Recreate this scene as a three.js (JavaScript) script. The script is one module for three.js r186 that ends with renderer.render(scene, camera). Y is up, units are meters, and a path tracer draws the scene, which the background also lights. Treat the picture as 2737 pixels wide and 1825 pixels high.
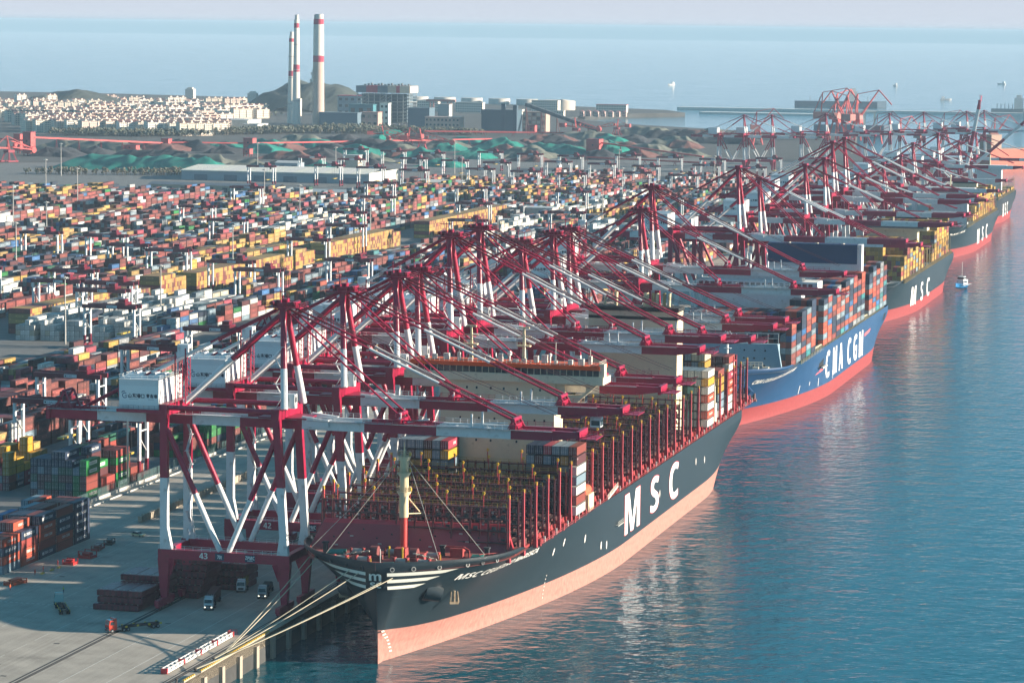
import * as THREE from 'three';
import { mergeGeometries } from 'three/addons/utils/BufferGeometryUtils.js';
import { FontLoader } from 'three/addons/loaders/FontLoader.js';
import { ImprovedNoise } from 'three/addons/math/ImprovedNoise.js';

// ---------------------------------------------------------------- camera, sky, sun, exposure
const R = Math.PI / 180;
const scene = new THREE.Scene();
const camera = new THREE.PerspectiveCamera(12.97, 1.5, 5, 60000);
camera.position.set(257.65, 160.7, 0);
{
  const yaw = 14.53 * R, pitch = 6.01 * R;
  camera.lookAt(257.65 - Math.sin(yaw) * 1000, 160.7 - Math.tan(pitch) * 1000, -Math.cos(yaw) * 1000);
  camera.rotateZ(0.66 * R);
}
const renderer = new THREE.WebGLRenderer({ antialias: true });
renderer.toneMapping = THREE.LinearToneMapping;
renderer.toneMappingExposure = 2.5;
renderer.shadowMap.enabled = true;
renderer.shadowMap.type = THREE.PCFSoftShadowMap;
{
  // a clear winter afternoon: pale at the horizon, blue above, the same all round
  const W = 16, H = 2048, data = new Float32Array(W * H * 4);
  const stops = [[-90, .02, .08, .12], [0, .265, .285, .325], [1, .25, .28, .325], [2.6, .13, .22, .29], [8, .05, .19, .29], [18, .045, .18, .28], [35, .035, .12, .20], [60, .014, .065, .11], [90, .012, .068, .125]];
  for (let j = 0; j < H; j++) {
    const e = (j + .5) / H * 180 - 90;
    let k = 0; while (k < stops.length - 2 && e > stops[k + 1][0]) k++;
    const a = stops[k], b = stops[k + 1], t = Math.min(1, Math.max(0, (e - a[0]) / (b[0] - a[0])));
    const s = k === 0 ? (t > .999 ? 1 : 0) : t;
    for (let i = 0; i < W; i++) { const o = (j * W + i) * 4; for (let c = 0; c < 3; c++) data[o + c] = a[c + 1] + (b[c + 1] - a[c + 1]) * s; data[o + 3] = 1; }
  }
  const sky = new THREE.DataTexture(data, W, H, THREE.RGBAFormat, THREE.FloatType);
  sky.mapping = THREE.EquirectangularReflectionMapping; sky.magFilter = THREE.LinearFilter; sky.needsUpdate = true;
  scene.background = sky; scene.environment = sky;
}
const sun = new THREE.DirectionalLight(new THREE.Color().setRGB(1, .86, .70), 5.0);
{
  const el = 13 * R, az = 10 * R;            // from the sea side, a little behind the things we look at
  sun.position.set(Math.cos(el) * Math.cos(az) * 2500, Math.sin(el) * 2500, -1200 - Math.cos(el) * Math.sin(az) * 2500);
  sun.target.position.set(0, 0, -1200);
  sun.castShadow = true; sun.shadow.radius = 1; sun.shadow.mapSize.set(4096, 4096);
  Object.assign(sun.shadow.camera, { left: -2400, right: 2400, top: 900, bottom: -900, near: 50, far: 6000 });
  scene.add(sun, sun.target);
}
scene.fog = new THREE.FogExp2(new THREE.Color().setRGB(.52, .74, .92), 0.000040);

// ---------------------------------------------------------------- helpers
let seed = 7;
const rnd = () => { seed = (seed + 0x6D2B79F5) | 0; let t = Math.imul(seed ^ (seed >>> 15), 1 | seed); t = (t + Math.imul(t ^ (t >>> 7), 61 | t)) ^ t; return ((t ^ (t >>> 14)) >>> 0) / 4294967296; };
const rr = (a, b) => a + (b - a) * rnd(), pick = (a) => a[Math.floor(rnd() * a.length)], lerp = (a, b, t) => a + (b - a) * t, clamp = (x, a, b) => Math.min(b, Math.max(a, x));
const noise = new ImprovedNoise();
const V = (x, y, z) => new THREE.Vector3(x, y, z);
const names = new Map();
function numbered(n) { const k = names.get(n) ?? 0; names.set(n, k + 1); return k ? n + '_' + String(k).padStart(3, '0') : n; }
const ORD = ['first', 'second', 'third', 'fourth', 'fifth', 'sixth', 'seventh', 'eighth', 'ninth', 'tenth', 'eleventh', 'twelfth', 'thirteenth', 'fourteenth', 'fifteenth', 'sixteenth', 'seventeenth', 'eighteenth', 'nineteenth', 'twentieth', 'twenty-first', 'twenty-second', 'twenty-third', 'twenty-fourth', 'twenty-fifth', 'twenty-sixth', 'twenty-seventh', 'twenty-eighth', 'twenty-ninth', 'thirtieth', 'thirty-first', 'thirty-second', 'thirty-third', 'thirty-fourth', 'thirty-fifth', 'thirty-sixth', 'thirty-seventh', 'thirty-eighth', 'thirty-ninth', 'fortieth', 'forty-first', 'forty-second', 'forty-third', 'forty-fourth', 'forty-fifth', 'forty-sixth', 'forty-seventh', 'forty-eighth', 'forty-ninth', 'fiftieth'];
function tag(o, label, category, group, kind) { if (label) o.userData.label = label; if (category) o.userData.category = category; if (group) o.userData.group = group; if (kind) o.userData.kind = kind; return o; }
function thing(name, label, category, p = [0, 0, 0], turn = 0, group) {
  const o = new THREE.Group(); o.name = numbered(name); o.position.set(...p); o.rotation.y = turn; scene.add(o);
  return tag(o, label, category, group);
}
function copyOf(o, label, p, turn = 0) { const c = o.clone(); c.name = numbered(o.name.replace(/_\d{3}$/, '')); c.userData = { ...o.userData }; if (label) c.userData.label = label; c.position.set(...p); c.rotation.y = turn; scene.add(c); return c; }

// collects boxes, bars, beams and free faces, each with its own colour, into one mesh
const lin = (r, g, b) => [r, g, b];
class MB {
  constructor() { this.p = []; this.n = []; this.u = []; this.c = []; this.i = []; this.col = [1, 1, 1]; }
  color(c) { this.col = c; return this; }
  face(pts, nor, uvs) {
    const k = this.p.length / 3;
    pts.forEach((q, j) => { this.p.push(...q); this.n.push(...nor); this.c.push(...this.col); this.u.push(...(uvs ? uvs[j] : [0, 0])); });
    for (let j = 1; j < pts.length - 1; j++) this.i.push(k, k + j, k + j + 1);
    return this;
  }
  quad(a, b, c, d, uvs) {
    const e = [b[0] - a[0], b[1] - a[1], b[2] - a[2]], f = [d[0] - a[0], d[1] - a[1], d[2] - a[2]];
    let n = [e[1] * f[2] - e[2] * f[1], e[2] * f[0] - e[0] * f[2], e[0] * f[1] - e[1] * f[0]]; const l = Math.hypot(...n) || 1; n = n.map((x) => x / l);
    const lu = Math.hypot(...e), lv = Math.hypot(...f);
    return this.face([a, b, c, d], n, uvs ?? [[0, 0], [lu, 0], [lu, lv], [0, lv]]);
  }
  box(cx, cy, cz, sx, sy, sz, turn = 0) {
    const x = sx / 2, y = sy / 2, z = sz / 2, c = Math.cos(turn), s = Math.sin(turn);
    const P = (a, b, d) => [cx + a * c + d * s, cy + b, cz - a * s + d * c];
    this.quad(P(-x, -y, z), P(x, -y, z), P(x, y, z), P(-x, y, z)); this.quad(P(x, -y, -z), P(-x, -y, -z), P(-x, y, -z), P(x, y, -z));
    this.quad(P(x, -y, z), P(x, -y, -z), P(x, y, -z), P(x, y, z)); this.quad(P(-x, -y, -z), P(-x, -y, z), P(-x, y, z), P(-x, y, -z));
    this.quad(P(-x, y, z), P(x, y, z), P(x, y, -z), P(-x, y, -z)); this.quad(P(-x, -y, -z), P(x, -y, -z), P(x, -y, z), P(-x, -y, z));
    return this;
  }
  // box given by its corners
  bx(x0, x1, y0, y1, z0, z1) { return this.box((x0 + x1) / 2, (y0 + y1) / 2, (z0 + z1) / 2, x1 - x0, y1 - y0, z1 - z0); }
  // straight member between two points, with w x h at the start and optionally other sizes at the end
  beam(a, b, w, h, w2 = w, h2 = h) {
    const A = V(...a), B = V(...b), d = B.clone().sub(A), L = d.length(); d.normalize();
    const side = Math.abs(d.y) > .99 ? V(1, 0, 0) : V(0, 1, 0).cross(d).normalize(), up = d.clone().cross(side).normalize();
    const q = (O, sw, sh, i, j) => { const v = O.clone().addScaledVector(side, sw * i / 2).addScaledVector(up, sh * j / 2); return [v.x, v.y, v.z]; };
    const s = [[-1, -1], [1, -1], [1, 1], [-1, 1]];
    for (let k = 0; k < 4; k++) { const [i, j] = s[k], [m, n] = s[(k + 1) % 4]; this.quad(q(A, w, h, m, n), q(A, w, h, i, j), q(B, w2, h2, i, j), q(B, w2, h2, m, n)); }
    this.quad(q(A, w, h, -1, -1), q(A, w, h, 1, -1), q(A, w, h, 1, 1), q(A, w, h, -1, 1)); this.quad(q(B, w2, h2, -1, 1), q(B, w2, h2, 1, 1), q(B, w2, h2, 1, -1), q(B, w2, h2, -1, -1));
    return this;
  }
  bar(a, b, r, sides = 8, r2 = r, caps = true) {
    const A = V(...a), B = V(...b), d = B.clone().sub(A), L = d.length(); d.normalize();
    const s = (Math.abs(d.y) > .99 ? V(1, 0, 0) : V(0, 1, 0).cross(d)).normalize(), u = d.clone().cross(s).normalize(), k = this.p.length / 3;
    for (let j = 0; j <= sides; j++) {
      const t = j / sides * Math.PI * 2, n = s.clone().multiplyScalar(Math.cos(t)).addScaledVector(u, Math.sin(t));
      for (const [O, rad, v] of [[A, r, 0], [B, r2, L]]) { this.p.push(O.x + n.x * rad, O.y + n.y * rad, O.z + n.z * rad); this.n.push(n.x, n.y, n.z); this.c.push(...this.col); this.u.push(j / sides * 6.28 * r, v); }
    }
    for (let j = 0; j < sides; j++) { const m = k + j * 2; this.i.push(m, m + 2, m + 1, m + 1, m + 2, m + 3); }
    if (caps) for (const [O, rad, sg] of [[A, r, -1], [B, r2, 1]]) {
      const pts = []; for (let j = 0; j < sides; j++) { const t = j / sides * Math.PI * 2 * sg, n = s.clone().multiplyScalar(Math.cos(t)).addScaledVector(u, Math.sin(t)); pts.push([O.x + n.x * rad, O.y + n.y * rad, O.z + n.z * rad]); }
      this.face(pts, [d.x * sg, d.y * sg, d.z * sg]);
    }
    return this;
  }
  // railing: two rails and posts along a polyline
  rail(pts, h = 1.1, step = 2, r = .035) {
    for (let i = 0; i + 1 < pts.length; i++) {
      const a = pts[i], b = pts[i + 1], L = Math.hypot(b[0] - a[0], b[1] - a[1], b[2] - a[2]), n = Math.max(1, Math.round(L / step));
      for (const f of [1, .5]) this.beam([a[0], a[1] + h * f, a[2]], [b[0], b[1] + h * f, b[2]], r * 2, r * 2);
      for (let k = 0; k <= n; k++) { const t = k / n, x = lerp(a[0], b[0], t), y = lerp(a[1], b[1], t), z = lerp(a[2], b[2], t); this.beam([x, y, z], [x, y + h, z], r * 2, r * 2); }
    }
    return this;
  }
  geo() {
    const g = new THREE.BufferGeometry();
    g.setAttribute('position', new THREE.Float32BufferAttribute(this.p, 3)); g.setAttribute('normal', new THREE.Float32BufferAttribute(this.n, 3));
    g.setAttribute('uv', new THREE.Float32BufferAttribute(this.u, 2)); g.setAttribute('color', new THREE.Float32BufferAttribute(this.c, 3)); g.setIndex(this.i);
    return g;
  }
  build(name, m, parent) { return mesh(name, this.geo(), m, parent); }
}
const mb = (c) => { const m = new MB(); return c ? m.color(c) : m; };
function mesh(name, geo, m, parent = scene) { const o = new THREE.Mesh(geo, m); o.name = parent === scene ? numbered(name) : name; o.castShadow = o.receiveShadow = true; parent.add(o); return o; }
// a grid of points f(i, j) -> [x, y, z] with smooth normals; uv(i, j) optional
function sheet(nu, nv, f, uv, flip) {
  const p = [], u = [], idx = [];
  for (let j = 0; j <= nv; j++) for (let i = 0; i <= nu; i++) { p.push(...f(i / nu, j / nv)); u.push(...(uv ? uv(i / nu, j / nv) : [i / nu, j / nv])); }
  for (let j = 0; j < nv; j++) for (let i = 0; i < nu; i++) { const a = j * (nu + 1) + i, b = a + 1, c = a + nu + 1, d = c + 1; if (flip) idx.push(a, c, b, b, c, d); else idx.push(a, b, c, b, d, c); }
  const g = new THREE.BufferGeometry(); g.setAttribute('position', new THREE.Float32BufferAttribute(p, 3)); g.setAttribute('uv', new THREE.Float32BufferAttribute(u, 2)); g.setIndex(idx); g.computeVertexNormals();
  return g;
}
function whiten(g, c = [1, 1, 1]) { const n = g.attributes.position.count, a = new Float32Array(n * 3); for (let i = 0; i < n; i++) a.set(c, i * 3); g.setAttribute('color', new THREE.BufferAttribute(a, 3)); return g; }

// ---------------------------------------------------------------- textures
function dataTex(w, h, f, srgb) {
  const d = new Uint8Array(w * h * 4);
  for (let j = 0; j < h; j++) for (let i = 0; i < w; i++) { const c = f(i / w, j / h, i, j), o = (j * w + i) * 4; d[o] = clamp(c[0], 0, 1) * 255; d[o + 1] = clamp(c[1], 0, 1) * 255; d[o + 2] = clamp(c[2], 0, 1) * 255; d[o + 3] = 255; }
  const t = new THREE.DataTexture(d, w, h); t.wrapS = t.wrapT = THREE.RepeatWrapping; t.magFilter = THREE.LinearFilter; t.minFilter = THREE.LinearMipmapLinearFilter; t.generateMipmaps = true;
  if (srgb) t.colorSpace = THREE.SRGBColorSpace; t.needsUpdate = true; return t;
}
function rep(t, x, y) { const c = t.clone(); c.repeat.set(x, y ?? x); c.needsUpdate = true; return c; }
// noise that closes on itself over one tile
function tn(u, v, f, z = 0) { const a = u * f, b = v * f, n = (x, y) => noise.noise(x, y, z); const x = u, y = v; return lerp(lerp(n(a, b), n(a - f, b), x), lerp(n(a, b - f), n(a - f, b - f), x), y); }
const fbm = (u, v, f, z = 0, o = 4) => { let s = 0, a = .5; for (let k = 0; k < o; k++) { s += a * tn(u, v, f, z + k * 7.3); f *= 2; a *= .5; } return s; };
function canvasTex(w, h, draw) {
  const c = document.createElement('canvas'); c.width = w; c.height = h; const x = c.getContext('2d'); draw(x, w, h);
  const t = new THREE.CanvasTexture(c); t.colorSpace = THREE.SRGBColorSpace; t.magFilter = THREE.LinearFilter; return t;
}
const T = {};
T.grime = dataTex(512, 512, (u, v) => { const a = fbm(u, v, 5, 1), b = fbm(u, v, 40, 3, 3), s = Math.max(0, tn(u, v, 9, 8) - .25) * .7; const g = .9 + a * .16 + b * .12 - s; return [g, g - s * .08, g - s * .14]; });
T.rough = dataTex(256, 256, (u, v) => { const g = .8 + fbm(u, v, 6, 11) * .5; return [g, g, g]; });
const std = (o) => new THREE.MeshStandardMaterial(o);
const M = {};
M.paint = std({ name: 'painted steel', vertexColors: true, map: rep(T.grime, 1 / 14), roughness: .5, roughnessMap: rep(T.rough, 1 / 9) });
M.dull = std({ name: 'weathered surface', vertexColors: true, map: rep(T.grime, 1 / 11), roughness: .85 });
M.gloss = std({ name: 'car paint', vertexColors: true, roughness: .25 });
M.glass = std({ name: 'dark window glass', color: new THREE.Color().setRGB(.02, .035, .045), roughness: .08 });
M.rubber = std({ name: 'tyre rubber', color: new THREE.Color().setRGB(.02, .02, .021), roughness: .9 });
const RED = [.36, .006, .045], DRED = [.16, .008, .022], WHITE = [.72, .74, .74], DECKRED = [.30, .035, .035], BLACK = [.018, .02, .022], YEL = [.62, .36, .03], CREAM = [.70, .58, .36], GREY = [.3, .31, .32], ORANGE = [.72, .10, .02], GREEN = [.02, .22, .15];
const font = await new FontLoader().loadAsync('fonts/droid/droid_sans_bold.typeface.json');
const fontReg = await new FontLoader().loadAsync('fonts/droid/droid_sans_regular.typeface.json');
// outline lettering as a triangulated sheet in its own plane; fitted to a width and height
function letters(text, w, h, f = font, seg = 4) {
  const g = new THREE.ShapeGeometry(f.generateShapes(text, 1), seg); g.computeBoundingBox(); const b = g.boundingBox, p = g.attributes.position;
  for (let i = 0; i < p.count; i++) p.setXYZ(i, (p.getX(i) - b.min.x) / (b.max.x - b.min.x) * w, (p.getY(i) - b.min.y) / (b.max.y - b.min.y) * h, 0);
  return g;
}
// move a flat sheet (x, y, lift) onto any surface
function wrap(g, f) { const p = g.attributes.position; for (let i = 0; i < p.count; i++) p.setXYZ(i, ...f(p.getX(i), p.getY(i), p.getZ(i))); g.computeVertexNormals(); return g; }
// ================================================================ water, land, quay
const quayX = (z) => z > -1600 ? 0 : z > -2000 ? (z + 1600) / 400 * 12 : z > -3400 ? -12 + (z + 2000) / 1400 * 45 : -57;
{
  // wind ripple: many small crossing waves on a tile that closes on itself
  const N = 1024, waves = [];
  for (let k = 0; k < 70; k++) { const f = Math.round(4 * Math.pow(1.052, k)) + 1, th = rr(-1.1, 1.1) + .5, kx = Math.round(Math.cos(th) * f), ky = Math.round(Math.sin(th) * f); waves.push([kx, ky, rr(0, 6.28), 1 / Math.pow(Math.hypot(kx, ky) + 2, 1.0)]); }
  const h = new Float32Array(N * N); let mx = 0;
  const sx = waves.map(([kx, ky, ph, a]) => { const c = new Float32Array(N), s = new Float32Array(N), c2 = new Float32Array(N), s2 = new Float32Array(N); for (let i = 0; i < N; i++) { c[i] = Math.cos(kx * i / N * 6.28318530718 + ph); s[i] = Math.sin(kx * i / N * 6.28318530718 + ph); c2[i] = Math.cos(ky * i / N * 6.28318530718); s2[i] = Math.sin(ky * i / N * 6.28318530718); } return [c, s, c2, s2, a]; });
  for (let j = 0; j < N; j++) for (const [c, s, c2, s2, a] of sx) { const A = a * c2[j], B = a * s2[j]; for (let i = 0; i < N; i++) h[j * N + i] += A * c[i] - B * s[i]; }
  for (const x of h) mx = Math.max(mx, Math.abs(x));
  const d = new Uint8Array(N * N * 4); for (let i = 0; i < N * N; i++) { const g = clamp(.5 + .5 * h[i] / mx, 0, 1) * 255; d[i * 4] = d[i * 4 + 1] = d[i * 4 + 2] = g; d[i * 4 + 3] = 255; }
  T.wave = new THREE.DataTexture(d, N, N); T.wave.wrapS = T.wave.wrapT = THREE.RepeatWrapping; T.wave.magFilter = THREE.LinearFilter; T.wave.needsUpdate = true;
  // slope map of the same kind of water at another size, turned
  const nd = new Uint8Array(N * N * 4), S = .9;
  for (let j = 0; j < N; j++) for (let i = 0; i < N; i++) {
    const dx = (h[j * N + (i + 1) % N] - h[j * N + (i + N - 1) % N]) / mx * 9 * S, dy = (h[((j + 1) % N) * N + i] - h[((j + N - 1) % N) * N + i]) / mx * 9 * S, l = Math.hypot(dx, dy, 1), o = (j * N + i) * 4;
    nd[o] = (.5 - .5 * dx / l) * 255; nd[o + 1] = (.5 - .5 * dy / l) * 255; nd[o + 2] = (.5 + .5 / l) * 255; nd[o + 3] = 255;
  }
  T.waveN = new THREE.DataTexture(nd, N, N); T.waveN.wrapS = T.waveN.wrapT = THREE.RepeatWrapping; T.waveN.magFilter = THREE.LinearFilter; T.waveN.needsUpdate = true;
  T.patch = dataTex(512, 512, (u, v) => { const g = .82 + fbm(u, v, 4, 71, 5) * .42; return [g, g, g]; }); T.gust = dataTex(512, 512, (u, v) => { const g = .72 + fbm(u, v, 5, 77, 5) * .9; return [g, g, g]; });
  const b = rep(T.wave, 1 / 47), n = rep(T.waveN, 1 / 131); n.rotation = .6; n.needsUpdate = true;
  M.water = new THREE.MeshPhysicalMaterial({ name: 'sea water', color: new THREE.Color().setRGB(.0005, .10, .14), roughness: .08, ior: 1.33, specularIntensity: .8, map: rep(T.patch, 1 / 900), roughnessMap: rep(T.gust, 1 / 700), bumpMap: b, bumpScale: .19, normalMap: n, normalScale: new THREE.Vector2(.10, .10) });
  const g = new THREE.PlaneGeometry(60000, 44000, 1, 1).rotateX(-Math.PI / 2), p = g.attributes.position, u = g.attributes.uv;
  for (let i = 0; i < p.count; i++) u.setXY(i, p.getX(i), p.getZ(i));
  const w = mesh('water', g, M.water); w.position.set(-2000, -7, -16500); tag(w, 'blue green rippled harbour water beside the ships', 'water', null, 'structure');
}
// concrete with slab joints, tyre marks and stains, 40 m to the tile
T.concrete = dataTex(1024, 1024, (u, v) => {
  const a = fbm(u, v, 6, 2, 5), b = fbm(u, v, 60, 4, 3), t = Math.max(0, fbm(u * 1, v * 1, 3, 21, 3)) * .5;
  const streak = fbm(u, v * .0 + .3, 48, 9, 3) * .16 + tn(u, v, 7, 15) * .05;
  const oil = Math.max(0, fbm(u, v, 9, 44, 4) - .22) * 1.1; let g = .8 + a * .42 + b * .16 + streak * 1.7 - t * .5 - oil;
  const ju = Math.abs((u * 8 + .5) % 1 - .5), jv = Math.abs((v * 8 + .5) % 1 - .5); if (ju < .007 || jv < .007) g -= .17;
  return [g, g * .98, g * .95];
});
T.asphalt = dataTex(512, 512, (u, v) => { const g = .75 + fbm(u, v, 5, 5, 5) * .5 + fbm(u, v, 80, 6, 2) * .2; return [g, g, g]; });
M.concrete = std({ name: 'quay concrete', color: new THREE.Color().setRGB(.47, .43, .375), map: rep(T.concrete, 1 / 46), roughness: .9 });
M.asphalt = std({ name: 'yard paving', color: new THREE.Color().setRGB(.20, .20, .195), map: rep(T.asphalt, 1 / 35), roughness: .92 });
M.earth = std({ name: 'bare land', color: new THREE.Color().setRGB(.075, .078, .078), map: rep(T.asphalt, 1 / 120), roughness: 1 });
M.wallc = std({ name: 'quay wall concrete', color: new THREE.Color().setRGB(.42, .37, .29), map: rep(T.grime, 1 / 6), roughness: .95 });
function flat(pts, y) { const s = new THREE.Shape(pts.map(([x, z]) => new THREE.Vector2(x, -z))), g = new THREE.ShapeGeometry(s).rotateX(-Math.PI / 2), p = g.attributes.position, u = g.attributes.uv; for (let i = 0; i < p.count; i++) { p.setY(i, y); u.setXY(i, p.getX(i), p.getZ(i)); } return g; }
{
  const shore = [[0, -520], [0, -1600], [-12, -2000], [-57, -3400], [-120, -3470], [-190, -3560], [-300, -3900], [-385, -4560], [-560, -4650], [-800, -4870], [-905, -5010], [-985, -5170], [-960, -5420], [-860, -5600], [-930, -5760], [-1150, -5900], [-1650, -6050], [-2300, -6250], [-3600, -6300], [-3600, -520]];
  // land body with real sides down into the water
  const s = new THREE.Shape(shore.map(([x, z]) => new THREE.Vector2(x, -z))), g = new THREE.ExtrudeGeometry(s, { depth: 12, bevelEnabled: false }).rotateX(-Math.PI / 2).translate(0, -12.03, 0);
  tag(mesh('ground', g, M.earth), 'bare brown ground of the port beyond the container yard', 'ground', null, 'structure');
  tag(mesh('apron', flat([[-1.2, -522], [-1.2, -1600], [-13.2, -2000], [-58, -3398], [-140, -3398], [-128, -2000], [-128, -522]], .006), M.concrete), 'pale concrete quay apron under the ship cranes', 'pavement', null, 'structure');
  tag(mesh('yard_paving', flat([[-128.2, -522], [-128.2, -2000], [-140.2, -3398], [-420, -3700], [-600, -3560], [-1000, -3240], [-1250, -3060], [-1500, -2900], [-1500, -522]], .0), M.asphalt), 'dark paving of the container yard between the stacks', 'pavement', null, 'structure');
  // quay edge: cope blocks, a fender pier every 9 m, yellow studs
  const st = tag(mesh('quay_wall', new THREE.BoxGeometry(1.2, 3, 878).translate(-.6, -1.47, -961), M.wallc), 'sunlit concrete quay wall with yellow studded edge', 'quay wall', null, 'structure');
  const cope = new THREE.BoxGeometry(1.0, .42, 3.9), stud = new THREE.BoxGeometry(.5, .3, .75), my = std({ name: 'yellow edge paint', color: new THREE.Color().setRGB(.62, .38, .04), roughness: .8, map: rep(T.grime, .4) });
  const gap = (z) => [-676, -689].some((q) => Math.abs(z - q) < 2);
  for (let z = -640; z > -742; z -= 4) { if (gap(z)) continue; const c = mesh('cope_block', cope, M.wallc, st); c.position.set(-.45, .2, z); for (const d of [-1.3, 0, 1.3]) { const q = mesh('stud', stud, my, c); q.position.set(.18, .3, d); } }
  const pier = mb([.36, .31, .25]); for (let z = -600; z > -1400; z -= 13) { pier.bx(-.2, .9, -9, -1.2, z - 1, z + 1); }
  const pm = pier.build('pier', M.dull, st); pm.userData.kind = 'stuff';
  const bol = new THREE.LatheGeometry([[0, 0], [.42, 0], [.42, .1], [.26, .2], [.24, .5], [.42, .62], [.45, .8], [.3, .9], [0, .92]].map(([x, y]) => new THREE.Vector2(x, y)), 12);
  const bz = [-664, -678, -691, -704, -713, -728];
  bz.forEach((z, i) => { const b = tag(mesh('bollard', bol, std({ name: 'bollard iron', color: new THREE.Color().setRGB(.06, .05, .045), roughness: .7 })), `${ORD[i]} iron mooring bollard on the quay edge, counting from the open end`, 'bollard', 'mooring bollards on the quay edge'); b.position.set(-1.9, .02, z); });
  // crane rails in their grooves and the cable slot, painted lane lines, dashed crossings
  const rail = mb([.05, .05, .052]); for (const x of [-3.6, -38.9]) { rail.bx(x - .55, x + .55, .01, .022, -1600, -560); rail.color([.09, .085, .08]).bx(x - .07, x + .07, .02, .09, -1600, -560).color([.05, .05, .052]); }
  rail.color([.045, .045, .045]).bx(-40.6, -40.0, .01, .022, -1600, -560).bx(-5.1, -4.7, .01, .022, -1600, -560);
  tag(rail.build('crane_rail', M.dull), 'dark steel crane rails running along the concrete quay apron', 'rails', null, 'structure');
  const ln = mb([.62, .62, .58]);
  for (const x of [-55, -70.5, -86, -101, -112]) for (let z = -560; z > -1200; z -= 14) ln.bx(x - .08, x + .08, .012, .02, z - 9, z);
  for (const z of [-760, -826, -905]) for (let x = -100; x < -50; x += 1.6) ln.bx(x, x + .8, .012, .02, z, z + .5);
  ln.bx(-18.1, -17.9, .012, .02, -1100, -560).bx(-29.1, -28.9, .012, .02, -1100, -560);
  tag(ln.build('lane_marking', M.dull), 'worn white lane markings on the quay apron', 'road marking', null, 'structure');
  // drain covers
  for (const [x, z] of [[-45, -672], [-58, -690], [-52, -684], [-48, -712], [-30, -745], [-84, -800], [-92, -812], [-96, -790]]) { const d = tag(mesh('drain_cover', new THREE.BoxGeometry(1.5, .03, .9), M.dull.clone()), 'dark iron drain cover let into the quay concrete', 'drain cover', 'drain covers in the quay concrete'); d.material = M.drain ??= std({ name: 'drain iron', color: new THREE.Color().setRGB(.05, .05, .05), roughness: .8 }); d.position.set(x, .02, z); }
}
// ================================================================ ship-to-shore cranes
const HAN = {
  shan: [[5, 1, 5, 9], [1.5, 4, 1.5, 9, 8.5, 9, 8.5, 4]],
  dong: [[1, 2, 9, 2], [4.5, .5, 2.5, 5, 8.5, 5], [5, 3.5, 5, 9.5], [3, 6.5, 1.5, 9], [7, 6.5, 8.8, 9]],
  gang: [[1, 1.5, 2, 2.5], [.6, 4, 1.6, 5], [.8, 9, 2.2, 6.5], [3.5, 2.2, 9.5, 2.2], [3, 4.5, 9.8, 4.5], [5, .8, 5, 4.5], [7.6, .8, 7.6, 4.5], [4.8, 4.5, 3, 6.8], [7.8, 4.5, 9.8, 6.5], [4.8, 6, 7.8, 6, 7.8, 7.6, 4.8, 7.6], [4.8, 6, 4.8, 9.3, 8.6, 9.3, 8.6, 8.4]],
  kou: [[1.5, 2, 8.5, 2, 8.5, 9, 1.5, 9, 1.5, 2]],
  qing: [[1.5, 1.2, 8.5, 1.2], [2, 2.6, 8, 2.6], [.8, 4, 9.2, 4], [5, .3, 5, 4], [2.8, 9.6, 2.8, 5, 7.2, 5, 7.2, 9.6], [2.8, 6.6, 7.2, 6.6], [2.8, 8, 7.2, 8]],
  dao: [[4.8, .3, 4, 1.5], [2.2, 5, 2.2, 1.8, 7, 1.8, 7, 3.6], [2.2, 5, 8, 5, 8, 9.2, 7, 9.5], [4.2, 2.6, 5.2, 3.4], [2, 6.4, 2, 8.8, 6.4, 8.8, 6.4, 6.4], [4.2, 5.8, 4.2, 8.8]],
};
T.house = canvasTex(1024, 512, (x, w, h) => {
  x.fillStyle = '#dfe5e6'; x.fillRect(0, 0, w, h);
  x.fillStyle = 'rgba(150,165,172,.5)'; for (let i = 0; i < w; i += 32) x.fillRect(i, 0, 3, h);
  x.strokeStyle = '#20283a'; x.lineCap = 'round';
  const put = (k, ox, oy, s, lw) => { x.lineWidth = lw; for (const st of HAN[k]) { x.beginPath(); for (let i = 0; i < st.length; i += 2) x[i ? 'lineTo' : 'moveTo'](ox + st[i] * s, oy + st[i + 1] * s); x.stroke(); } };
  ['shan', 'dong', 'gang', 'kou'].forEach((k, i) => put(k, 225 + i * 112, 195, 10.8, 18));
  ['qing', 'dao', 'gang'].forEach((k, i) => put(k, 706 + i * 98, 200, 9.4, 16));
  x.fillRect(684, 190, 5, 130); x.font = 'bold 20px sans-serif'; x.fillStyle = '#30384a'; x.fillText('SHANDONG PORT GROUP', 262, 340); x.fillText('QINGDAO PORT', 760, 340);
  x.lineWidth = 20; x.strokeStyle = '#24406a'; x.beginPath(); x.arc(145, 250, 60, -1.0, -5.6, true); x.stroke(); x.beginPath(); x.moveTo(150, 254); x.lineTo(204, 254); x.stroke(); x.beginPath(); x.arc(115, 195, 48, 3.4, 5.2); x.stroke();
});
M.houseSign = std({ name: 'machinery house front', map: T.house, roughness: .6 });
function plate(text, w, h, fg, bg) { return std({ name: 'painted sign plate', roughness: .6, map: canvasTex(256, 128, (x, W, H) => { x.fillStyle = bg; x.fillRect(0, 0, W, H); x.fillStyle = fg; x.textAlign = 'center'; x.textBaseline = 'middle'; text.forEach((s, i) => { x.font = `bold ${text.length > 1 && i ? 26 : 92}px sans-serif`; x.fillText(s, W / 2, text.length > 1 ? (i ? 104 : 52) : 66, W - 16); }); }) }); }
const plateT = plate(['70t'], 2, 1, '#f0f0ea', '#173450'), plateZ = plate(['ZPMC', 'SHANGHAI'], 2, 1, '#f0f0ea', '#173450');
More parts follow.
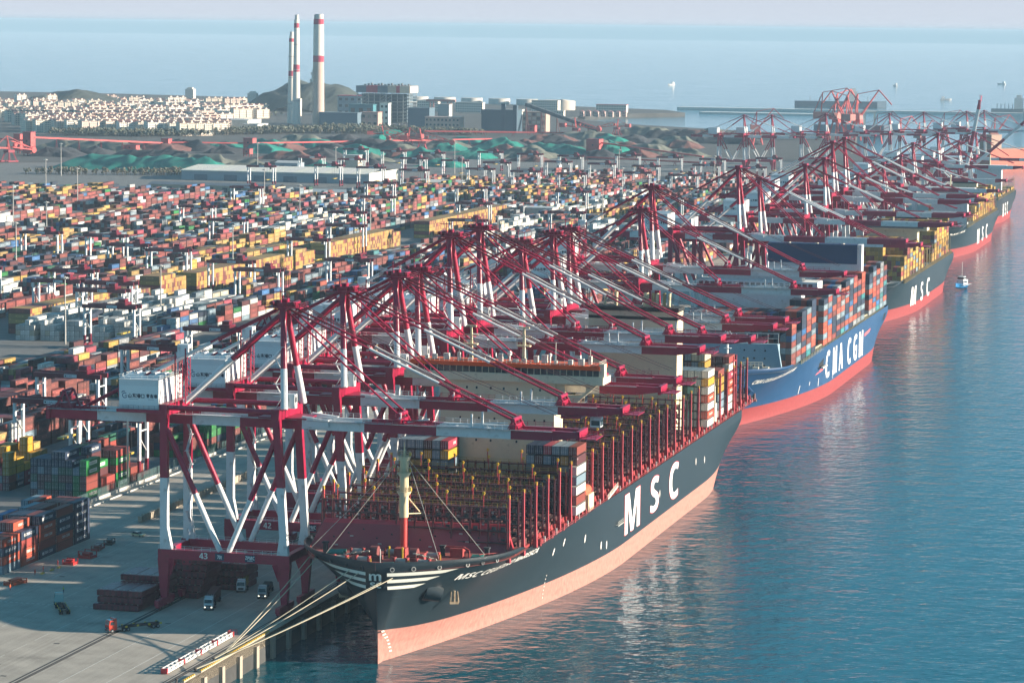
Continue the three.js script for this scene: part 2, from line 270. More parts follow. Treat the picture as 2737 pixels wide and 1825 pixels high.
// o: lift = extra height of the portal, up = height of the mast above the girder, k = banding; far = fewer small pieces; boomUp = angle of the raised boom
function makeCrane(root, o) {
  const { lift = 0, mast = 29.5, reach = 76.5, far = false, boomUp = 0, num, dark = 1, gauge = 34.9, sign = true } = o;
  const L = -3.8 - gauge, Wx = -3.8, zf = 9, gy = 50.5 + lift, top = gy + 5.4, ay = gy + 4 + mast;
  const red = RED.map((c) => c * dark), wh = WHITE, mid = (y) => 16.6 + (top - 16.6) * .49;
  const P = (fn, name, parent = root, m = M.paint) => { const b = mb(red); fn(b); return b.build(name, m, parent); };
  const two = (b, a, c, w, h, t) => { const q = a.map((v, i) => lerp(v, c[i], t)); b.color(wh).beam(a, q, w, h).color(red).beam(q, c, w, h); };
  for (const z of [zf, -zf]) {
    // legs: white below, red above, flared where they meet the lower beam
    P((b) => { two(b, [L, 16.6, z], [L, top, z], 2.1, 1.7, .5); b.color(wh).beam([L + .7, 16.6, z], [L + .1, 24, z], 3.2, 1.6, 1.4, 1.6); }, 'leg');
    P((b) => { two(b, [Wx, 16.6, z], [Wx - 2.6, top, z], 2.1, 1.7, .47); b.color(wh).beam([Wx - .5, 16.6, z], [Wx - .3, 24, z], 3.2, 1.6, 1.4, 1.6); }, 'leg');
    // lower cross beam and the legs under it
    const sb = P((b) => { b.bx(L - 1.6, Wx + 1.6, 14, 16.6, z - .95, z + .95); for (const x of [L, Wx]) b.beam([x, 14, z], [x, 3, z], 3.4, 1.9, 1.7, 1.5); for (const x of [L + 2.6, Wx - 2.6]) b.beam([x, 14.1, z], [x + (x < -20 ? -1.4 : 1.4), 9.5, z], 2.2, 1.6, .6, 1.5); }, 'sill_beam');
    if (!far) { const g = mb([.75, .75, .75]).rail([[L - 1.4, 16.6, z + .9], [Wx + 1.4, 16.6, z + .9]], 1.1, 2.5); g.build('railing', M.paint, sb); }
    if (num && z > 0) {
      const n = letters(num, 2.4, 1.7); n.translate(L + 10.5, 14.5, z + .985); mesh('number', whiten(n, [.8, .8, .76]), M.paint, sb);
      const p1 = mesh('load_plate', new THREE.BoxGeometry(2.6, 1.9, .06), plateT, sb); p1.position.set(L + 16.4, 15.3, z + .99);
      const p2 = mesh('maker_plate', new THREE.BoxGeometry(2.9, 1.9, .06), plateZ, sb); p2.position.set(L + 25.2, 15.3, z + .99);
    }
    // V of tubes between the legs
    for (const [x, y, d] of [[L + .8, top - 6.2, -1.4], [Wx - 2.9, top - 8.2, 1.4]]) P((b) => { const e = [(L + Wx) / 2 + d * .9, 16.7, z], a = [x, y, z], q = a.map((v, i) => lerp(v, e[i], .53)); b.color(red).bar(a, q, .78, far ? 6 : 10).color(wh).bar(q, e, .78, far ? 6 : 10); }, 'brace');
    P((b) => b.bar([L + .6, top - .4, z], [Wx - 2.2, top - .4, z], .72, far ? 6 : 10), 'tie_tube');
    if (far) continue;
    for (const x of [L, Wx]) P((b) => { b.bx(x - .6, x + .6, 1.6, 3.1, z - 6.2, z + 6.2).bx(x - .5, x + .5, 1.0, 1.7, z - 5.8, z - .6).bx(x - .5, x + .5, 1.0, 1.7, z + .6, z + 5.8); b.color([.05, .05, .055]); for (let k = 0; k < 8; k++) b.bar([x - .3, .5, z - 5.4 + k * 1.54], [x + .3, .5, z - 5.4 + k * 1.54], .48, 10); }, 'bogie');
  }
  // beams along the quay
  for (const x of [L, Wx]) { P((b) => b.bx(x - .8, x + .8, 14.2, 16.4, -zf + .9, zf - .9), 'sill_beam'); const xt = x === Wx ? x - 2.6 : x; P((b) => b.bx(xt - 1.1, xt + 1.1, top - 2.6, top + .5, -zf - 1.2, zf + 1.2), 'portal_beam'); }
  // girder with its bands and the machinery house
  const back = -75, bands = [[back, -60.5, 0], [-60.5, -46, 1], [-46, -32.4, 0], [-32.4, -18.6, 1], [-18.6, 1, 0]];
  const gir = P((b) => { for (const s of [-3.3, 3.3]) for (const [a, c, w] of bands) b.color(w ? wh : red).bx(a, c, gy, gy + 2.7, s - .75, s + .75); b.color(red); for (let x = back + 1; x < 0; x += 12) b.bx(x, x + .8, gy + .3, gy + 2.2, -2.5, 2.5); b.bx(back - .5, back + .6, gy - .3, gy + 3.4, -4.6, 4.6).bx(-13, 1, gy + 2.72, gy + 3.1, -5, 5); if (!far) { b.color([.3, .31, .32]).bx(back, -2, gy + 2.62, gy + 2.7, 4.1, 5.2).bx(back, -2, gy + 2.62, gy + 2.7, -5.2, -4.1); } }, 'girder');
  if (!far) {
    mb(wh).rail([[-62, gy + 2.7, 5.2], [-18, gy + 2.7, 5.2]], 1.1, 2).rail([[-60, gy + 2.7, -5.2], [-18, gy + 2.7, -5.2]], 1.1, 2).color(red).rail([[back, gy + 2.7, 5.2], [-62, gy + 2.7, 5.2]], 1.1, 2).rail([[back, gy + 2.7, -5.2], [back, gy + 2.7, 5.2]]).build('railing', M.paint, gir);
    P((b) => { b.beam([-73.5, gy + 2.7, 3], [-70.5, gy + 7.5, 3], .5, .5).beam([-68.5, gy + 2.7, 3], [-70.5, gy + 7.5, 3], .5, .5).beam([-73.5, gy + 2.7, -3], [-70.5, gy + 7.5, -3], .5, .5).beam([-68.5, gy + 2.7, -3], [-70.5, gy + 7.5, -3], .5, .5).beam([-71, gy + 7.5, 3.4], [-71, gy + 7.5, -3.4], .5, .6).bx(-72.5, -69, gy + 2.7, gy + 4, -1.5, 1.5); }, 'hoist_frame', gir);
  }
  const hx0 = -52, hx1 = -40.4, hy = gy + 4.2;
  const house = P((b) => {
    b.color([.74, .77, .78]); b.bx(hx0, hx1, hy, hy + 8.1, -9, 9); b.color(red).bx(hx0 - .4, hx1 + .8, hy - .9, hy - .02, -10, 10).bx(hx0 + 1, hx1 - 1, gy + 2.7, hy - .9, -4, -2.6).bx(hx0 + 1, hx1 - 1, gy + 2.7, hy - .9, 2.6, 4);
    b.color([.66, .69, .7]).quad([hx0 - .2, hy + 8.15, 9.2], [hx1 + .2, hy + 8.15, 9.2], [hx1 + .2, hy + 9.1, 0], [hx0 - .2, hy + 9.1, 0]).quad([hx1 + .2, hy + 8.15, -9.2], [hx0 - .2, hy + 8.15, -9.2], [hx0 - .2, hy + 9.1, 0], [hx1 + .2, hy + 9.1, 0]);
    if (!far) { b.color([.6, .6, .62]); for (let i = 0; i < 4; i++) b.bx(hx0 + 1.5 + i * 2.6, hx0 + 2.6 + i * 2.6, hy + 8.6, hy + 9.3, -2, 2); }
  }, 'machinery_house');
  if (sign) { const s = mesh('sign', new THREE.PlaneGeometry(11.4, 5.7).translate((hx0 + hx1) / 2, hy + 3.6, 9.04), M.houseSign, house); }
  if (!far) {
    for (const z of [-6, -1.5, 3.5]) P((b) => b.color([.2, .22, .24]).bx(hx1, hx1 + .07, hy + 1, hy + 3.2, z, z + 1), 'door', house);
    mb([.78, .8, .8]).rail([[hx0, hy + 8.2, 9], [hx1, hy + 8.2, 9], [hx1, hy + 8.2, -9], [hx0, hy + 8.2, -9], [hx0, hy + 8.2, 9]], 1.1, 1.6).color([.2, .21, .25]).rail([[hx0, hy, 9.9], [hx1 + .6, hy, 9.9], [hx1 + .6, hy, -9.9]], 1.1, 1.6).build('railing', M.paint, house);
    // lift tower with its cabin, beside the land legs
    P((b) => { for (const [x, z] of [[-40, -8], [-37.6, -8], [-40, -5.6], [-37.6, -5.6]]) b.bar([x, top, z], [x, top + 12, z], .13, 5); for (let y = 0; y < 12; y += 1.5) { b.beam([-40, top + y, -5.6], [-37.6, top + y + 1.5, -5.6], .12, .12).beam([-37.6, top + y, -8], [-37.6, top + y + 1.5, -5.6], .12, .12).beam([-40, top + y, -5.6], [-37.6, top + y, -5.6], .12, .12); } b.bar([-34.5, top, 4], [-34.5, top + 15.5, 4], .22, 6).bar([-37.5, top, 4], [-37.5, top + 14, 4], .22, 6).beam([-38, top + 9, 4], [-34, top + 9, 4], .2, .2); }, 'lift_tower');
    const cab = P((b) => b.color(wh).bx(-40.4, -37.2, top + 12, top + 15.4, -8.4, -5.2), 'lift_cabin'); P((b) => b.color([.05, .07, .08]).bx(-37.2, -37.14, top + 13, top + 14.4, -8, -6), 'window', cab);
    // zigzag stair on the rear land leg
    P((b) => { b.color([.62, .64, .66]); for (let k = 0, y = 17; y < top - 5; y += 4.2, k++) { const a = k % 2 ? -6.6 : -3.2, c = k % 2 ? -3.2 : -6.6; b.beam([L + 1.9, y, a], [L + 1.9, y + 4.2, c], .7, .14).beam([L + 1.9, y + 1, a], [L + 1.9, y + 5.2, c], .06, .06).bx(L + 1.4, L + 2.4, y + 4.1, y + 4.25, c - .7, c + .7); } }, 'stair');
    P((b) => { b.color([.7, .72, .72]); for (let k = 0, y = top; y < top + mast * .55; y += 3.4, k++) b.beam([-8.2 + (k % 2 ? 2 : 0), y, 4.5], [-8.2 + (k % 2 ? 0 : 2), y + 3.4, 4.5], .6, .12).bx(-8.8, -5.6, y + 3.3, y + 3.42, 4, 5); }, 'stair');
    const e = P((b) => b.color(wh).bx(-4.2, -1.9, top + .5, top + 4.4, 4.6, 7), 'electric_house'); P((b) => b.color([.06, .07, .08]).bx(-1.9, -1.85, top + 2.2, top + 3.6, 5.1, 6.4), 'window', e);
  }
  // mast: two legs leaning together to the head
  const hd = [-5, ay - 4.5, 0];
  for (const s of [1, -1]) P((b) => { const a = [-4.4, top + .3, 8.2 * s], c = [-6.9, ay - 4.2, 1.9 * s], q = a.map((v, i) => lerp(v, c[i], .44)); b.color(wh).bar(a, q, 1.0, far ? 6 : 12, .92).color(red).bar(q, c, .92, far ? 6 : 12, .8); }, 'mast_leg');
  const head = P((b) => {
    b.beam([-7, ay - 5.4, 2.1], [-7, ay - .4, 1.6], 1.7, 1.2).beam([-7, ay - 5.4, -2.1], [-7, ay - .4, -1.6], 1.7, 1.2).bx(-8.3, -5.6, ay - 1.9, ay - .2, -3, 3).bx(-11.6, -1.6, ay - 1.5, ay - 1.2, -3.9, 3.9);
    if (!far) { b.bx(-10.6, -8.6, ay - 1.2, ay + .3, -2, 0).bx(-5.4, -3.2, ay - 1.2, ay + .1, -1, 2.4).bx(-7.6, -6.2, ay - 1.2, ay + .9, -1.2, 1.2).beam([-11, ay + 2.6, -1], [-7, ay + 2.6, -1], .2, .2).beam([-8.8, ay - 1, -1], [-8.8, ay + 3.2, -1], .22, .22).beam([-6, ay - 1, 1], [-6, ay + 2.4, 1], .16, .16); b.color(DRED).bar([-10, ay - .2, -3], [-10, ay - .2, 3], .55, 8).bar([-4, ay - .2, -3], [-4, ay - .2, 3], .55, 8); }
  }, 'mast_head');
  if (!far) mb(DRED).rail([[-11.6, ay - 1.2, 3.9], [-1.6, ay - 1.2, 3.9], [-1.6, ay - 1.2, -3.9], [-11.6, ay - 1.2, -3.9], [-11.6, ay - 1.2, 3.9]], 1.15, 1.3, .05).build('railing', M.paint, head);
  // thick back stays to the land legs, thin ones to the girder's end
  for (const s of [-1.05, 1.05]) P((b) => { const a = [-8, ay - 3.6, s], c = [L + 3.2, top + .4, s * 1.9], q = a.map((v, i) => lerp(v, c[i], .5)); b.color(red).bar(a, q, .72, far ? 6 : 12).color(wh).bar(q, c, .72, far ? 6 : 12); }, 'backstay');
  for (const s of [-3, 3]) P((b) => { const a = [-8.5, ay - 1.8, s], c = [-66, gy + 2.9, s * 1.1], f = (t) => a.map((v, i) => lerp(v, c[i], t)); b.color(red).bar(a, f(.33), .34, 6).color(wh).bar(f(.33), f(.63), .34, 6).color(red).bar(f(.63), c, .34, 6); }, 'backstay');
  // boom on its hinge
  const boom = new THREE.Group(); boom.name = 'boom'; boom.position.set(1, gy + 1, 0); root.add(boom);
  const bb = [[0, 16, 1], [16, 36.3, 0], [36.3, 57, 1], [57, reach - 8, 0]];
  P((b) => {
    for (const s of [-3.3, 3.3]) { for (const [a, c, w] of bb) b.color(w ? wh : red).bx(a, c, -1, 1.7, s - .7, s + .7); b.color(red).beam([reach - 8, .35, s], [reach - 1, .85, s], 1.4, 2.7, 1.4, 1.5); }
    for (let x = 4; x < reach - 3; x += 9) b.color(bb.find(([a, c]) => x < c)?.[2] ? wh : red).bx(x, x + .7, -.6, 1.3, -2.7, 2.7);
    b.color(wh).beam([-1.5, .9, 4.2], [6, .9, 4.2], 1.2, 3.6, 1, 2).beam([-1.5, .9, -4.2], [6, .9, -4.2], 1.2, 3.6, 1, 2);
    b.color(red).bx(reach - 1.4, reach - .4, -.6, 1.9, -4.8, 4.8).bx(reach - .4, reach + 4, -.2, 0, -4.4, 4.4).beam([reach - 1, 0, 4.4], [reach + 4.5, 1.6, 4.4], .25, .25).beam([reach - 1, 0, -4.4], [reach + 4.5, 1.6, -4.4], .25, .25);
  }, 'boom_girder', boom);
  if (!far) {
    for (const s of [-4.6, 4.6]) P((b) => { for (const [a, c, w] of bb) { b.color([.36, .36, .37]).bx(a, c, 1.5, 1.58, s - .55, s + .55); b.color(w ? [.8, .82, .82] : red).rail([[a, 1.6, s * 1.12], [c, 1.6, s * 1.12]], 1.15, 2.1, .045); } }, 'walkway', boom), P((b) => b.rail([[reach, 0, s * .93], [reach + 4, 0, s * .93]], 1.1, 1.4, .05), 'railing', boom);
    P((b) => { b.color(wh); for (const [x, h] of [[46, 3.6], [49, 4.4], [26, 3]]) b.beam([x, 1.6, 3.4], [x, 1.6 + h, 3.4], .5, .5); b.beam([28, 2.2, 3], [34, 3.2, 3], .5, .4).beam([37, 2, 3], [56, 3.2, 3], .45, .35).color(red).beam([20, 2.4, 3], [35, 2.6, 3], .5, .4); }, 'boom_rest', boom);
    for (const x of [57.5, 25.5]) P((b) => b.beam([x - 1.4, 1.6, 3.3], [x, 4, 3.3], .5, .5).beam([x + 1.4, 1.6, 3.3], [x, 4, 3.3], .5, .5).beam([x - 1.4, 1.6, -3.3], [x, 4, -3.3], .5, .5).beam([x + 1.4, 1.6, -3.3], [x, 4, -3.3], .5, .5).bar([x, 4, -3.8], [x, 4, 3.8], .6, 8).bx(x - .9, x + .9, 1.6, 2.9, -4.2, 4.2), 'stay_bracket', boom);
  }
  boom.rotation.z = boomUp;
  if (o.trolley !== undefined) {
    const t = P((b) => { b.bx(-3, 3, -1.9, -1.1, -4.6, 4.6); for (const [x, z] of [[-2.4, -2.6], [2.4, -2.6], [-2.4, 2.6], [2.4, 2.6]]) b.color(BLACK).bar([x, -1.5, z], [x * .8, -o.drop, z], .07, 5); b.color([.62, .42, .05]).bx(-6, 6, -o.drop - .8, -o.drop, -1, 1); }, 'trolley', boom); t.position.x = o.trolley;
    const c = P((b) => { b.color(wh).bx(5, 8, -4.4, -1.6, -1.6, 1.6).color([.04, .06, .07]).bx(8, 8.06, -4, -2.4, -1.4, 1.4).bx(5.3, 7.7, -3.9, -2.5, 1.6, 1.66); }, 'operator_cabin', t);
  }
  const tipOf = (x, s) => { const v = V(x, 4, s).applyAxisAngle(V(0, 0, 1), boomUp).add(boom.position); return [v.x, v.y, v.z]; };
  for (const s of [-3.1, 3.1]) {
    if (boomUp) { P((b) => b.bar([-5, ay - 2.2, s * .6], tipOf(25.5, s), .2, 5), 'forestay'); continue; }
    P((b) => b.bar([-5.4, ay - 2.6, s * .75], tipOf(25.5, s), .27, 6), 'forestay');
    P((b) => { const a = [-5, ay - 1.8, s * .75], c = tipOf(57.5, s), f = (t) => a.map((v, i) => lerp(v, c[i], t)); b.color(DRED).bar(a, f(.2), .3, 6).color(red).bar(f(.2), f(.36), .3, 6).color(wh).bar(f(.36), f(.67), .42, 6).color(red).bar(f(.67), c, .3, 6); }, 'forestay');
    if (!far) P((b) => b.color([.10, .03, .04]).bar([-3, ay - .4, s * .4], tipOf(56, s * .7), .09, 4).bar([-3, ay - .4, s * .2], tipOf(57, s * .3), .09, 4).bar([-4, ay - 1, s * .4], tipOf(reach - 3, s * .7), .07, 4), 'hoist_rope');
  }
  return root;
}
const craneGroup = 'crimson and white ship cranes along the quay';
// [distance along the quay, type, label]
const CR = [
  [-774, 'A', 'crimson and white quay crane numbered 43, reaching over the black ship near its bow', '43'],
  [-827, 'A', 'crimson and white quay crane numbered 42, next along from crane 43', '42'],
  [-880, 'A', 'third quay crane from the black ship\'s bow, its boom in front of the cream bridge', '41'],
  [-903, 'A', 'fourth quay crane from the black ship\'s bow, close behind the third one', '40'],
  [-940, 'B', 'fifth quay crane from the black ship\'s bow, first of the two tall-masted ones'],
  [-976.5, 'B', 'sixth quay crane from the black ship\'s bow, second of the two tall-masted ones'],
  [-1034, 'A', 'seventh quay crane from the black ship\'s bow, beside the cream funnel casing'],
  [-1080, 'A', 'eighth quay crane from the black ship\'s bow, over its aft container bays'],
  [-1106, 'A', 'ninth quay crane from the black ship\'s bow, over its stern'],
  [-1234.5, 'A', 'shorter quay crane over the bow of the blue ship'],
  [-1256, 'B', 'tall quay crane over the grey forward wall of the blue ship'],
  [-1463, 'B', 'tall quay crane standing clear above the blue ship\'s white bridge'],
  [-1524, 'A', 'quay crane next behind the tall one over the blue ship\'s funnel'],
  [-1690, 'A', 'quay crane in the gap behind the blue ship\'s stern'],
  [-1778, 'A', 'shorter quay crane over the bow of the second black ship'],
  [-1818, 'B', 'tall quay crane over the second black ship\'s yellow containers, first of a pair'],
  [-1881, 'B', 'tall quay crane over the second black ship\'s yellow containers, second of a pair'],
  [-1962, 'C', 'quay crane over the middle of the second black ship'],
  [-2127, 'C', 'quay crane over the stern of the second black ship'],
  [-2257, 'C', 'hazy quay crane between the second and third black ships'],
  [-2355, 'D', 'hazy quay crane standing highest over the third black ship\'s bow'],
  [-2590, 'D', 'hazy quay crane over the third black ship\'s yellow stacks'],
  [-2830, 'U1', 'hazy quay crane with its boom raised almost upright'],
  [-2960, 'U2', 'hazy quay crane with its boom raised halfway'],
  [-3060, 'E', 'hazy quay crane behind the two raised booms'],
];
{
  const T0 = { A: { lift: .2, mast: 30.3 }, B: { lift: 6, mast: 33 }, C: { lift: -10, mast: 23, reach: 66 }, D: { lift: -7, mast: 26, reach: 66 }, E: { lift: -20, mast: 24, reach: 66 } };
  const proto = {};
  CR.forEach(([z, type, label, num], i) => {
    const far = z < -1300, key = type + (far ? 'f' : '') + (num ?? ''), p = [quayX(z), 0, z];
    if (proto[key]) return copyOf(proto[key], label, p);
    const root = thing('quay_crane', label, 'crane', p, 0, craneGroup);
    const o = type === 'U1' ? { ...T0.E, boomUp: 80 * R } : type === 'U2' ? { ...T0.E, boomUp: 42 * R } : T0[type];
    makeCrane(root, { ...o, far, num, ...(i === 2 ? { trolley: 44, drop: 9 } : i === 1 ? { trolley: 61, drop: 7 } : {}) });
    proto[key] = root;
  });
  // a second terminal beyond the yard: smaller cranes in the haze
  const spots = [[-330, -3310], [-302, -3330], [-255, -3420], [-190, -3480], [-160, -3560], [-118, -3640], [-102, -3690]];
  let far0 = null;
  spots.forEach(([x, z], i) => {
    const l = `${ORD[i]} small hazy quay crane from the warehouse side at the farther terminal`;
    if (far0) { const c = copyOf(far0, l, [x, 0, z], 0); c.scale.setScalar(.86); return; }
    far0 = thing('quay_crane', l, 'crane', [x, 0, z], 0, 'hazy quay cranes at the farther terminal'); makeCrane(far0, { lift: -5, mast: 26, reach: 60, far: true, sign: false }); far0.scale.setScalar(.86);
  });
}
// ================================================================ container ships
T.hullStain = dataTex(1024, 512, (u, v) => { const s = Math.max(0, fbm(u, v * .1, 90, 3, 3)) * .8, p = fbm(u, v, 8, 4, 4), r = Math.max(0, fbm(u, v * .07, 70, 5, 2) - .24) * 2.2, sc = Math.max(0, fbm(u * 1, v * 3, 14, 8, 4) - .3) * 2; const ju = Math.abs((u * 7 + .5) % 1 - .5) < .006, jv = Math.abs((v * 9 + .5) % 1 - .5) < .012; let g = .72 + p * .2 + s * .32 + sc + (ju ? .1 : 0) - (jv ? .1 : 0); return [g + r * .8, g + r * .25, g]; });
T.boot = dataTex(1024, 256, (u, v) => { const s = fbm(u, v * .15, 50, 33, 4), p = fbm(u, v, 7, 34, 5), r = Math.max(0, p - .08) * 1.5, d = Math.max(0, fbm(u, v * .3, 30, 36, 4) - .16) * 1.3; const jv = Math.abs((v * 5 + .5) % 1 - .5) < .015 ? .05 : 0; return [.86 + s * .3 - r * .16 - d * .5 - jv, .82 + s * .5 - r * .42 - d * .45 - jv, .80 + s * .5 - r * .44 - d * .4 - jv]; });
M.hullBlack = std({ name: 'black hull paint', color: new THREE.Color().setRGB(.019, .034, .046), roughness: .42, map: rep(T.hullStain, 1 / 60, 1 / 30) });
M.hullBlue = std({ name: 'blue hull paint', color: new THREE.Color().setRGB(.022, .085, .21), roughness: .42, map: rep(T.hullStain, 1 / 60, 1 / 30) });
M.bootPale = std({ name: 'faded red antifouling', color: new THREE.Color().setRGB(.42, .20, .165), roughness: .8, map: rep(T.boot, 1 / 55, 1 / 14) });
M.bootRed = std({ name: 'red antifouling', color: new THREE.Color().setRGB(.28, .036, .042), roughness: .75, map: rep(T.boot, 1 / 55, 1 / 14) });
M.deckRed = std({ name: 'red deck paint', color: new THREE.Color().setRGB(.34, .085, .075), roughness: .8, map: rep(T.grime, 1 / 12) });
M.letter = std({ name: 'white hull lettering', vertexColors: true, roughness: .55, side: THREE.DoubleSide });
// hull shape: u metres aft of the stem, y height; gives half the breadth there
function hullShape({ L, hb, deck, bow = 4, run = 165, flat = 62 }) {
  const ydk = (u) => { const t = clamp((u - flat * .5) / (flat * .36), 0, 1); return deck + bow * (1 - t * t * (3 - 2 * t)) * (1 + .06 * clamp(1 - u / 20, 0, 1)); };
  const wl = (u) => { const s = clamp((u - 4) / run, 0, 1); return hb * (1 - Math.pow(1 - s, 1.75)); };
  const dk = (u) => { const s = clamp((u + 3) / (flat * .6), 0, 1); return hb * (1 + .03 * (1 - clamp((u - 40) / 60, 0, 1))) * Math.pow(1 - Math.pow(1 - s, 2.2), .8); };
  const bl = (y) => Math.pow(clamp((y + 6) / (deck + bow + 5), 0, 1), 1.6);
  const us = (y) => -3 * bl(y);
  const half = (u, y) => { const b = bl(y), s = clamp((u - (L - 75)) / 75, 0, 1), fy = clamp((y + 7) / (deck + 4), 0, 1); return Math.max(.02, lerp(wl(u), dk(u), b) * (1 - .42 * s * s * Math.pow(1 - fy, 1.3))); };
  const keel = (u) => { const s = clamp((u - (L - 68)) / 68, 0, 1); return -10 + Math.pow(s, 1.5) * 17; };
  const bound = (u) => -.8 + 3 * Math.exp(-u / 26);
  return { ydk, half, keel, bound, us, L };
}
function buildHull(ship, H, mUp, mLow) {
  const { ydk, half, keel, bound, us, L } = H, ease = (t) => { const a = t * t * .55 + t * .45; return a; };
  for (const [name, m, lo, hi] of [['hull', mUp, (u) => Math.max(bound(u), keel(u)), ydk], ['boot_topping', mLow, keel, (u) => Math.max(bound(u), keel(u) + .02)]]) {
    const parts = [];
    for (const s of [1, -1]) parts.push(sheet(170, 36, (i, j) => { const u0 = ease(i) * L, y = lerp(lo(u0), hi(u0), j), st = us(y), u = u0 + st * Math.exp(-u0 / 8); return [s * (i === 0 ? .03 : half(Math.max(u, st + .02), y)), y, -u]; }, (i, j) => [ease(i) * L, lerp(lo(ease(i) * L), hi(ease(i) * L), j)], s < 0));
    if (name === 'hull') { const y0 = keel(L), y1 = ydk(L), t = mb(); t.quad([half(L, y1), y1, -L], [half(L, y0), y0, -L], [-half(L, y0), y0, -L], [-half(L, y1), y1, -L]); const g = t.geo(); g.deleteAttribute('color'); parts.push(g); }
    mesh(name, mergeGeometries(parts.map((g) => g.index ? g : g)), m, ship);
  }
  return ship;
}
// upright lettering on the sea side of the hull, from u0 for w metres, y0 for h metres
function sideText(ship, H, text, u0, w, y0, h, c = [.85, .85, .83], name = 'lettering', f = font) {
  const g = letters(text, w, h, f, 5); wrap(g, (x, y) => [H.half(u0 + x, y0 + y) + .07, y0 + y, -(u0 + x)]); return mesh(name, whiten(g, c), M.letter, ship);
}
// lettering that follows the curve of the bow at a given height; starts where the half breadth is h0
function bowText(ship, H, text, h0, uEnd, y0, h, c = [.8, .8, .76], slope = 0) {
  const pts = []; let s = 0, last = null;
  for (let u = -2; u < uEnd; u += .25) { const x = H.half(u, y0); if (x < h0) continue; if (last) s += Math.hypot(x - last[0], u - last[1]); pts.push([s, u]); last = [x, u]; }
  const at = (q) => { let k = 0; while (k < pts.length - 2 && pts[k + 1][0] < q) k++; const [a, b] = [pts[k], pts[k + 1]]; return lerp(a[1], b[1], (q - a[0]) / (b[0] - a[0])); };
  let g = letters(text, s, h, font, 3); g = tess(g, 1);
  wrap(g, (x, y) => { const u = at(x), yy = y0 + y + slope * x / s; return [H.half(u, yy) + .16, yy, -u + .1]; });
  return mesh('ship_name', whiten(g, c), M.letter, ship);
}
function tess(g, n) { let p = (g.index ? g.toNonIndexed() : g).attributes.position.array; for (let k = 0; k < n; k++) { const o = []; for (let i = 0; i < p.length; i += 9) { const a = [p[i], p[i + 1], p[i + 2]], b = [p[i + 3], p[i + 4], p[i + 5]], c = [p[i + 6], p[i + 7], p[i + 8]], m = (x, y) => x.map((v, j) => (v + y[j]) / 2), ab = m(a, b), bc = m(b, c), ca = m(c, a); o.push(...a, ...ab, ...ca, ...ab, ...b, ...bc, ...ca, ...bc, ...c, ...ab, ...bc, ...ca); } p = o; } const r = new THREE.BufferGeometry(); r.setAttribute('position', new THREE.Float32BufferAttribute(p, 3)); return r; }
const P2 = (parent, name, fn, m = M.paint, c) => { const b = mb(c); fn(b); return b.build(name, m, parent); };
// forecastle and main decks
function decks(ship, H, m, foc, main, uB) {
  mesh('deck', mergeGeometries([sheet(24, 2, (i, j) => { const u = lerp(-1.5, uB, Math.pow(i, 1.5)), w = Math.max(.05, H.half(u, foc + 1) - .35); return [lerp(-w, w, j), foc, -u]; }, (i, j) => [i * uB, j * 56]), sheet(20, 2, (i, j) => { const u = lerp(uB, H.L - .4, i), w = H.half(u, main) - .25; return [lerp(-w, w, j), main, -u]; }, (i, j) => [i * H.L, j * 56])]), m, ship);
}

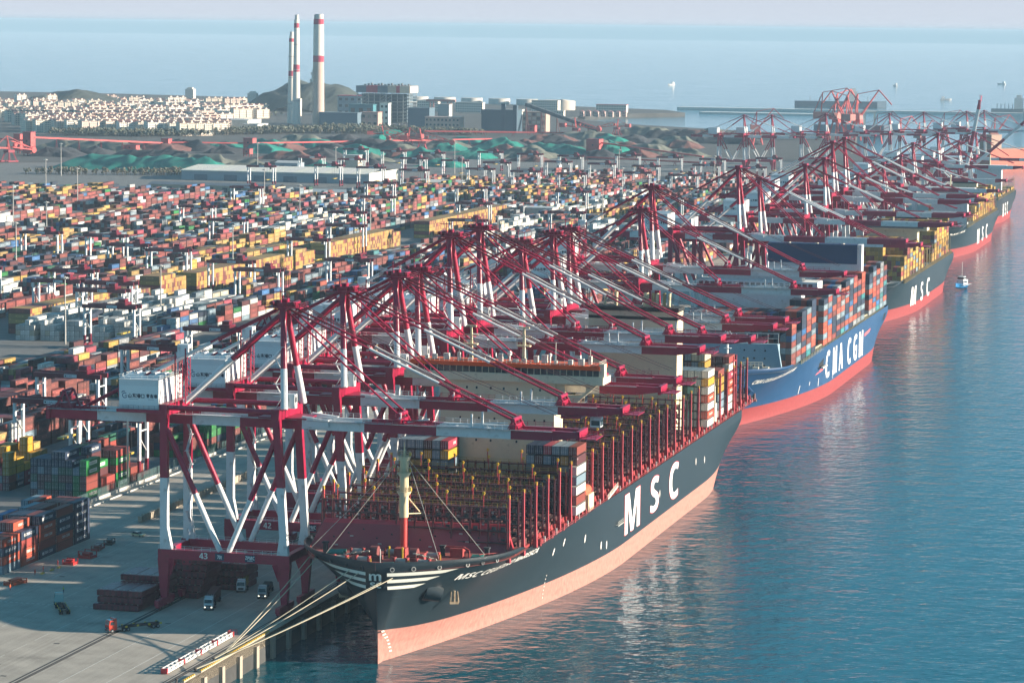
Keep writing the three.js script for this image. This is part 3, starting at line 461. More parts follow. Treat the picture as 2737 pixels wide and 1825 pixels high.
// ---------------------------------------------------------------- the black ship in front
const S1 = { z: -744, x: 29.3, L: 374, hb: 29.2 };
const H1 = hullShape({ L: 374, hb: 29.2, deck: 16.4, bow: 4.0 });
const ship1 = thing('container_ship', 'huge black container ship with red deck and mostly empty bays, bow towards us', 'container ship', [S1.x, 0, S1.z]);
{
  const s = ship1, H = H1;
  buildHull(s, H, M.hullBlack, M.bootPale);
  decks(s, H, M.deckRed, 18.2, 15.7, 45);
  // bulwark inside face and cap
  mesh('bulwark', whiten(mergeGeometries([1, -1].map((sd) => sheet(50, 1, (i, j) => { const u = lerp(-2.6, 54, Math.pow(i, 1.6)), y = H.ydk(u); return [sd * (H.half(u, y) - (j ? .55 : 0)), y + .03, -u]; }, null, sd > 0))), [.05, .03, .032]), std({ name: 'bulwark cap', vertexColors: true, roughness: .6, side: THREE.DoubleSide }), s);
  // side lettering with the red outline behind the white
  [['M', 168.5, 22, 1.5, 12.6], ['S', 207.5, 12.6, 2.2, 11.6], ['C', 238, 15, 1.6, 12.2]].forEach(([t, u, w, y, h]) => {
    const g = letters(t, w + 1.2, h + .5, font, 6); wrap(g, (x, yy) => [H.half(u + x, y + yy) + .04, y - .25 + yy, -(u - .5 + x)]); mesh('letter_outline', whiten(g, [.5, .04, .05]), M.letter, s);
    sideText(s, H, t, u, w, y, h, [.86, .86, .85], 'letter');
  });
  bowText(s, H, 'MSC CELESTINO MARESCA', 16.6, 73, 14.1, 1.75, [.86, .85, .8], -2.2);
  // winged badge round the stem
  const uAt = (h, y) => { let a = H.us(y), b = 80; for (let k = 0; k < 40; k++) { const m = (a + b) / 2; if (H.half(m, y) < h) a = m; else b = m; } return (a + b) / 2; };
  const onBow = (x, y, lift) => { const sd = Math.sign(x) || 1, h = Math.abs(x), u = uAt(Math.max(h, .05), y), e = .3, d = uAt(h + e, y) - u, l = Math.hypot(d, e); return [sd * (h + lift * d / l), y, -(u - lift * e / l)]; };
  const stripe = mb([.72, .72, .64]);
  for (const sd of [1, -1]) for (const [y0, y1, h1, tip, drop] of [[16.9, 17.75, 15.5, 19, .1], [15.1, 15.95, 11.6, 14.6, .1], [13.3, 14.15, 8.6, 11.2, .1]]) {
    const N = 16, f = (k) => lerp(2.9, tip, k / N);
    for (let k = 0; k < N; k++) { const a = f(k), b = f(k + 1), lo = (x) => lerp(y0, y1 + drop, clamp((x - h1) / (tip - h1), 0, 1)) , hi = (x) => y1 + drop * x / tip, q = [onBow(sd * a, lo(a), .1), onBow(sd * b, lo(b), .1), onBow(sd * b, hi(b), .1), onBow(sd * a, hi(a), .1)]; if (sd < 0) q.reverse(); stripe.quad(...q); }
  }
  stripe.build('wing_stripe', M.letter, s);
  { const g = new THREE.CircleGeometry(2.6, 40); wrap(g, (x, y) => { const q = onBow(x, 15.7 + y, .14); return q; }); g.attributes.position.setXYZ(0, ...onBow(.02, 15.7, .2)); mesh('badge', whiten(g, [.012, .016, .02]), M.letter, s); }
  for (const [t, x, y, w, h] of [['m', -1.7, 15.7, 3.2, 1.9], ['s', -1.55, 13.75, 1.45, 1.55], ['c', .05, 13.75, 1.45, 1.55]]) { let g = tess(letters(t, w, h, font, 4), 2); wrap(g, (a, b) => onBow(x + a, y + b, .24)); mesh('badge_letter', whiten(g, [.74, .74, .68]), M.letter, s); }
  // anchor housings, anchors, mooring pipes, tug marks
  for (const sd of [1, -1]) {
    const a = P2(s, 'anchor_housing', (b) => { const q = onBow(sd * 11.6, 11.8, -2.2), e = onBow(sd * 12.4, 10.2, 1.5); b.bar(q, e, 3.1, 24, 1.9); b.color([.012, .012, .013]).bar(e.map((v, i) => lerp(v, q[i], .02)), e.map((v, i) => lerp(v, q[i], -.02)), 1.5, 14); }, M.paint, [.03, .044, .052]);
    P2(a, 'anchor', (b) => { const e = onBow(sd * 13.9, 8.8, 1.7); b.beam([e[0], e[1] + 1.4, e[2]], [e[0], e[1] - 2, e[2]], .5, .5).beam([e[0] - 1.1, e[1] - 1.9, e[2] + .5], [e[0] + 1.1, e[1] - 1.9, e[2] - .5], .8, .6).beam([e[0] - 1.0, e[1] - 1.8, e[2] + .5], [e[0] - .7, e[1] + 1.2, e[2] + .5], .5, .35, .2, .2).beam([e[0] + 1.0, e[1] - 1.8, e[2] - .5], [e[0] + .8, e[1] + 1.2, e[2] - .4], .5, .35, .2, .2); }, M.dull, [.5, .38, .25]);
    for (const h of [4.2, 9.2, 15, 21, 24, 26.6]) { const p = P2(s, 'mooring_pipe', (b) => { const a = onBow(sd * h, 18.7, -.2), e = onBow(sd * h, 18.7, .22); b.bar(a, e, .62, 14).color([.01, .01, .012]).bar(e, e.map((v, i) => v + (e[i] - a[i]) * .05), .42, 12); }, M.paint, sd > 0 && h % 2 ? [.4, .4, .38] : [.05, .06, .065]); }
  }
  for (const [u, y] of [[92, 9], [100, 10.5], [122, 8], [222, 6.8], [284, 9], [300, 7.5], [140, 3], [146, 2.2]]) mesh('tug_mark', whiten(wrap(new THREE.CircleGeometry(1, 16), (x, yy) => [H.half(u + x * .5, y + yy) + .08, y + yy * 1.3, -(u + x * .5)]), [.75, .72, .68]), M.letter, s);
  P2(s, 'draught_mark', (b) => { for (let k = 0; k < 7; k++) { const y = -5 + k * 1.1, q = (x, yy) => onBow(x, yy, .08); b.quad(q(1.0, y), q(1.35, y), q(1.35, y + .45), q(1.0, y + .45)); const u = 92; b.quad([H.half(u, y) + .08, y, -u], [H.half(u + .4, y) + .08, y, -u - .4], [H.half(u + .4, y + .4) + .08, y + .4, -u - .4], [H.half(u, y + .4) + .08, y + .4, -u]); } }, M.letter, [.7, .66, .6]);
  P2(s, 'pilot_door', (b) => { const y0 = 7.5, u = 156; b.quad([28.56, y0, -u], [28.56, y0, -u - 7], [28.56, y0 + 3.2, -u - 7], [28.56, y0 + 3.2, -u]).color([.5, .5, .46]).bx(28.5, 29.9, y0 - 1.2, y0 - .9, -u - 8, -u).rail([[29.8, y0 - .9, -u - 8], [29.8, y0 - .9, -u]], 1.1, 1.2, .05); b.color([.012, .012, .014]).quad([28.56, 12.2, -366], [28.56, 12.2, -371], [28.56, 14, -371], [28.56, 14, -366]); b.color([.6, .6, .6]); for (const k of [366.8, 368.4, 370]) b.bx(28.5, 28.62, 12, 14.1, -k - .15, -k + .15); }, M.paint, [.01, .012, .014]);
  // breakwater: a leaning red wall across the forecastle with a brighter top edge
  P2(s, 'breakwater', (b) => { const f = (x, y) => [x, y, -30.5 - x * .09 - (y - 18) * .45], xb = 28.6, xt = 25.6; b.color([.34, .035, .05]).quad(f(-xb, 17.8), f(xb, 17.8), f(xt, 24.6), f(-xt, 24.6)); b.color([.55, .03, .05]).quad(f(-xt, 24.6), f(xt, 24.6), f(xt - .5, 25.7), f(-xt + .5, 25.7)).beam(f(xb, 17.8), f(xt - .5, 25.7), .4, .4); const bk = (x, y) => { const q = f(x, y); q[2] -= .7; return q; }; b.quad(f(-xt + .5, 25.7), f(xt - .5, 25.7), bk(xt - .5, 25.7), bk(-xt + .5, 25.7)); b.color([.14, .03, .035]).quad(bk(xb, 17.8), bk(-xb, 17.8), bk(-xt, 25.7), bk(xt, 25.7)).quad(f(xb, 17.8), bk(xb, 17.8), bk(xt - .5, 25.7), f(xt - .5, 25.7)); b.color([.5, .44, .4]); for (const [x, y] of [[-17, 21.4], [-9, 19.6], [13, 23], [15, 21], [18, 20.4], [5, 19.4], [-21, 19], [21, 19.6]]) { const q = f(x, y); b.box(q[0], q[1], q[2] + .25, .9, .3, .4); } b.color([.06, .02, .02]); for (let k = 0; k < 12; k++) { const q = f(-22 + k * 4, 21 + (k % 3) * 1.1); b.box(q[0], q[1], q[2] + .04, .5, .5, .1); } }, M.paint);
  // foremast
  const mast = P2(s, 'foremast', (b) => { const z = -23; b.color([.55, .05, .045]).bar([0, 18.2, z], [0, 28.6, z], .95, 16).color(CREAM).bar([0, 28.6, z], [0, 45.2, z], 1.25, 18, 1.15).bar([0, 45.2, z], [0, 49, z], .4, 8, .1).beam([.9, 29.6, z], [3.1, 29, z - 5.5], .25, .25).beam([-.9, 29.6, z], [-3.1, 29, z - 5.5], .25, .25).bar([1.1, 34, z], [2.9, 29.5, z - 5], .18, 6).bar([-1.1, 34, z], [-2.9, 29.5, z - 5], .18, 6); }, M.paint);
  for (const [y, r] of [[35.4, 2], [40.6, 1.9], [44.9, 1.8]]) P2(mast, 'lookout_platform', (b) => { b.bar([0, y, -23], [0, y + .25, -23], r, 14).bar([0, y - 1.2, -23], [0, y, -23], 1.1, 14, r); const n = 12; for (let k = 0; k < n; k++) { const a = k / n * 6.283, c = (k + 1) / n * 6.283; b.rail([[Math.cos(a) * r, y + .25, -23 + Math.sin(a) * r], [Math.cos(c) * r, y + .25, -23 + Math.sin(c) * r]], 1.2, 3, .05); } b.color([.8, .5, .05]).bx(r - .4, r + .1, y + .4, y + 1.3, -23.3, -22.7); }, M.paint, CREAM);
  for (const [x, z] of [[-25.4, -20], [-19, -14], [12.5, -14], [22.5, -24]]) P2(mast, 'stay', (b) => b.bar([Math.sign(x) * 1, 44.6, -23], [x, 19.3, z], .075, 5), M.paint, [.5, .48, .42]);
  // forecastle gear
  for (const [x, z] of [[-13, -8], [-7, -8.6], [3.5, -9], [9.6, -9], [-3, -22], [9, -20], [-12, -20]]) P2(s, 'mooring_winch', (b) => { b.color([.36, .05, .05]).bx(x - 2, x - 1.5, 18.2, 20.1, z - .9, z + .9).bx(x + 1.5, x + 2, 18.2, 20.1, z - .9, z + .9).bar([x - 1.6, 19.2, z], [x - 1.45, 19.2, z], 1, 14).bar([x + 1.45, 19.2, z], [x + 1.6, 19.2, z], 1, 14).color([.42, .4, .36]).bar([x - 1.45, 19.2, z], [x + 1.45, 19.2, z], .75, 12).color([.55, .3, .04]).bx(x + 2.2, x + 2.6, 18.2, 19.7, z + .9, z + 1.3); }, M.dull);
  for (const sd of [-1, 1]) P2(s, 'anchor_windlass', (b) => { const x = sd * 5.5, z = -14.5; b.color([.2, .05, .05]).bx(x - 2, x + 2, 18.2, 19.4, z - 2.2, z + 2.2).bar([x - 1, 20.2, z], [x + 1, 20.2, z], 1.7, 16).color([.42, .06, .06]).bx(x + sd * 1.6, x + sd * 3, 18.2, 20.6, z - 1, z + 1); b.color([.4, .36, .3]); for (let k = 0; k < 11; k++) { const t = k / 10, px = lerp(x + sd * 1, x + sd * 11, t), py = 20.9 - t * 2.2 + Math.sin(t * 3) * .3; b.box(px, py, z + 3 + t * 2, .95, .34, .34, k % 2 ? .5 : -.3); } }, M.dull);
  for (const [x0, x1, h, z0, z1] of [[-.9, 2.2, 21, -20, -17], [13, 16.5, 20.8, -26, -23]]) P2(s, 'deck_house', (b) => b.bx(x0, x1, 18.2, h, z0, z1), M.dull, [.38, .05, .05]);
  for (const [x, z, h] of [[-21, -19.5, 21.4], [10.4, -25, 21.2], [22.4, -26.5, 21]]) P2(s, 'vent', (b) => b.bx(x - .55, x + .55, 18.2, h - .4, z - .5, z + .5).bx(x - .8, x + .8, h - .4, h, z - .8, z + .8), M.dull, [.04, .04, .045]);
  P2(s, 'davit', (b) => b.beam([12.2, 21.4, -22], [17, 21.4, -22], .35, .5).beam([17, 21.4, -22], [18.6, 20.6, -22], .35, .5).beam([18.6, 20.6, -22], [18.6, 18.2, -22], .4, .4), M.dull, [.4, .05, .05]);
  for (const [x, z] of [[-2.5, -17.8], [1.5, -16.8]]) P2(s, 'air_pipe', (b) => b.bx(x - .2, x + .2, 18.2, 21.4, z - .2, z + .2), M.dull, [.8, .55, .04]);
  for (const [x, z, w] of [[-18, -20, 4.6], [1, -5, 2.6], [20.4, -24, 3]]) P2(s, 'teal_tarpaulin', (b) => { for (let k = 0; k < 6; k++) b.bar([x - w / 2, 18.6 + Math.sin(k) * .2, z - 1 + k * .4], [x + w / 2, 18.7 + Math.cos(k) * .2, z - 1 + k * .4], .5, 8); }, M.dull, [.03, .24, .2]);
  P2(s, 'railing', (b) => { b.rail([[-26, 18.2, -22], [-24, 18.2, -14], [-20.5, 18.2, -8]], 1.4, 1.4, .07).rail([[21, 18.2, -24], [25, 18.2, -28]], 1.2, 1.4, .06).rail([[-9, 18.2, -4.5], [9, 18.2, -4.5]], 1, 2, .05); }, M.paint, [.5, .09, .08]);
  P2(s, 'jackstaff', (b) => b.bar([0, 18.2, -1.5], [0, 23.4, -1.5], .12, 6), M.paint, [.75, .74, .7]);

  // --- cargo deck: hatch covers, lashing bridges, side posts
  const coverTex = dataTex(512, 512, (u, v) => { const n = fbm(u, v, 12, 9, 4), rib = Math.abs((v * 12) % 1 - .5) < .13 ? -.2 : 0, pad = (Math.abs((u * 16) % 1 - .5) < .1 && Math.abs((v * 4) % 1 - .5) < .1) ? .8 : 0; const g = .72 + n * .5 + rib; return [g + pad, g * .9 + pad, g * .86 + pad]; });
  M.cover = std({ name: 'hatch cover paint', color: new THREE.Color().setRGB(.13, .045, .042), roughness: .85, map: rep(coverTex, 1 / 16) });
  const zs = []; for (let k = -1; k < 25; k++) zs.push(-60 - 13.9 * k);
  const solid = (z) => (z < -118 && z > -129) || (z < -291 && z > -310);
  const coverG = [7.2, 10.4].map((w) => { const b = mb(); b.bx(-w / 2, w / 2, 0, 1.6, -6, 6); for (const x of [-w / 2 + .6, -w / 6, w / 6, w / 2 - .6]) b.bx(x - .18, x + .18, 1.6, 1.82, -5.7, 5.7); const g = b.geo(); g.deleteAttribute('color'); return g; });
  for (const z of zs) {
    if (solid(z - 7)) continue;
    for (const x of [-20.4, -9.9, 9.9, 20.4, 0]) { const c = mesh('hatch_cover', coverG[x ? 1 : 0], M.cover, s); c.position.set(x * .98, 16.9, z - 7); }
    P2(s, 'hatch_coaming', (b) => b.bx(-26, 26, 15.7, 16.9, z - 13, z - .9), M.paint, [.32, .05, .05]);
  }
  // one lashing bridge: columns, gangways on four levels, yellow handrails
  const bridgeG = (() => {
    const b = mb([.125, .022, .03]);
    for (let k = 0; k <= 20; k++) { const x = -26 + k * 2.6; b.bx(x - .17, x + .17, 15.7, 31, -.5, -.2); if (k % 2 === 0) b.bx(x - .2, x + .2, 15.7, 31, .55, .9); }
    for (const [y, c] of [[30.8, [.10, .022, .03]], [27.6, [.07, .025, .03]], [24.4, [.075, .025, .03]], [21.2, [.08, .025, .03]]]) b.color(c).bx(-26.4, 26.4, y - .28, y, -.75, 1.0);
    b.color([.05, .05, .055]); for (let k = 0; k < 20; k++) { const x = -24.7 + k * 2.6; for (const y of [21.2, 24.4, 27.6]) if ((k * 7 + y * 3 | 0) % 3) b.bx(x - .6, x + .6, y, y + .9, -.55, -.3); }
    b.color([.42, .40, .37]); for (let k = 0; k < 20; k++) { const x = -24.7 + k * 2.6; if (k % 3 === 0) b.bx(x - .3, x + .25, 29.1, 29.55, .85, 1.08); if (k % 4 === 1) b.bx(x - .4, x + .3, 25.9, 26.3, .85, 1.08); }
    return b.geo();
  })();
  const railG = (() => { const b = mb([.46, .33, .05]); b.rail([[-26, 30.8, 1], [26, 30.8, 1]], 1.15, 2.6, .045); return b.geo(); })();
  const postG = (() => { const b = mb([.50, .07, .085]); b.beam([0, 15.7, 0], [0, 22, 0], 1.15, 1.5, .62, .8).beam([0, 22, 0], [0, 33.6, 0], .62, .8, .56, .7).color([.16, .03, .04]).bx(-.5, -.28, 16, 32, -.5, .4).color([.72, .40, .05]).bx(-.3, .3, 33.2, 34.2, -.35, .35).bx(-.55, .1, 32.4, 32.8, -.2, .2); return b.geo(); })();
  const lampG = (() => { const b = mb([.52, .06, .07]); b.beam([0, 30.8, 0], [0, 34.4, 0], .24, .24).color([.72, .45, .04]).bx(-.26, .26, 34, 34.9, -.26, .26).bx(.1, .5, 34.3, 34.7, -.15, .15); return b.geo(); })();
  const sideG = (() => { const b = mb([.46, .07, .075]); b.bx(-1.3, 1.0, 15.7, 17.7, -3.1, -2.2).bx(-1.4, -.6, 17.7, 18.6, -6, -1).bx(-.6, .2, 15.7, 16.9, -8.5, -7.2).bx(-1.1, -.9, 17, 18.4, -10, -8).beam([-.4, 15.9, -11.5], [-.4, 18.5, -9.6], .4, .4).bx(-1.2, .4, 15.7, 16.2, -12.8, -9.4).color([.75, .74, .7]).bx(.75, 1.25, 16.2, 17.9, -6.6, -6.2).color([.4, .08, .08]).rail([[1.3, 15.9, -13.6], [1.3, 15.9, -.5]], 1.1, 1.6, .05); return b.geo(); })();
  const all = [-34, ...zs];
  all.forEach((z, k) => {
    const hid = solid(z);
    for (const sd of [1, -1]) { const p = mesh('side_post', postG, M.paint, s); p.position.set(sd * (k === 0 ? 26.4 : 27.4), 0, z); if (z < -58) { const q = mesh('side_bracket', sideG, M.paint, s); q.position.set(sd * 27.4, 0, z); if (sd < 0) q.rotation.y = Math.PI, q.position.z = z - 13.9; } }
    if (hid) return;
    const l = mesh('lashing_bridge', bridgeG, M.paint, s); l.position.z = z; mesh('handrail', railG, M.paint, l);
    for (let i = 0; i < 5; i++) { const p = mesh('lamp_post', lampG, M.paint, s); p.position.set(-20.8 + i * 10.4 + (k % 2 ? 2.6 : -1.5), 0, z + .3); }
  });
  // tall gangway posts on the quay side, seen between the crane legs
  // --- bridge house
  const wallC = [.76, .64, .45], hz0 = -117.6, hz1 = -128.4;
  const house = P2(s, 'bridge_house', (b) => { b.bx(-17, 18.3, 15.7, 57, hz1, hz0); b.color([.58, .49, .34]).bx(-17.05, 18.35, 46.6, 46.9, hz1 - .05, hz0 + .05); }, M.dull, wallC);
  for (const [y, xs] of [[52.4, [-15.6, -13, -9, -6, -1.6, 2.4, 6.6, 11.2, 13.6]], [43.2, [-11, -5.2, -.4, 4.6, 12, 15]], [36.6, [-12, -6, -1.5, 6.5, 12]]]) for (const x of xs) P2(house, 'window', (b) => b.bx(x, x + .55, y, y + .7, hz0, hz0 + .08), M.glass);
  P2(house, 'wing_bracket', (b) => { const z = hz0 - 1, f = [[18.3, 57], [33, 57], [31, 54.6], [22, 46.6], [18.3, 45.2]], hole = [[21.2, 54.4], [27.4, 54.4], [27.8, 53], [26.4, 51.6], [21.2, 51.4]]; const sh = new THREE.Shape(f.map(([x, y]) => new THREE.Vector2(x, y))); sh.holes.push(new THREE.Path(hole.map(([x, y]) => new THREE.Vector2(x, y)))); const g = new THREE.ExtrudeGeometry(sh, { depth: 1.4, bevelEnabled: false }).translate(0, 0, z - 1.4); const p = g.attributes.position, n = g.attributes.normal; for (let i = 0; i < p.count; i += 3) b.face([0, 1, 2].map((k) => [p.getX(i + k), p.getY(i + k), p.getZ(i + k)]), [n.getX(i), n.getY(i), n.getZ(i)]); }, M.dull, wallC);
  P2(house, 'bridge_deck', (b) => { b.bx(-28, 33.4, 55.1, 57.1, hz1 + 2, hz0 + 1.6).bx(-28, 33.4, 57.1, 57.5, hz0 + .6, hz0 + 1.5).bx(-26, 32.2, 59.5, 59.9, hz1 + 2, hz0 + 1.2); for (let k = 0; k <= 29; k++) { const x = -26 + k * 2; b.bx(x - .09, x + .09, 57.5, 59.5, hz0 + .2, hz0 + .42); } b.bx(32, 33.6, 57.1, 61.3, hz0 - 2, hz0 + 1).bx(5.8, 8.4, 55.3, 57.7, hz0 + 1.6, hz0 + 2.4); }, M.dull, [.72, .63, .46]);
  P2(house, 'window', (b) => b.bx(-26, 32, 57.4, 59.5, hz1 + 3, hz0 + .16), M.glass);
  P2(house, 'orange_band', (b) => b.bx(-26.2, 32.3, 59.35, 60.6, hz1 + 2, hz0 + 1.35), M.dull, [.85, .10, .015]);
  for (const x of [-9, 7.4]) P2(house, 'radar_mast', (b) => { const z = -123; b.beam([x, 60, z], [x, 70.4, z], 1.1, 1.1, .5, .5).bx(x - 2, x + 2, 65, 65.4, z - 1, z + 1).bar([x - 2.2, 68, z], [x + 2.2, 68, z], .2, 6).bx(x - 1.6, x + 1.6, 70.4, 70.9, z - .3, z + .3).rail([[x - 2, 65.4, z + 1], [x + 2, 65.4, z + 1]], 1, 1); }, M.dull, CREAM);
  for (const [x, r] of [[-6, 1], [3.5, .8], [16, .6]]) P2(house, 'radome', (b) => { { for (let k = 0; k < 4; k++) { const a = -1.2 + k * .75, c = a + .75; b.bar([x, 63 + Math.sin(a) * r, -121], [x, 63 + Math.sin(c) * r, -121], Math.cos(a) * r, 12, Math.max(.02, Math.cos(c) * r), false); } b.bar([x, 60.6, -121], [x, 62.4, -121], .25, 6); } }, M.dull, [.8, .8, .76]);
  P2(house, 'railing', (b) => b.rail([[-26, 60.6, hz0 + 1.2], [32, 60.6, hz0 + 1.2], [32, 60.6, hz1 + 2.4]], 1.2, 1.5, .05), M.paint, [.75, .7, .6]);
  for (let k = 0; k < 16; k++) P2(house, 'roof_gear', (b) => { const x = -23 + k * 3.4 + Math.sin(k * 5) * 1; b.bx(x, x + .9 + (k % 3) * .4, 60.6, 61.5 + (k % 4) * .5, -123 + (k % 5), -121.6 + (k % 5)); if (k % 3 === 0) b.bar([x + .4, 61.4, -122.3 + (k % 5)], [x + .4, 65 + k % 5, -122.3 + (k % 5)], .1, 5); }, M.dull, [.62, .6, .54]);
  // lifeboats, gear and ladders by the wing
  P2(s, 'lifeboat', (b) => { b.bar([26.6, 22.4, -126], [26.6, 22.4, -119], 1.6, 12, 1.4).bar([26.6, 22.4, -119], [26.6, 22.4, -117.6], 1.4, 12, .4).bar([26.6, 22.4, -127.6], [26.6, 22.4, -126], .4, 12, 1.6); }, M.dull, [.62, .13, .06]);
  P2(s, 'service_tower', (b) => { for (let y = 16; y < 36; y += 3) b.rail([[21, y, -117.4], [27.6, y, -117.4], [27.6, y, -120]], 1.1, 1.2, .06).bx(21, 27.6, y - .15, y, -120, -117.4); b.bx(24.6, 28.4, 15.7, 21.4, -128, -121); }, M.dull, [.66, .58, .38]);
  P2(s, 'gangway', (b) => { b.beam([28.3, 16.4, -146], [28.3, 18.4, -160], 1, .5).rail([[28.7, 16.6, -146], [28.7, 18.6, -160]], 1, 1.4, .05); }, M.dull, [.72, .68, .58]);
  // --- funnel casing
  const fz0 = -296, fz1 = -306;
  const fun = P2(s, 'funnel_casing', (b) => { b.bx(-13, 19.4, 15.7, 58, fz1, fz0).color([.016, .018, .02]).bx(-13.06, 19.46, 57.2, 58.3, fz1 - .06, fz0 + .06).color([.64, .54, .38]).bx(-13, 19.4, 58.3, 60.2, fz1, fz0).color([.016, .018, .02]).bx(-13.4, 19.8, 60.2, 61.6, fz1 - .4, fz0 + .4); b.color([.3, .27, .2]); for (let k = 0; k < 9; k++) b.bx(-11 + k * 2.4, -9.4 + k * 2.4, 45.6, 46, fz0, fz0 + .3); }, M.dull, wallC);
  for (const [x, r, c] of [[-4, .7, CREAM], [7, 1.0, CREAM], [9.6, .6, [.4, .3, .12]], [11, .6, CREAM], [13.6, .6, [.4, .3, .12]], [15.4, .6, CREAM], [-8, .5, CREAM]]) P2(fun, 'exhaust_pipe', (b) => b.bar([x, 61.6, -300], [x, 66.4, -300.6], r, 10).color([.02, .02, .02]).bar([x, 66.4, -300.6], [x, 66.5, -300.6], r * .8, 10), M.dull, c);
  P2(s, 'stern_gallows', (b) => { for (const z of [-366, -372]) b.beam([26.9, 15.7, z], [26.9, 37.6, z], .7, .8).beam([20.5, 15.7, z], [20.5, 36, z], .6, .7); for (const y of [26, 31, 35.6]) b.beam([20.5, y, -372], [26.9, y, -372], .4, .4).beam([26.9, y, -366], [26.9, y, -372], .4, .4); }, M.paint, [.46, .06, .075]);
  P2(s, 'crane_arm', (b) => b.color([.78, .72, .55]).beam([26, 16, -333], [26, 30, -333], 1.2, 1.2, .9, .9).beam([26, 30, -333], [25, 33.4, -336], .8, .8).bx(24.6, 27.4, 15.7, 24, -331.8, -328), M.dull);
}
// ================================================================ shipping containers
const boxTex = (base, draw) => canvasTex(512, 256, (x, w, h) => {   // upper half: long side, lower left: doors, lower middle: blind end, lower right: roof
  const g = (v) => `rgba(${v},${v},${v},`; x.fillStyle = base; x.fillRect(0, 0, w, h);
  for (let i = 0; i < w; i += 8) { x.fillStyle = g(0) + '.10)'; x.fillRect(i, 4, 3, 120); }
  x.fillStyle = g(0) + '.30)'; x.fillRect(0, 0, w, 4); x.fillRect(0, 122, w, 6); x.fillRect(0, 0, 5, 128); x.fillRect(w - 5, 0, 5, 128);
  x.fillStyle = g(0) + '.35)'; for (const i of [22, 44, 62, 80, 102]) x.fillRect(i, 132, 3, 120); x.fillRect(0, 128, 128, 4); x.fillRect(0, 250, 128, 6); x.fillRect(0, 128, 4, 128); x.fillRect(124, 128, 4, 128); x.fillStyle = g(255) + '.55)'; x.fillRect(86, 142, 14, 8); x.fillRect(88, 156, 12, 3); x.fillRect(88, 162, 10, 3); x.fillRect(8, 200, 10, 6);
  for (let i = 128; i < 256; i += 10) { x.fillStyle = g(0) + '.14)'; x.fillRect(i, 132, 4, 120); } x.fillStyle = g(0) + '.3)'; x.fillRect(128, 128, 128, 4); x.fillRect(128, 250, 128, 6);
  for (let i = 256; i < 512; i += 9) { x.fillStyle = g(0) + '.10)'; x.fillRect(i, 128, 4, 128); }
  draw?.(x);
  for (let k = 0; k < 60; k++) { x.fillStyle = `rgba(${80 + k},40,20,${.05 + .12 * ((k * 37) % 10) / 10})`; x.fillRect((k * 83) % 512, (k * 59) % 256, 3 + (k * 7) % 16, 1 + (k * 3) % 4); }
});
const txt = (x, s, px, py, size, c = '#f2f2ee', f = 'bold') => { x.fillStyle = c; x.font = `${f} ${size}px sans-serif`; x.textBaseline = 'middle'; x.textAlign = 'center'; x.fillText(s, px, py); };
function boxGeo(len) {
  const b = mb(), L = len / 2, w = 1.219, h = 2.6; const U = (a, c, d, e) => [[a, c], [d, c], [d, e], [a, e]];
  b.quad([w, 0, L], [w, 0, -L], [w, h, -L], [w, h, L], U(0, .5, 1, 1)); b.quad([-w, 0, -L], [-w, 0, L], [-w, h, L], [-w, h, -L], U(0, .5, 1, 1));
  b.quad([-w, 0, L], [w, 0, L], [w, h, L], [-w, h, L], U(0, 0, .25, .5)); b.quad([w, 0, -L], [-w, 0, -L], [-w, h, -L], [w, h, -L], U(.25, 0, .5, .5));
  b.quad([-w, h, L], [w, h, L], [w, h, -L], [-w, h, -L], [[.5, 0], [.5, .5], [1, .5], [1, 0]]);
  return b;
}
// near containers: corner posts, rails and castings stand proud of the corrugated skin
function boxNear(len) {
  const b = boxGeo(len - .1), L = len / 2, e = .06; const U = [[.26, .03], [.27, .03], [.27, .04], [.26, .04]];
  for (let i = 0; i < b.p.length; i += 3) { b.p[i] *= .965; if (b.p[i + 1] > 2) b.p[i + 1] = 2.55; }
  const post = (x0, x1, y0, y1, z0, z1) => { const k = b.u.length; b.bx(x0, x1, y0, y1, z0, z1); for (let i = k; i < b.u.length; i += 2) { b.u[i] = .266; b.u[i + 1] = .02 + (i % 8) * .0001; } };
  for (const sx of [-1, 1]) { const x0 = sx > 0 ? 1.13 : -1.22, x1 = sx > 0 ? 1.22 : -1.13; for (const sz of [-1, 1]) post(x0, x1, 0, 2.59, sz > 0 ? L - .16 : -L, sz > 0 ? L : -L + .16); post(x0, x1, 2.47, 2.585, -L + .16, L - .16); post(x0, x1, 0, .15, -L + .16, L - .16); }
  for (const sz of [-1, 1]) { const z0 = sz > 0 ? L - .1 : -L, z1 = sz > 0 ? L : -L + .1; post(-1.13, 1.13, 2.47, 2.585, z0, z1); post(-1.13, 1.13, 0, .14, z0, z1); }
  return b.geo();
}
const lockG = (() => { const b = mb([.7, .7, .7]); for (const x of [-.85, -.35, .35, .85]) b.bx(x - .03, x + .03, .12, 2.5, .0, .06).bx(x - .1, x + .1, .9, 1.0, .0, .09); b.color([.2, .2, .2]).bx(-.02, .02, .1, 2.5, 0, .02); return b.geo(); })();
const near40 = boxNear(12.19), near20 = boxNear(6.06);
{ const g = near40; g.deleteAttribute('color'); near20.deleteAttribute('color'); }
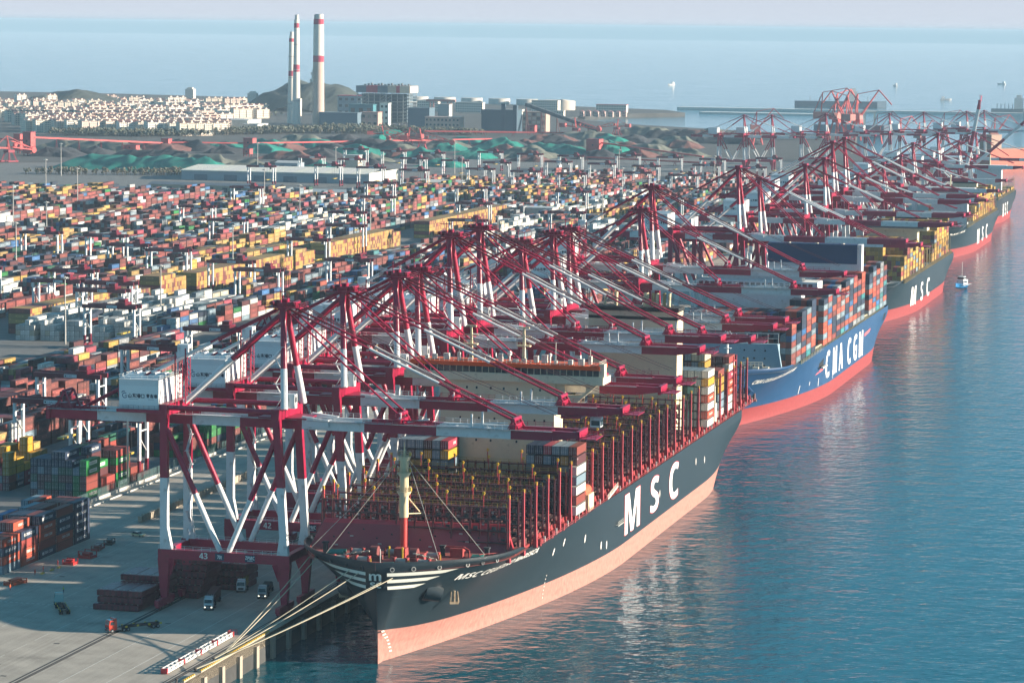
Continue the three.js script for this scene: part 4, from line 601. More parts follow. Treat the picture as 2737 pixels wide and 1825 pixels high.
const LIV = {
  rust: { c: '#8d3d32', w: 'rust red', d: null }, brick: { c: '#a5433a', w: 'brick red', d: (x) => txt(x, '■', 470, 30, 22) }, maroon: { c: '#5c2a30', w: 'dark maroon', d: (x) => txt(x, 'TEX', 60, 36, 26) },
  green: { c: '#0c8a3c', w: 'bright green', d: (x) => { x.fillStyle = '#f0f3ee'; x.fillRect(120, 34, 280, 58); txt(x, 'EVERGREEN', 260, 64, 40, '#0c7a36'); } }, dgreen: { c: '#155f48', w: 'dark green', d: null },
  grey: { c: '#8d959b', w: 'light grey', d: (x) => { txt(x, 'MAERSK', 300, 64, 62, '#26303a'); x.fillStyle = '#4fb3d9'; x.fillRect(90, 38, 52, 52); } },
  yellow: { c: '#d8a527', w: 'yellow', d: (x) => { txt(x, 'm', 255, 48, 44, '#3a2c10'); txt(x, 'sc', 255, 84, 40, '#3a2c10'); } }, ochre: { c: '#b8902e', w: 'dull ochre', d: (x) => txt(x, '2', 255, 64, 70, '#3a2c10') },
  navy: { c: '#1c3554', w: 'navy blue', d: (x) => { txt(x, 'CMA CGM', 280, 60, 60); x.beginPath(); x.arc(110, 62, 26, 0, 7); x.fill(); } }, blue: { c: '#1f6fb0', w: 'bright blue', d: (x) => { x.fillStyle = '#eef4f8'; x.beginPath(); x.moveTo(256, 36); x.lineTo(286, 64); x.lineTo(256, 92); x.lineTo(226, 64); x.fill(); } },
  orange: { c: '#c9553a', w: 'orange red', d: (x) => txt(x, 'CMA CGM', 280, 60, 54) }, pink: { c: '#b8364f', w: 'crimson', d: (x) => txt(x, 'ONE', 300, 64, 60) },
  white: { c: '#dfe1dc', w: 'white', d: (x) => { x.fillStyle = '#3c8a4c'; x.fillRect(300, 50, 120, 10); } }, cream: { c: '#d5c9a8', w: 'cream', d: null }, teal: { c: '#2f8f96', w: 'teal', d: null }, sky: { c: '#7d97a6', w: 'pale blue grey', d: null },
};
for (const k in LIV) { const l = LIV[k]; l.m = std({ name: l.w + ' container', color: new THREE.Color().setScalar(.74), map: boxTex(l.c, l.d), roughness: .62 }); l.lin = new THREE.Color(l.c); }
T.box = boxTex('#bcbcbc', (x) => { x.fillStyle = '#ffffff'; x.fillRect(170, 44, 180, 34); x.fillRect(20, 20, 40, 12); x.fillStyle = '#8a8a8a'; x.fillRect(190, 54, 140, 14); x.fillStyle = '#f4f4f4'; x.fillRect(84, 142, 20, 14); x.fillRect(150, 190, 60, 16); });
M.box = std({ name: 'container steel', map: T.box, roughness: .65 });
const geo40 = boxGeo(12.19).geo(), geo20 = boxGeo(6.06).geo(); geo40.deleteAttribute('color'); geo20.deleteAttribute('color');
const protoBox = {};
let nearCount = 0;
function nearBox(kind, len, p, turn, label, group) {
  const key = kind + len; nearCount++;
  if (protoBox[key]) return copyOf(protoBox[key], label, p, turn).userData.group = group;
  const o = tag(mesh('shipping_container', len > 10 ? near40 : near20, LIV[kind].m), label, 'container', group);
  const d = mesh('locking_bar', lockG, M.dull, o); d.position.z = len / 2 - .05; o.position.set(...p); o.rotation.y = turn; protoBox[key] = o;
}
// far and buried containers: copies of one box, told apart only by colour
class Pile {
  constructor(grey = .16) { this.grey = grey; this.a = { 40: [], 20: [] }; }
  add(len, p, turn, kind) { const l = LIV[kind].lin, v = .95 + rnd() * .55, g = (l.r + l.g + l.b) / 3, k = this.grey + rnd() * .2, q = (a) => lerp(a, g, k) * v; this.a[len].push([p, turn, new THREE.Color(q(l.r), q(l.g), q(l.b))]); }
  build(name, label, category) {
    const root = thing(name, label, category); root.userData.kind = 'stuff';
    for (const len of [40, 20]) {
      const A = this.a[len]; if (!A.length) continue;
      const im = new THREE.InstancedMesh(len === 40 ? geo40 : geo20, M.box, A.length), q = new THREE.Quaternion(), up = V(0, 1, 0), one = V(1, 1, 1), m4 = new THREE.Matrix4();
      A.forEach(([p, t, c], i) => { im.setMatrixAt(i, m4.compose(V(...p), q.setFromAxisAngle(up, t), one)); im.setColorAt(i, c); });
      im.name = 'container'; im.castShadow = im.receiveShadow = true; im.userData.kind = 'stuff'; root.add(im);
    }
    return root;
  }
}
camera.updateMatrixWorld(); camera.updateProjectionMatrix();
const _v = V(0, 0, 0);
function inView(x, y, z, mx = 1.12, my = 1.15) { _v.set(x, y, z).project(camera); return _v.z < 1 && Math.abs(_v.x) < mx && Math.abs(_v.y) < my; }

// ---------------------------------------------------------------- boxes on the black ship
const bx = (h) => 17.4 + h * 2.9;
{
  const grid = (x0, n, z, tops, colours, where, len = 40) => {
    for (let c = 0; c < n; c++) { const T0 = tops(c); for (let t = 0; t < T0; t++) {
      const edge = c === n - 1, vis = t >= T0 - 2 || edge; const y = 38.6 - (7 - t) * 2.95 + .02, kind = colours(c, t, T0);
      if (!vis) { deckPile.add(40, [x0 + c * 2.57, y, z - 6.1], 0, kind); continue; }
      const tier = t === T0 - 1 ? 'top tier' : t === T0 - 2 ? 'second tier down' : `${ORD[T0 - 1 - t]} tier down`;
      nearBox(kind, 12.19, [x0 + c * 2.57, y, z - 6.1], 0, `${LIV[kind].w} container, ${tier}, ${ORD[c]} column from the quay, ${where}`, 'containers on the black ship');
    } }
  };
  var deckPile = new Pile();
  const C1 = [['sky', 'maroon', 'sky', 'yellow', 'sky', 'ochre'], ['sky', 'sky', 'sky', 'maroon', 'sky', 'pink']], C2 = [['sky', 'maroon', 'sky', 'navy', 'ochre', 'maroon'], ['navy', 'navy', 'pink', 'sky', 'sky', 'rust']];
  grid(5, 6, -846.8, () => 7, (c, t) => t > 4 ? (c === 5 && t === 5 ? 'yellow' : C1[t - 5][c]) : pick(['rust', 'sky', 'navy', 'ochre']), 'before the cream bridge');
  grid(44.1, 6, -846.8, () => 7, (c, t) => t > 4 ? C2[t - 5][c] : c === 5 ? ['white', 'rust', 'white', 'sky', 'white'][t] : pick(['rust', 'sky', 'navy']), 'beside the side ladder');
  // aft bays
  grid(5.2, 21, -1052, (c) => c > 15 ? 7 : 6, (c, t, n) => t === n - 1 ? (c === 20 ? 'white' : c > 16 ? 'sky' : c === 17 ? 'brick' : pick(['cream', 'white', 'sky'])) : c === 20 ? ['white', 'orange', 'white', 'orange', 'white', 'yellow'][t] : pick(['sky', 'teal', 'sky', 'dgreen']), 'aft of the funnel');
  grid(42.2, 6, -1079.8, (c) => c < 4 ? 8 : 6, (c, t, n) => t === n - 1 ? pick(['rust', 'cream', 'sky']) : c === 5 ? pick(['yellow', 'white', 'sky', 'ochre']) : pick(['sky', 'maroon', 'ochre']), 'near the stern');
  grid(44.8, 5, -1101, () => 7, (c, t, n) => c === 4 ? ['white', 'white', 'orange', 'orange', 'pink', 'white', 'brick'][t] : pick(['rust', 'maroon', 'sky']), 'at the stern rail');
}
// ================================================================ the other ships
function cargo(pile, x0, z0, n, bays, tops, y0, colours) {   // sea-side column last; bays run aft
  for (let k = 0; k < bays; k++) for (let c = 0; c < n; c++) { const T0 = tops(k, c, n); for (let t = 0; t < T0; t++) {
    if (c < n - 1 && t < T0 - 3 && k > 0 && tops(k - 1, c, n) > t) continue;
    pile.add(40, [x0 + c * 2.52, y0 + t * 2.62, z0 - 6.1 - k * 13.6], 0, colours(k, c, t));
  } }
}
// --- the blue ship
const blue = { z: -1222, x: 28, L: 346, hb: 27 }, Hb = hullShape({ L: 346, hb: 27, deck: 17, bow: 2.4, run: 150, flat: 55 });
const ship2 = thing('container_ship', 'blue container ship stacked with orange and blue containers, behind the black ship', 'container ship', [blue.x, 0, blue.z]);
{
  const s = ship2, H = Hb;
  buildHull(s, H, M.hullBlue, M.bootRed);
  M.deckGrey = std({ name: 'grey deck paint', color: new THREE.Color().setRGB(.16, .22, .27), roughness: .8, map: rep(T.grime, 1 / 12) });
  decks(s, H, M.deckGrey, 17.4, 16, 55);
  [['C', 134, 9.6], ['M', 153, 12], ['A', 172, 12.4], ['C', 200, 11], ['G', 220, 11.5], ['M', 239, 13.5]].forEach(([t, u, w]) => sideText(s, H, t, u, w, 1.6 - (u - 134) * .012, 12.6, [.86, .87, .88], 'letter'));
  bowText(s, H, 'CMA CGM ANTOINE DE SAINT EXUPERY', 13.5, 62, 12.4, 1.9, [.86, .86, .82], .8);
  P2(s, 'red_dash', (b) => { const q = (u, y) => [H.half(u, y) + .08, y, -u]; b.color([.62, .12, .14]).quad(q(112, 5.4), q(128, 6.2), q(128, 8), q(124, 7.6)).quad(q(258, 9), q(276, 9.8), q(280, 11.2), q(258, 10.6)); b.color([.01, .012, .015]).quad(q(118, 8.4), q(128, 8.4), q(128, 12), q(118, 10.2)).quad(q(330, 10), q(338, 10), q(338, 14), q(330, 14)); b.color([.6, .58, .52]).bx(27, 28, 8, 8.8, -130, -117).color([.7, .7, .7]); for (let k = 0; k < 5; k++) b.quad(q(88 + k * 16, -.2 + (k % 2) * 2), q(88.7 + k * 16, -.2 + (k % 2) * 2), q(88.7 + k * 16, 3.5), q(88 + k * 16, 3.5)); }, M.letter);
  P2(s, 'anchor', (b) => { b.color([.02, .07, .17]).bar([10.4, 11, -12], [14.6, 8.4, -7], 2.1, 14, 1.7).color([.32, .16, .12]).bx(14.3, 16, 6.2, 9, -9, -7.6).bx(13, 16.6, 5.6, 6.6, -9, -7.6); }, M.paint);
  // forward wall with portholes, rail posts and mast
  const wall = P2(s, 'breakwater', (b) => { b.quad([-24, 17.2, -18], [25, 17.2, -21], [22.4, 28.4, -24], [-22, 27.6, -21]).quad([25, 17.2, -21], [25, 17.2, -23], [22.4, 28.4, -26], [22.4, 28.4, -24]).bx(-22, 22.4, 17, 28, -30, -26); }, M.dull, [.24, .36, .44]);
  P2(wall, 'porthole', (b) => { for (const x of [-6, 2, 8.6, 13, 17.5]) for (const y of [25.6, 22.4, 19.4]) b.bar([x, y, -20.2 - (y - 17.2) * .28], [x, y, -19.6 - (y - 17.2) * .28], .38, 8); }, M.glass);
  P2(wall, 'screen', (b) => { b.rail([[-22, 27.8, -24], [22.4, 28.4, -26]], 4.2, 4.6, .12); }, M.paint, [.72, .74, .74]);
  P2(s, 'foremast', (b) => { b.bar([3, 17, -13], [3, 34, -13], .5, 8).beam([.4, 31.6, -13], [2.6, 35, -13], .3, .3).beam([5.6, 31.6, -13], [3.4, 35, -13], .3, .3).beam([.4, 31.6, -13], [5.6, 31.6, -13], .3, .3).beam([2.6, 35, -13], [3.4, 35, -13], .3, .3); for (const y of [21, 24, 27]) b.bx(1.6, 4.6, y, y + .2, -14, -12); }, M.paint, [.78, .8, .8]);
  P2(s, 'mooring_winch', (b) => { for (const x of [8, 13, 17]) b.bx(x, x + 2.6, 17.4, 19, -14 - x * .4, -12 - x * .4); b.rail([[9, 19, -17], [17, 19, -19]], 2, 1.6, .12); }, M.dull, [.72, .68, .56]);
  P2(s, 'lashing_post', (b) => { for (let k = 0; k < 62; k++) { const u = 62 + k * 4.4; b.bx(26.1, 26.8, 16, 18.9, -u - .5, -u); } b.bx(25.8, 26.6, 18.7, 19.1, -334, -60); }, M.dull, [.62, .56, .40]);
  const p = new Pile(.02), hs = []; for (let k = 0; k < 40; k++) hs.push(rnd());
  const col = (k, c, t) => { const r = noise.noise(k * 1.7, c * .9, t * 1.3) * .5 + rnd(); return r < .30 ? 'orange' : r < .36 ? 'brick' : r < .66 ? 'navy' : r < .78 ? 'sky' : r < .86 ? 'grey' : r < .90 ? 'blue' : r < .94 ? 'teal' : 'rust'; };
  const fr = [6, 7, 9, 8], n = 21;
  cargo(p, blue.x + 26.0 - 20 * 2.52, blue.z - 31, n, 5, (k, c, m) => k === 0 ? (c > 19 ? 7 : c === 19 ? 5 : 3) : Math.min(9, (k === 1 && c > m - 2 ? 5 : 6 + (k > 2 ? 1 : 0)) + (k > 1 && c > m - 5 ? 2 - (k % 2) : 0)), 18.2, col);
  cargo(p, blue.x + 26.0 - 20 * 2.52, blue.z - 120, n, 10, (k, c, m) => 8 + (hs[k] > .6 && c > m - 9 ? 1 : 0) - (k === 0 && c < m - 2 ? 2 : 0), 18.2, col);
  cargo(p, blue.x + 26.0 - 20 * 2.52, blue.z - 270, n, 5, (k, c, m) => 8 + (k % 2 && c > m - 4 ? 1 : 0), 18.2, col);
  p.build('deck_cargo', 'stacked orange, navy and grey containers covering the blue ship\'s deck', 'containers');
  // bridge and funnel
  const br = P2(s, 'bridge_house', (b) => { b.bx(-22, 20, 16, 47, -110, -100).bx(-27, 27.5, 44.6, 48.6, -112, -98).bx(-22, 20, 48.6, 50.4, -110, -101).color([.66, .7, .72]).bx(-27.6, 28.2, 50.4, 50.9, -111, -99.5); }, M.dull, [.74, .77, .78]);
  P2(br, 'window', (b) => { for (let k = 0; k < 20; k++) b.bx(-26 + k * 2.6, -24.2 + k * 2.6, 46.4, 47.8, -98.1, -97.9); }, M.glass);
  P2(br, 'radar_mast', (b) => { b.bar([-4, 50, -104], [-4, 60, -104], .5, 6).bx(-6, -2, 56, 56.4, -105, -103).bar([4, 50, -104], [4, 57, -104], .4, 6).bar([12, 50, -102], [12, 54, -102], 1, 8).rail([[-26, 50.9, -99.6], [28, 50.9, -99.6]], 1.2, 2, .06); }, M.dull, [.8, .82, .82]);
  const f = P2(s, 'funnel_casing', (b) => { b.bx(-22, 22.8, 16, 45, -262, -256).color([.006, .06, .17]).bx(-22, 22.8, 45, 54.6, -262.5, -255.5).color([.74, .77, .78]).bx(22.8, 25, 40, 54.6, -262.5, -255.5); }, M.dull, [.74, .77, .78]);
  for (const x of [-12, 2, 15]) P2(f, 'exhaust_pipe', (b) => b.bar([x, 54.6, -259], [x, 57.4, -259], 1, 10), M.dull, [.72, .68, .56]);
}
// --- two more black ships and a feeder farther along
function blackShip(label, z, x, L, hb, opt) {
  const H = hullShape({ L, hb, deck: opt.deck ?? 15, bow: 4, run: L * .42, flat: L * .16 }), s = thing('container_ship', label, 'container ship', [x, 0, z]);
  buildHull(s, H, M.hullBlack, M.bootRed);
  decks(s, H, M.deckGrey, 16, 14.4, L * .16);
  if (opt.letters) opt.letters.forEach(([t, u, w]) => sideText(s, H, t, u, w, -2.2, 11.2, [.82, .82, .8], 'letter'));
  if (opt.bowName) bowText(s, H, opt.bowName, hb * .55, L * .2, 11.6, 1.4, [.78, .77, .72]);
  const cream = [.66, .6, .42];
  P2(s, 'breakwater', (b) => b.quad([-hb * .8, 15.8, -L * .08], [hb * .82, 15.8, -L * .09], [hb * .74, 21, -L * .1], [-hb * .74, 21, -L * .09]).bx(-hb * .7, hb * .7, 15, 20.8, -L * .12, -L * .1), M.dull, opt.wall ?? [.2, .05, .05]);
  const br = P2(s, 'bridge_house', (b) => { const u = L * opt.house; b.bx(-hb * .72, hb * .72, 14, 41, -u - 10, -u).bx(-hb, hb, 38.6, 42, -u - 11, -u + 1).color([.1, .12, .14]).bx(-hb * .9, hb * .9, 39.8, 41.2, -u + 1, -u + 1.1).color(cream).bar([0, 42, -u - 5], [0, 52, -u - 5], .5, 6); }, M.dull, opt.houseC ?? cream);
  if (opt.funnel) P2(s, 'funnel_casing', (b) => { const u = L * opt.funnel; b.bx(-hb * .5, hb * .5, 14, 40, -u - 9, -u).color([.02, .02, .022]).bx(-hb * .5, hb * .5, 40, 42, -u - 9, -u); }, M.dull, cream);
  P2(s, 'lashing_post', (b) => { for (let u = L * .2; u < L - 10; u += 4.6) b.bx(hb - .9, hb - .2, 14.4, 17, -u - .5, -u); for (let u = L * .2; u < L * .96; u += 14) b.bx(hb - 1.2, hb - .7, 14.4, 28, -u - .3, -u); }, M.dull, [.55, .44, .26]);
  const p = new Pile(.04), n = Math.floor((2 * hb - 1.5) / 2.52);
  cargo(p, x - (n - 1) * 1.26, z - L * .17, n, Math.floor(L * .78 / 13.6), opt.tops(n), 16.6, opt.colours);
  p.build('deck_cargo', opt.cargo, 'containers');
  return s;
}
const yelMix = (k, c, t) => { const r = rnd(); return r < .52 ? 'yellow' : r < .66 ? 'ochre' : r < .88 ? 'brick' : r < .93 ? 'sky' : 'maroon'; };
blackShip('second black container ship with tall yellow container stacks, behind the blue ship', -1672, 21.5, 318, 21.5, { house: .52, funnel: .8, letters: [['M', 104, 16], ['S', 140, 11], ['C', 170, 14]], cargo: 'yellow and rust containers stacked on the second black ship', colours: yelMix, tops: (n) => (k, c) => { const sol = k === 8 || k === 9; return sol ? 0 : k === 0 ? (c > n - 3 ? 3 : 2) : k < 8 ? 5 + ((k * 5 + (c > n - 6 ? 1 : 0)) % 3) : k < 12 ? (c > n - 3 ? k % 2 * 3 : 1) : 7 + (k % 3); } });
blackShip('third black container ship with yellow stacks at its stern, far along the quay', -2186, 6.5, 300, 19, { house: .34, funnel: .7, bowName: 'MSC ANS', letters: [['M', 130, 15], ['S', 166, 10], ['C', 196, 12]], wall: [.5, .06, .06], houseC: [.6, .62, .62], cargo: 'yellow container stacks on the third black ship', colours: yelMix, tops: (n) => (k, c) => k < 4 ? 0 : k < 7 ? (k % 2 ? 4 : 2) : c > n - 5 ? 6 + (k % 3) : 4 + (k % 2) });
blackShip('small hazy feeder ship with white bridge, farthest along the quay', -2585, -3, 210, 15, { house: .5, letters: [['M', 84, 9], ['S', 104, 7], ['C', 122, 8]], houseC: [.7, .72, .72], cargo: 'few low containers on the hazy feeder ship', colours: yelMix, tops: () => (k) => (k % 3 ? 1 : 0) });
{ // dark ship entering the frame beyond the end of the quay, small boats, and ships out in the bay
  const H = hullShape({ L: 230, hb: 17, deck: 13, bow: 3, run: 80, flat: 30 }), s = thing('bulk_ship', 'dark teal hulled ship partly in view past the quay end', 'ship', [34, 0, -2860]);
  M.hullTeal = std({ name: 'dark teal hull', color: new THREE.Color().setRGB(.02, .07, .09), roughness: .5 }); buildHull(s, H, M.hullTeal, M.bootRed); s.rotation.y = -.5; s.position.set(30, 0, -2840);
  decks(s, H, M.deckGrey, 13.6, 12, 30); P2(s, 'mast', (b) => b.bar([0, 13, -20], [0, 32, -20], .6, 6).bar([0, 13, -90], [0, 30, -90], .6, 6), M.dull, [.6, .6, .6]);
  const t = thing('pilot_boat', 'small blue and white pilot boat beside the second black ship\'s stern', 'boat', [52, -7, -1958], -.2);
  const g = sheet(20, 8, (i, j) => { const u = i * 24, w = 3.6 * (1 - Math.pow(1 - Math.min(1, i * 1.7), 2.2)), a = (j - .5) * 2; return [a * w * (1 - .35 * Math.pow(1 - Math.abs(a), 2)), 3.4 * Math.pow(Math.abs(a), .55) + (1 - i) * (1 - i) * 1.8, 12 - u]; }, (i, j) => [i * 3, j], true);
  mesh('hull', whiten(g, [.03, .2, .46]), std({ name: 'boat hull', vertexColors: true, roughness: .4, side: THREE.DoubleSide }), t);
  P2(t, 'deck', (b) => b.bx(-3.2, 3.2, 3, 3.3, -11.6, 5), M.dull, [.5, .5, .48]);
  const c = P2(t, 'cabin', (b) => b.bx(-2.4, 2.4, 3.3, 6.4, -6, 3).bx(-2, 2, 6.4, 8.6, -3, 2), M.paint, [.8, .82, .82]); P2(c, 'window', (b) => b.bx(-2.05, 2.05, 7, 8.2, -2.8, 2.05).bx(-2.45, 2.45, 4.6, 5.6, -5, 2.4), M.glass); P2(t, 'mast', (b) => b.bar([0, 8.6, -1], [0, 18, -1], .14, 5), M.paint, [.7, .72, .72]);
  function freighter(label, x, z, L, turn, houseAt, col) {
    const f = thing('anchored_ship', label, 'ship', [x, -7, z], turn, 'ships at anchor in the hazy bay');
    P2(f, 'hull', (b) => { const h = 12, w = L * .07; b.beam([-L / 2, h / 2, 0], [L / 2 - w, h / 2, 0], w * 2, h).beam([L / 2 - w, h / 2, 0], [L / 2 + w * .6, h / 2 + 1, 0], w * 2, h, .8, h + 2); }, M.dull, col);
    P2(f, 'bridge_house', (b) => b.bx(houseAt - 9, houseAt + 9, 12, 34, -8, 8).bx(houseAt - 5, houseAt + 5, 34, 40, -4, 4), M.dull, [.8, .72, .66]); P2(f, 'mast', (b) => { for (let k = -3; k < 4; k++) b.bar([k * L * .11, 12, 0], [k * L * .11, 22, 0], .8, 5); }, M.dull, [.25, .3, .34]);
  }
  const SH = [['long dark tanker at anchor with cream bridge amidships, beyond the breakwater', -700, -6500, 190, .25, 30, [.06, .11, .16]], ['pale low barge at anchor east of the tanker', -300, -6120, 70, .1, 20, [.3, .32, .33]], ['cargo ship at anchor with tall pale pink deckhouse', -195, -5900, 110, .2, -10, [.12, .2, .26]], ['dim ship near the edge of the bay with dark hull', 260, -5600, 170, .3, 60, [.1, .14, .2]]];
  SH.forEach((a) => freighter(...a));
  const bo = [[-560, -7300], [-20, -5500], [60, -5100], [-250, -8200], [-900, -9000], [-640, -9600], [130, -6900], [-1500, -8600], [-330, -4900], [-420, -5240]];
  const b0 = thing('small_boat', 'small white boat, a speck on the hazy bay', 'boat', [bo[0][0], -7, bo[0][1]], .3, 'small boats on the hazy bay'); P2(b0, 'hull', (b) => b.beam([-12, 1.6, 0], [10, 1.6, 0], 6, 3.4).beam([10, 1.6, 0], [16, 2.4, 0], 6, 3.4, .5, 3), M.dull, [.55, .56, .56]); P2(b0, 'cabin', (b) => b.bx(-9, -2, 3, 9, -2.4, 2.4), M.dull, [.8, .78, .76]);
  bo.slice(1).forEach(([x, z], i) => copyOf(b0, null, [x, -7, z], i * .7));
}
// ================================================================ container yard
const yard = new Pile();
const visBox = (p) => inView(p[0], p[1] + 1, p[2], 1.08, 1.1);
{
  const KIND = (zone) => { const r = rnd(); switch (zone) {
    case 'yellow': return r < .60 ? 'yellow' : r < .72 ? 'ochre' : r < .9 ? 'brick' : 'rust';
    case 'white': return r < .86 ? 'white' : r < .95 ? 'cream' : 'sky';
    case 'green': return r < .45 ? 'green' : r < .7 ? 'rust' : r < .8 ? 'dgreen' : r < .9 ? 'navy' : 'brick';
    case 'red': return r < .45 ? 'brick' : r < .7 ? 'rust' : r < .8 ? 'pink' : r < .9 ? 'white' : 'sky';
    case 'blue': return r < .35 ? 'navy' : r < .55 ? 'blue' : r < .8 ? 'rust' : r < .9 ? 'orange' : 'maroon';
    default: return r < .16 ? 'rust' : r < .34 ? 'brick' : r < .42 ? 'maroon' : r < .48 ? 'yellow' : r < .51 ? 'ochre' : r < .59 ? 'sky' : r < .68 ? 'grey' : r < .75 ? 'navy' : r < .80 ? 'blue' : r < .83 ? 'green' : r < .86 ? 'dgreen' : r < .93 ? 'white' : r < .975 ? 'pink' : 'teal';
  } };
  // stacks of one block: rows from the sea side, bays away from us. near: each box a thing of its own
  function block(name, xr, rows, z0, bays, tops, kinds, near, len = 40) {
    const L = len === 40 ? 13.3 : 6.7;
    for (let k = 0; k < bays; k++) for (let r = 0; r < rows; r++) {
      const n = tops(k, r); for (let t = 0; t < n; t++) {
        const kind = kinds(k, r, t), p = [xr - 1.3 - r * 2.56, t * 2.6 + .02, z0 - len * .1524 - k * L];
        const seen = t >= n - 1 || (r === 0 ? true : tops(k, r - 1) <= t) || (k === 0 ? true : tops(k - 1, r) <= t);
        if (!visBox(p)) continue;
        if (!seen) { if (len === 20) yard.add(20, p, 0, kind); else yard.add(40, p, 0, kind); continue; }
        if (near && nearCount < 318) { const tier = t === n - 1 ? 'topmost' : t === 0 ? 'lowest' : `${ORD[t]} up`; nearBox(kind, len === 40 ? 12.19 : 6.06, p, 0, `${LIV[kind].w} container, ${tier}, ${ORD[r]} row, ${ORD[k]} bay, ${name}`, 'near containers in the yard'); }
        else yard.add(len, p, 0, kind);
      }
    }
  }
  // front stacks at the foot of the picture: navy and orange over rust
  const F = [[4, 4, 4], [4, 5, 5, 4], [5, 5, 5, 5, 3], [5, 4, 5, 5, 5, 4], [5, 5, 5, 5, 4, 5, 5, 3], [2, 3, 5, 5, 4, 4, 5]];
  const fk = [['sky', 'orange', 'navy', 'orange', 'orange'], ['orange', 'orange', 'brick', 'navy', 'navy'], ['navy', 'brick', 'orange', 'orange', 'navy'], ['brick', 'orange', 'navy', 'navy', 'rust'], ['navy', 'navy', 'navy', 'navy', 'navy']];
  block('quayside stack', -101.2, 8, -797, 5, (k, r) => F[k][Math.min(r, F[k].length - 1)], (k, r, t) => r === 0 ? fk[k][t] : pick(['rust', 'orange', 'navy', 'brick', 'rust', 'blue', 'sky']), true);
  // behind the fence: maroon ends with a green face, then green and rust
  const g1 = [[5, 4, 5, 6, 6, 5, 5, 5], [2, 4, 6, 5, 4, 3, 4, 4], [5, 5, 5, 6, 3, 3, 5, 5], [2, 2, 3, 3, 6, 5, 5, 4]];
  block('block behind the fence', -132.2, 8, -934, 4, (k, r) => g1[k][r], (k, r, t) => r === 0 ? [['green', 'rust', 'rust', 'green', 'green'], ['brick', 'brick', 'green', 'rust', 'green'], ['green', 'green', 'brick', 'green', 'brick'], ['rust', 'rust', 'green', 'green']][k][t] ?? 'green' : k === 0 && r === 1 ? ['green', 'green', 'green', 'sky'][t] : k === 0 ? (t > 3 ? 'navy' : pick(['maroon', 'maroon', 'maroon', 'sky', 'navy', 'dgreen'])) : pick(['green', 'dgreen', 'maroon', 'rust', 'navy', 'brick']), true);
  block('yellow topped block', -164, 7, -942, 5, (k, r) => [5, 3, 4, 4, 3, 2, 3][(r + k * 2) % 7] + (k > 2 ? 1 : 0), (k, r, t) => t >= 2 ? pick(['yellow', 'yellow', 'ochre', 'yellow', 'pink', 'yellow', 'rust']) : pick(['rust', 'maroon', 'ochre', 'navy', 'pink', 'grey']), true, 20);
  const fill = (xr, rows, z0, bays, zone, hmin, hmax, near, name) => { const s = rnd() * 99, tops = (k, r) => clamp(Math.round(lerp(hmin, hmax, .5 + .9 * noise.noise(k * .55 + s, r * .33, s)) + noise.noise(k * 3.1, r * 2.7, s) * 1.2), 0, 6), kz = (k) => typeof zone === 'function' ? zone(k) : zone; const memo = {}; block(name ?? 'yard', xr, rows, z0, bays, tops, (k, r, t) => { const q = noise.noise(k * .8 + s, r * .5, 4 + t * .3); const key = Math.floor((q + 1) * 5) + '_' + Math.floor(k / 3); memo[key] ??= KIND(kz(k)); return rnd() < .5 ? memo[key] : KIND(kz(k)); }, near); };
  fill(-164, 7, -1040, 2, 'mix', 2, 4, true, 'mixed block past the yellow one');
  fill(-132.2, 8, -1035, 5, 'green', 2, 5, true, 'farther green block by the fence');
  fill(-196, 7, -1000, 8, 'red', 4, 5.4, true, 'third block from the fence');
  fill(-228, 7, -1075, 7, 'red', 4, 5.6, true, 'fourth block from the fence');
  // the rest of the yard, block after block with cross roads
  const roads = [-1180, -1395, -1610, -1850, -2100, -2360, -2620];
  for (let b = 0; b < 30; b++) {
    const xr = -132.2 - 31.5 * b;
    for (let s = 0; s < 8; s++) {
      const za = (s === 0 ? -1110 : roads[s - 1] - 14), zb = s < 7 ? roads[s] + 10 : -2790, n = Math.floor((za - zb) / 13.3);
      if (b < 4 && s === 0) { continue; }
      if ((xr - 8 < -345 && xr - 8 > -395) && za < -1390 && za > -2350) continue;       // the long yellow rows stand there
      if (xr < -300 && xr > -362 && s === 1) continue;                                   // white reefers
      if (xr < -262 && xr > -300 && s === 1 && b < 6) { fill(xr, 6, za - 40, Math.max(2, n - 6), 'mix', 1, 3); continue; }
      const zone = pick(['mix', 'mix', 'mix', 'red', 'yellow', 'red', 'white', 'mix', 'blue', 'mix', 'mix']);
      if (rnd() < .1 || (xr < -560 && s === 7)) continue;
      fill(xr, pick([6, 6, 7]), za, n, (k) => (k % 5 ? zone : 'mix'), rr(1.2, 2.6), rr(3.4, 5.4));
    }
  }
  fill(-132.2, 6, -1190, 14, 'mix', 1, 3); fill(-150, 4, -1130, 3, 'blue', 2, 4);
  // two long belts of ground beyond the yard road with fewer boxes
  for (let b = 0; b < 34; b++) { const xr = -330 - 26 * b; if (xr < -590) { fill(xr, 5, -2632 - rr(0, 30), 2, 'mix', 0, 2.2); continue; } fill(xr, 5, -2700 - rr(0, 60), 16, pick(['red', 'mix', 'mix', 'yellow']), 0, 3.4); }
  for (let b = 0; b < 22; b++) { const xr = -140 - 27 * b; if (xr < -560) continue; fill(xr - (b > 8 ? 30 : 0), 5, -2820 - rr(0, 40), b > 12 ? 8 : 26, pick(['red', 'mix', 'red']), .6, 3.8); }
  // long rows stacked crosswise: ends to the sea, yellow and brown
  const rowT = [[-1424, -1590], [-1606, -1648, 1], [-1666, -1842], [-1928, -2096], [-2174, -2420], [-1860, -1900]];
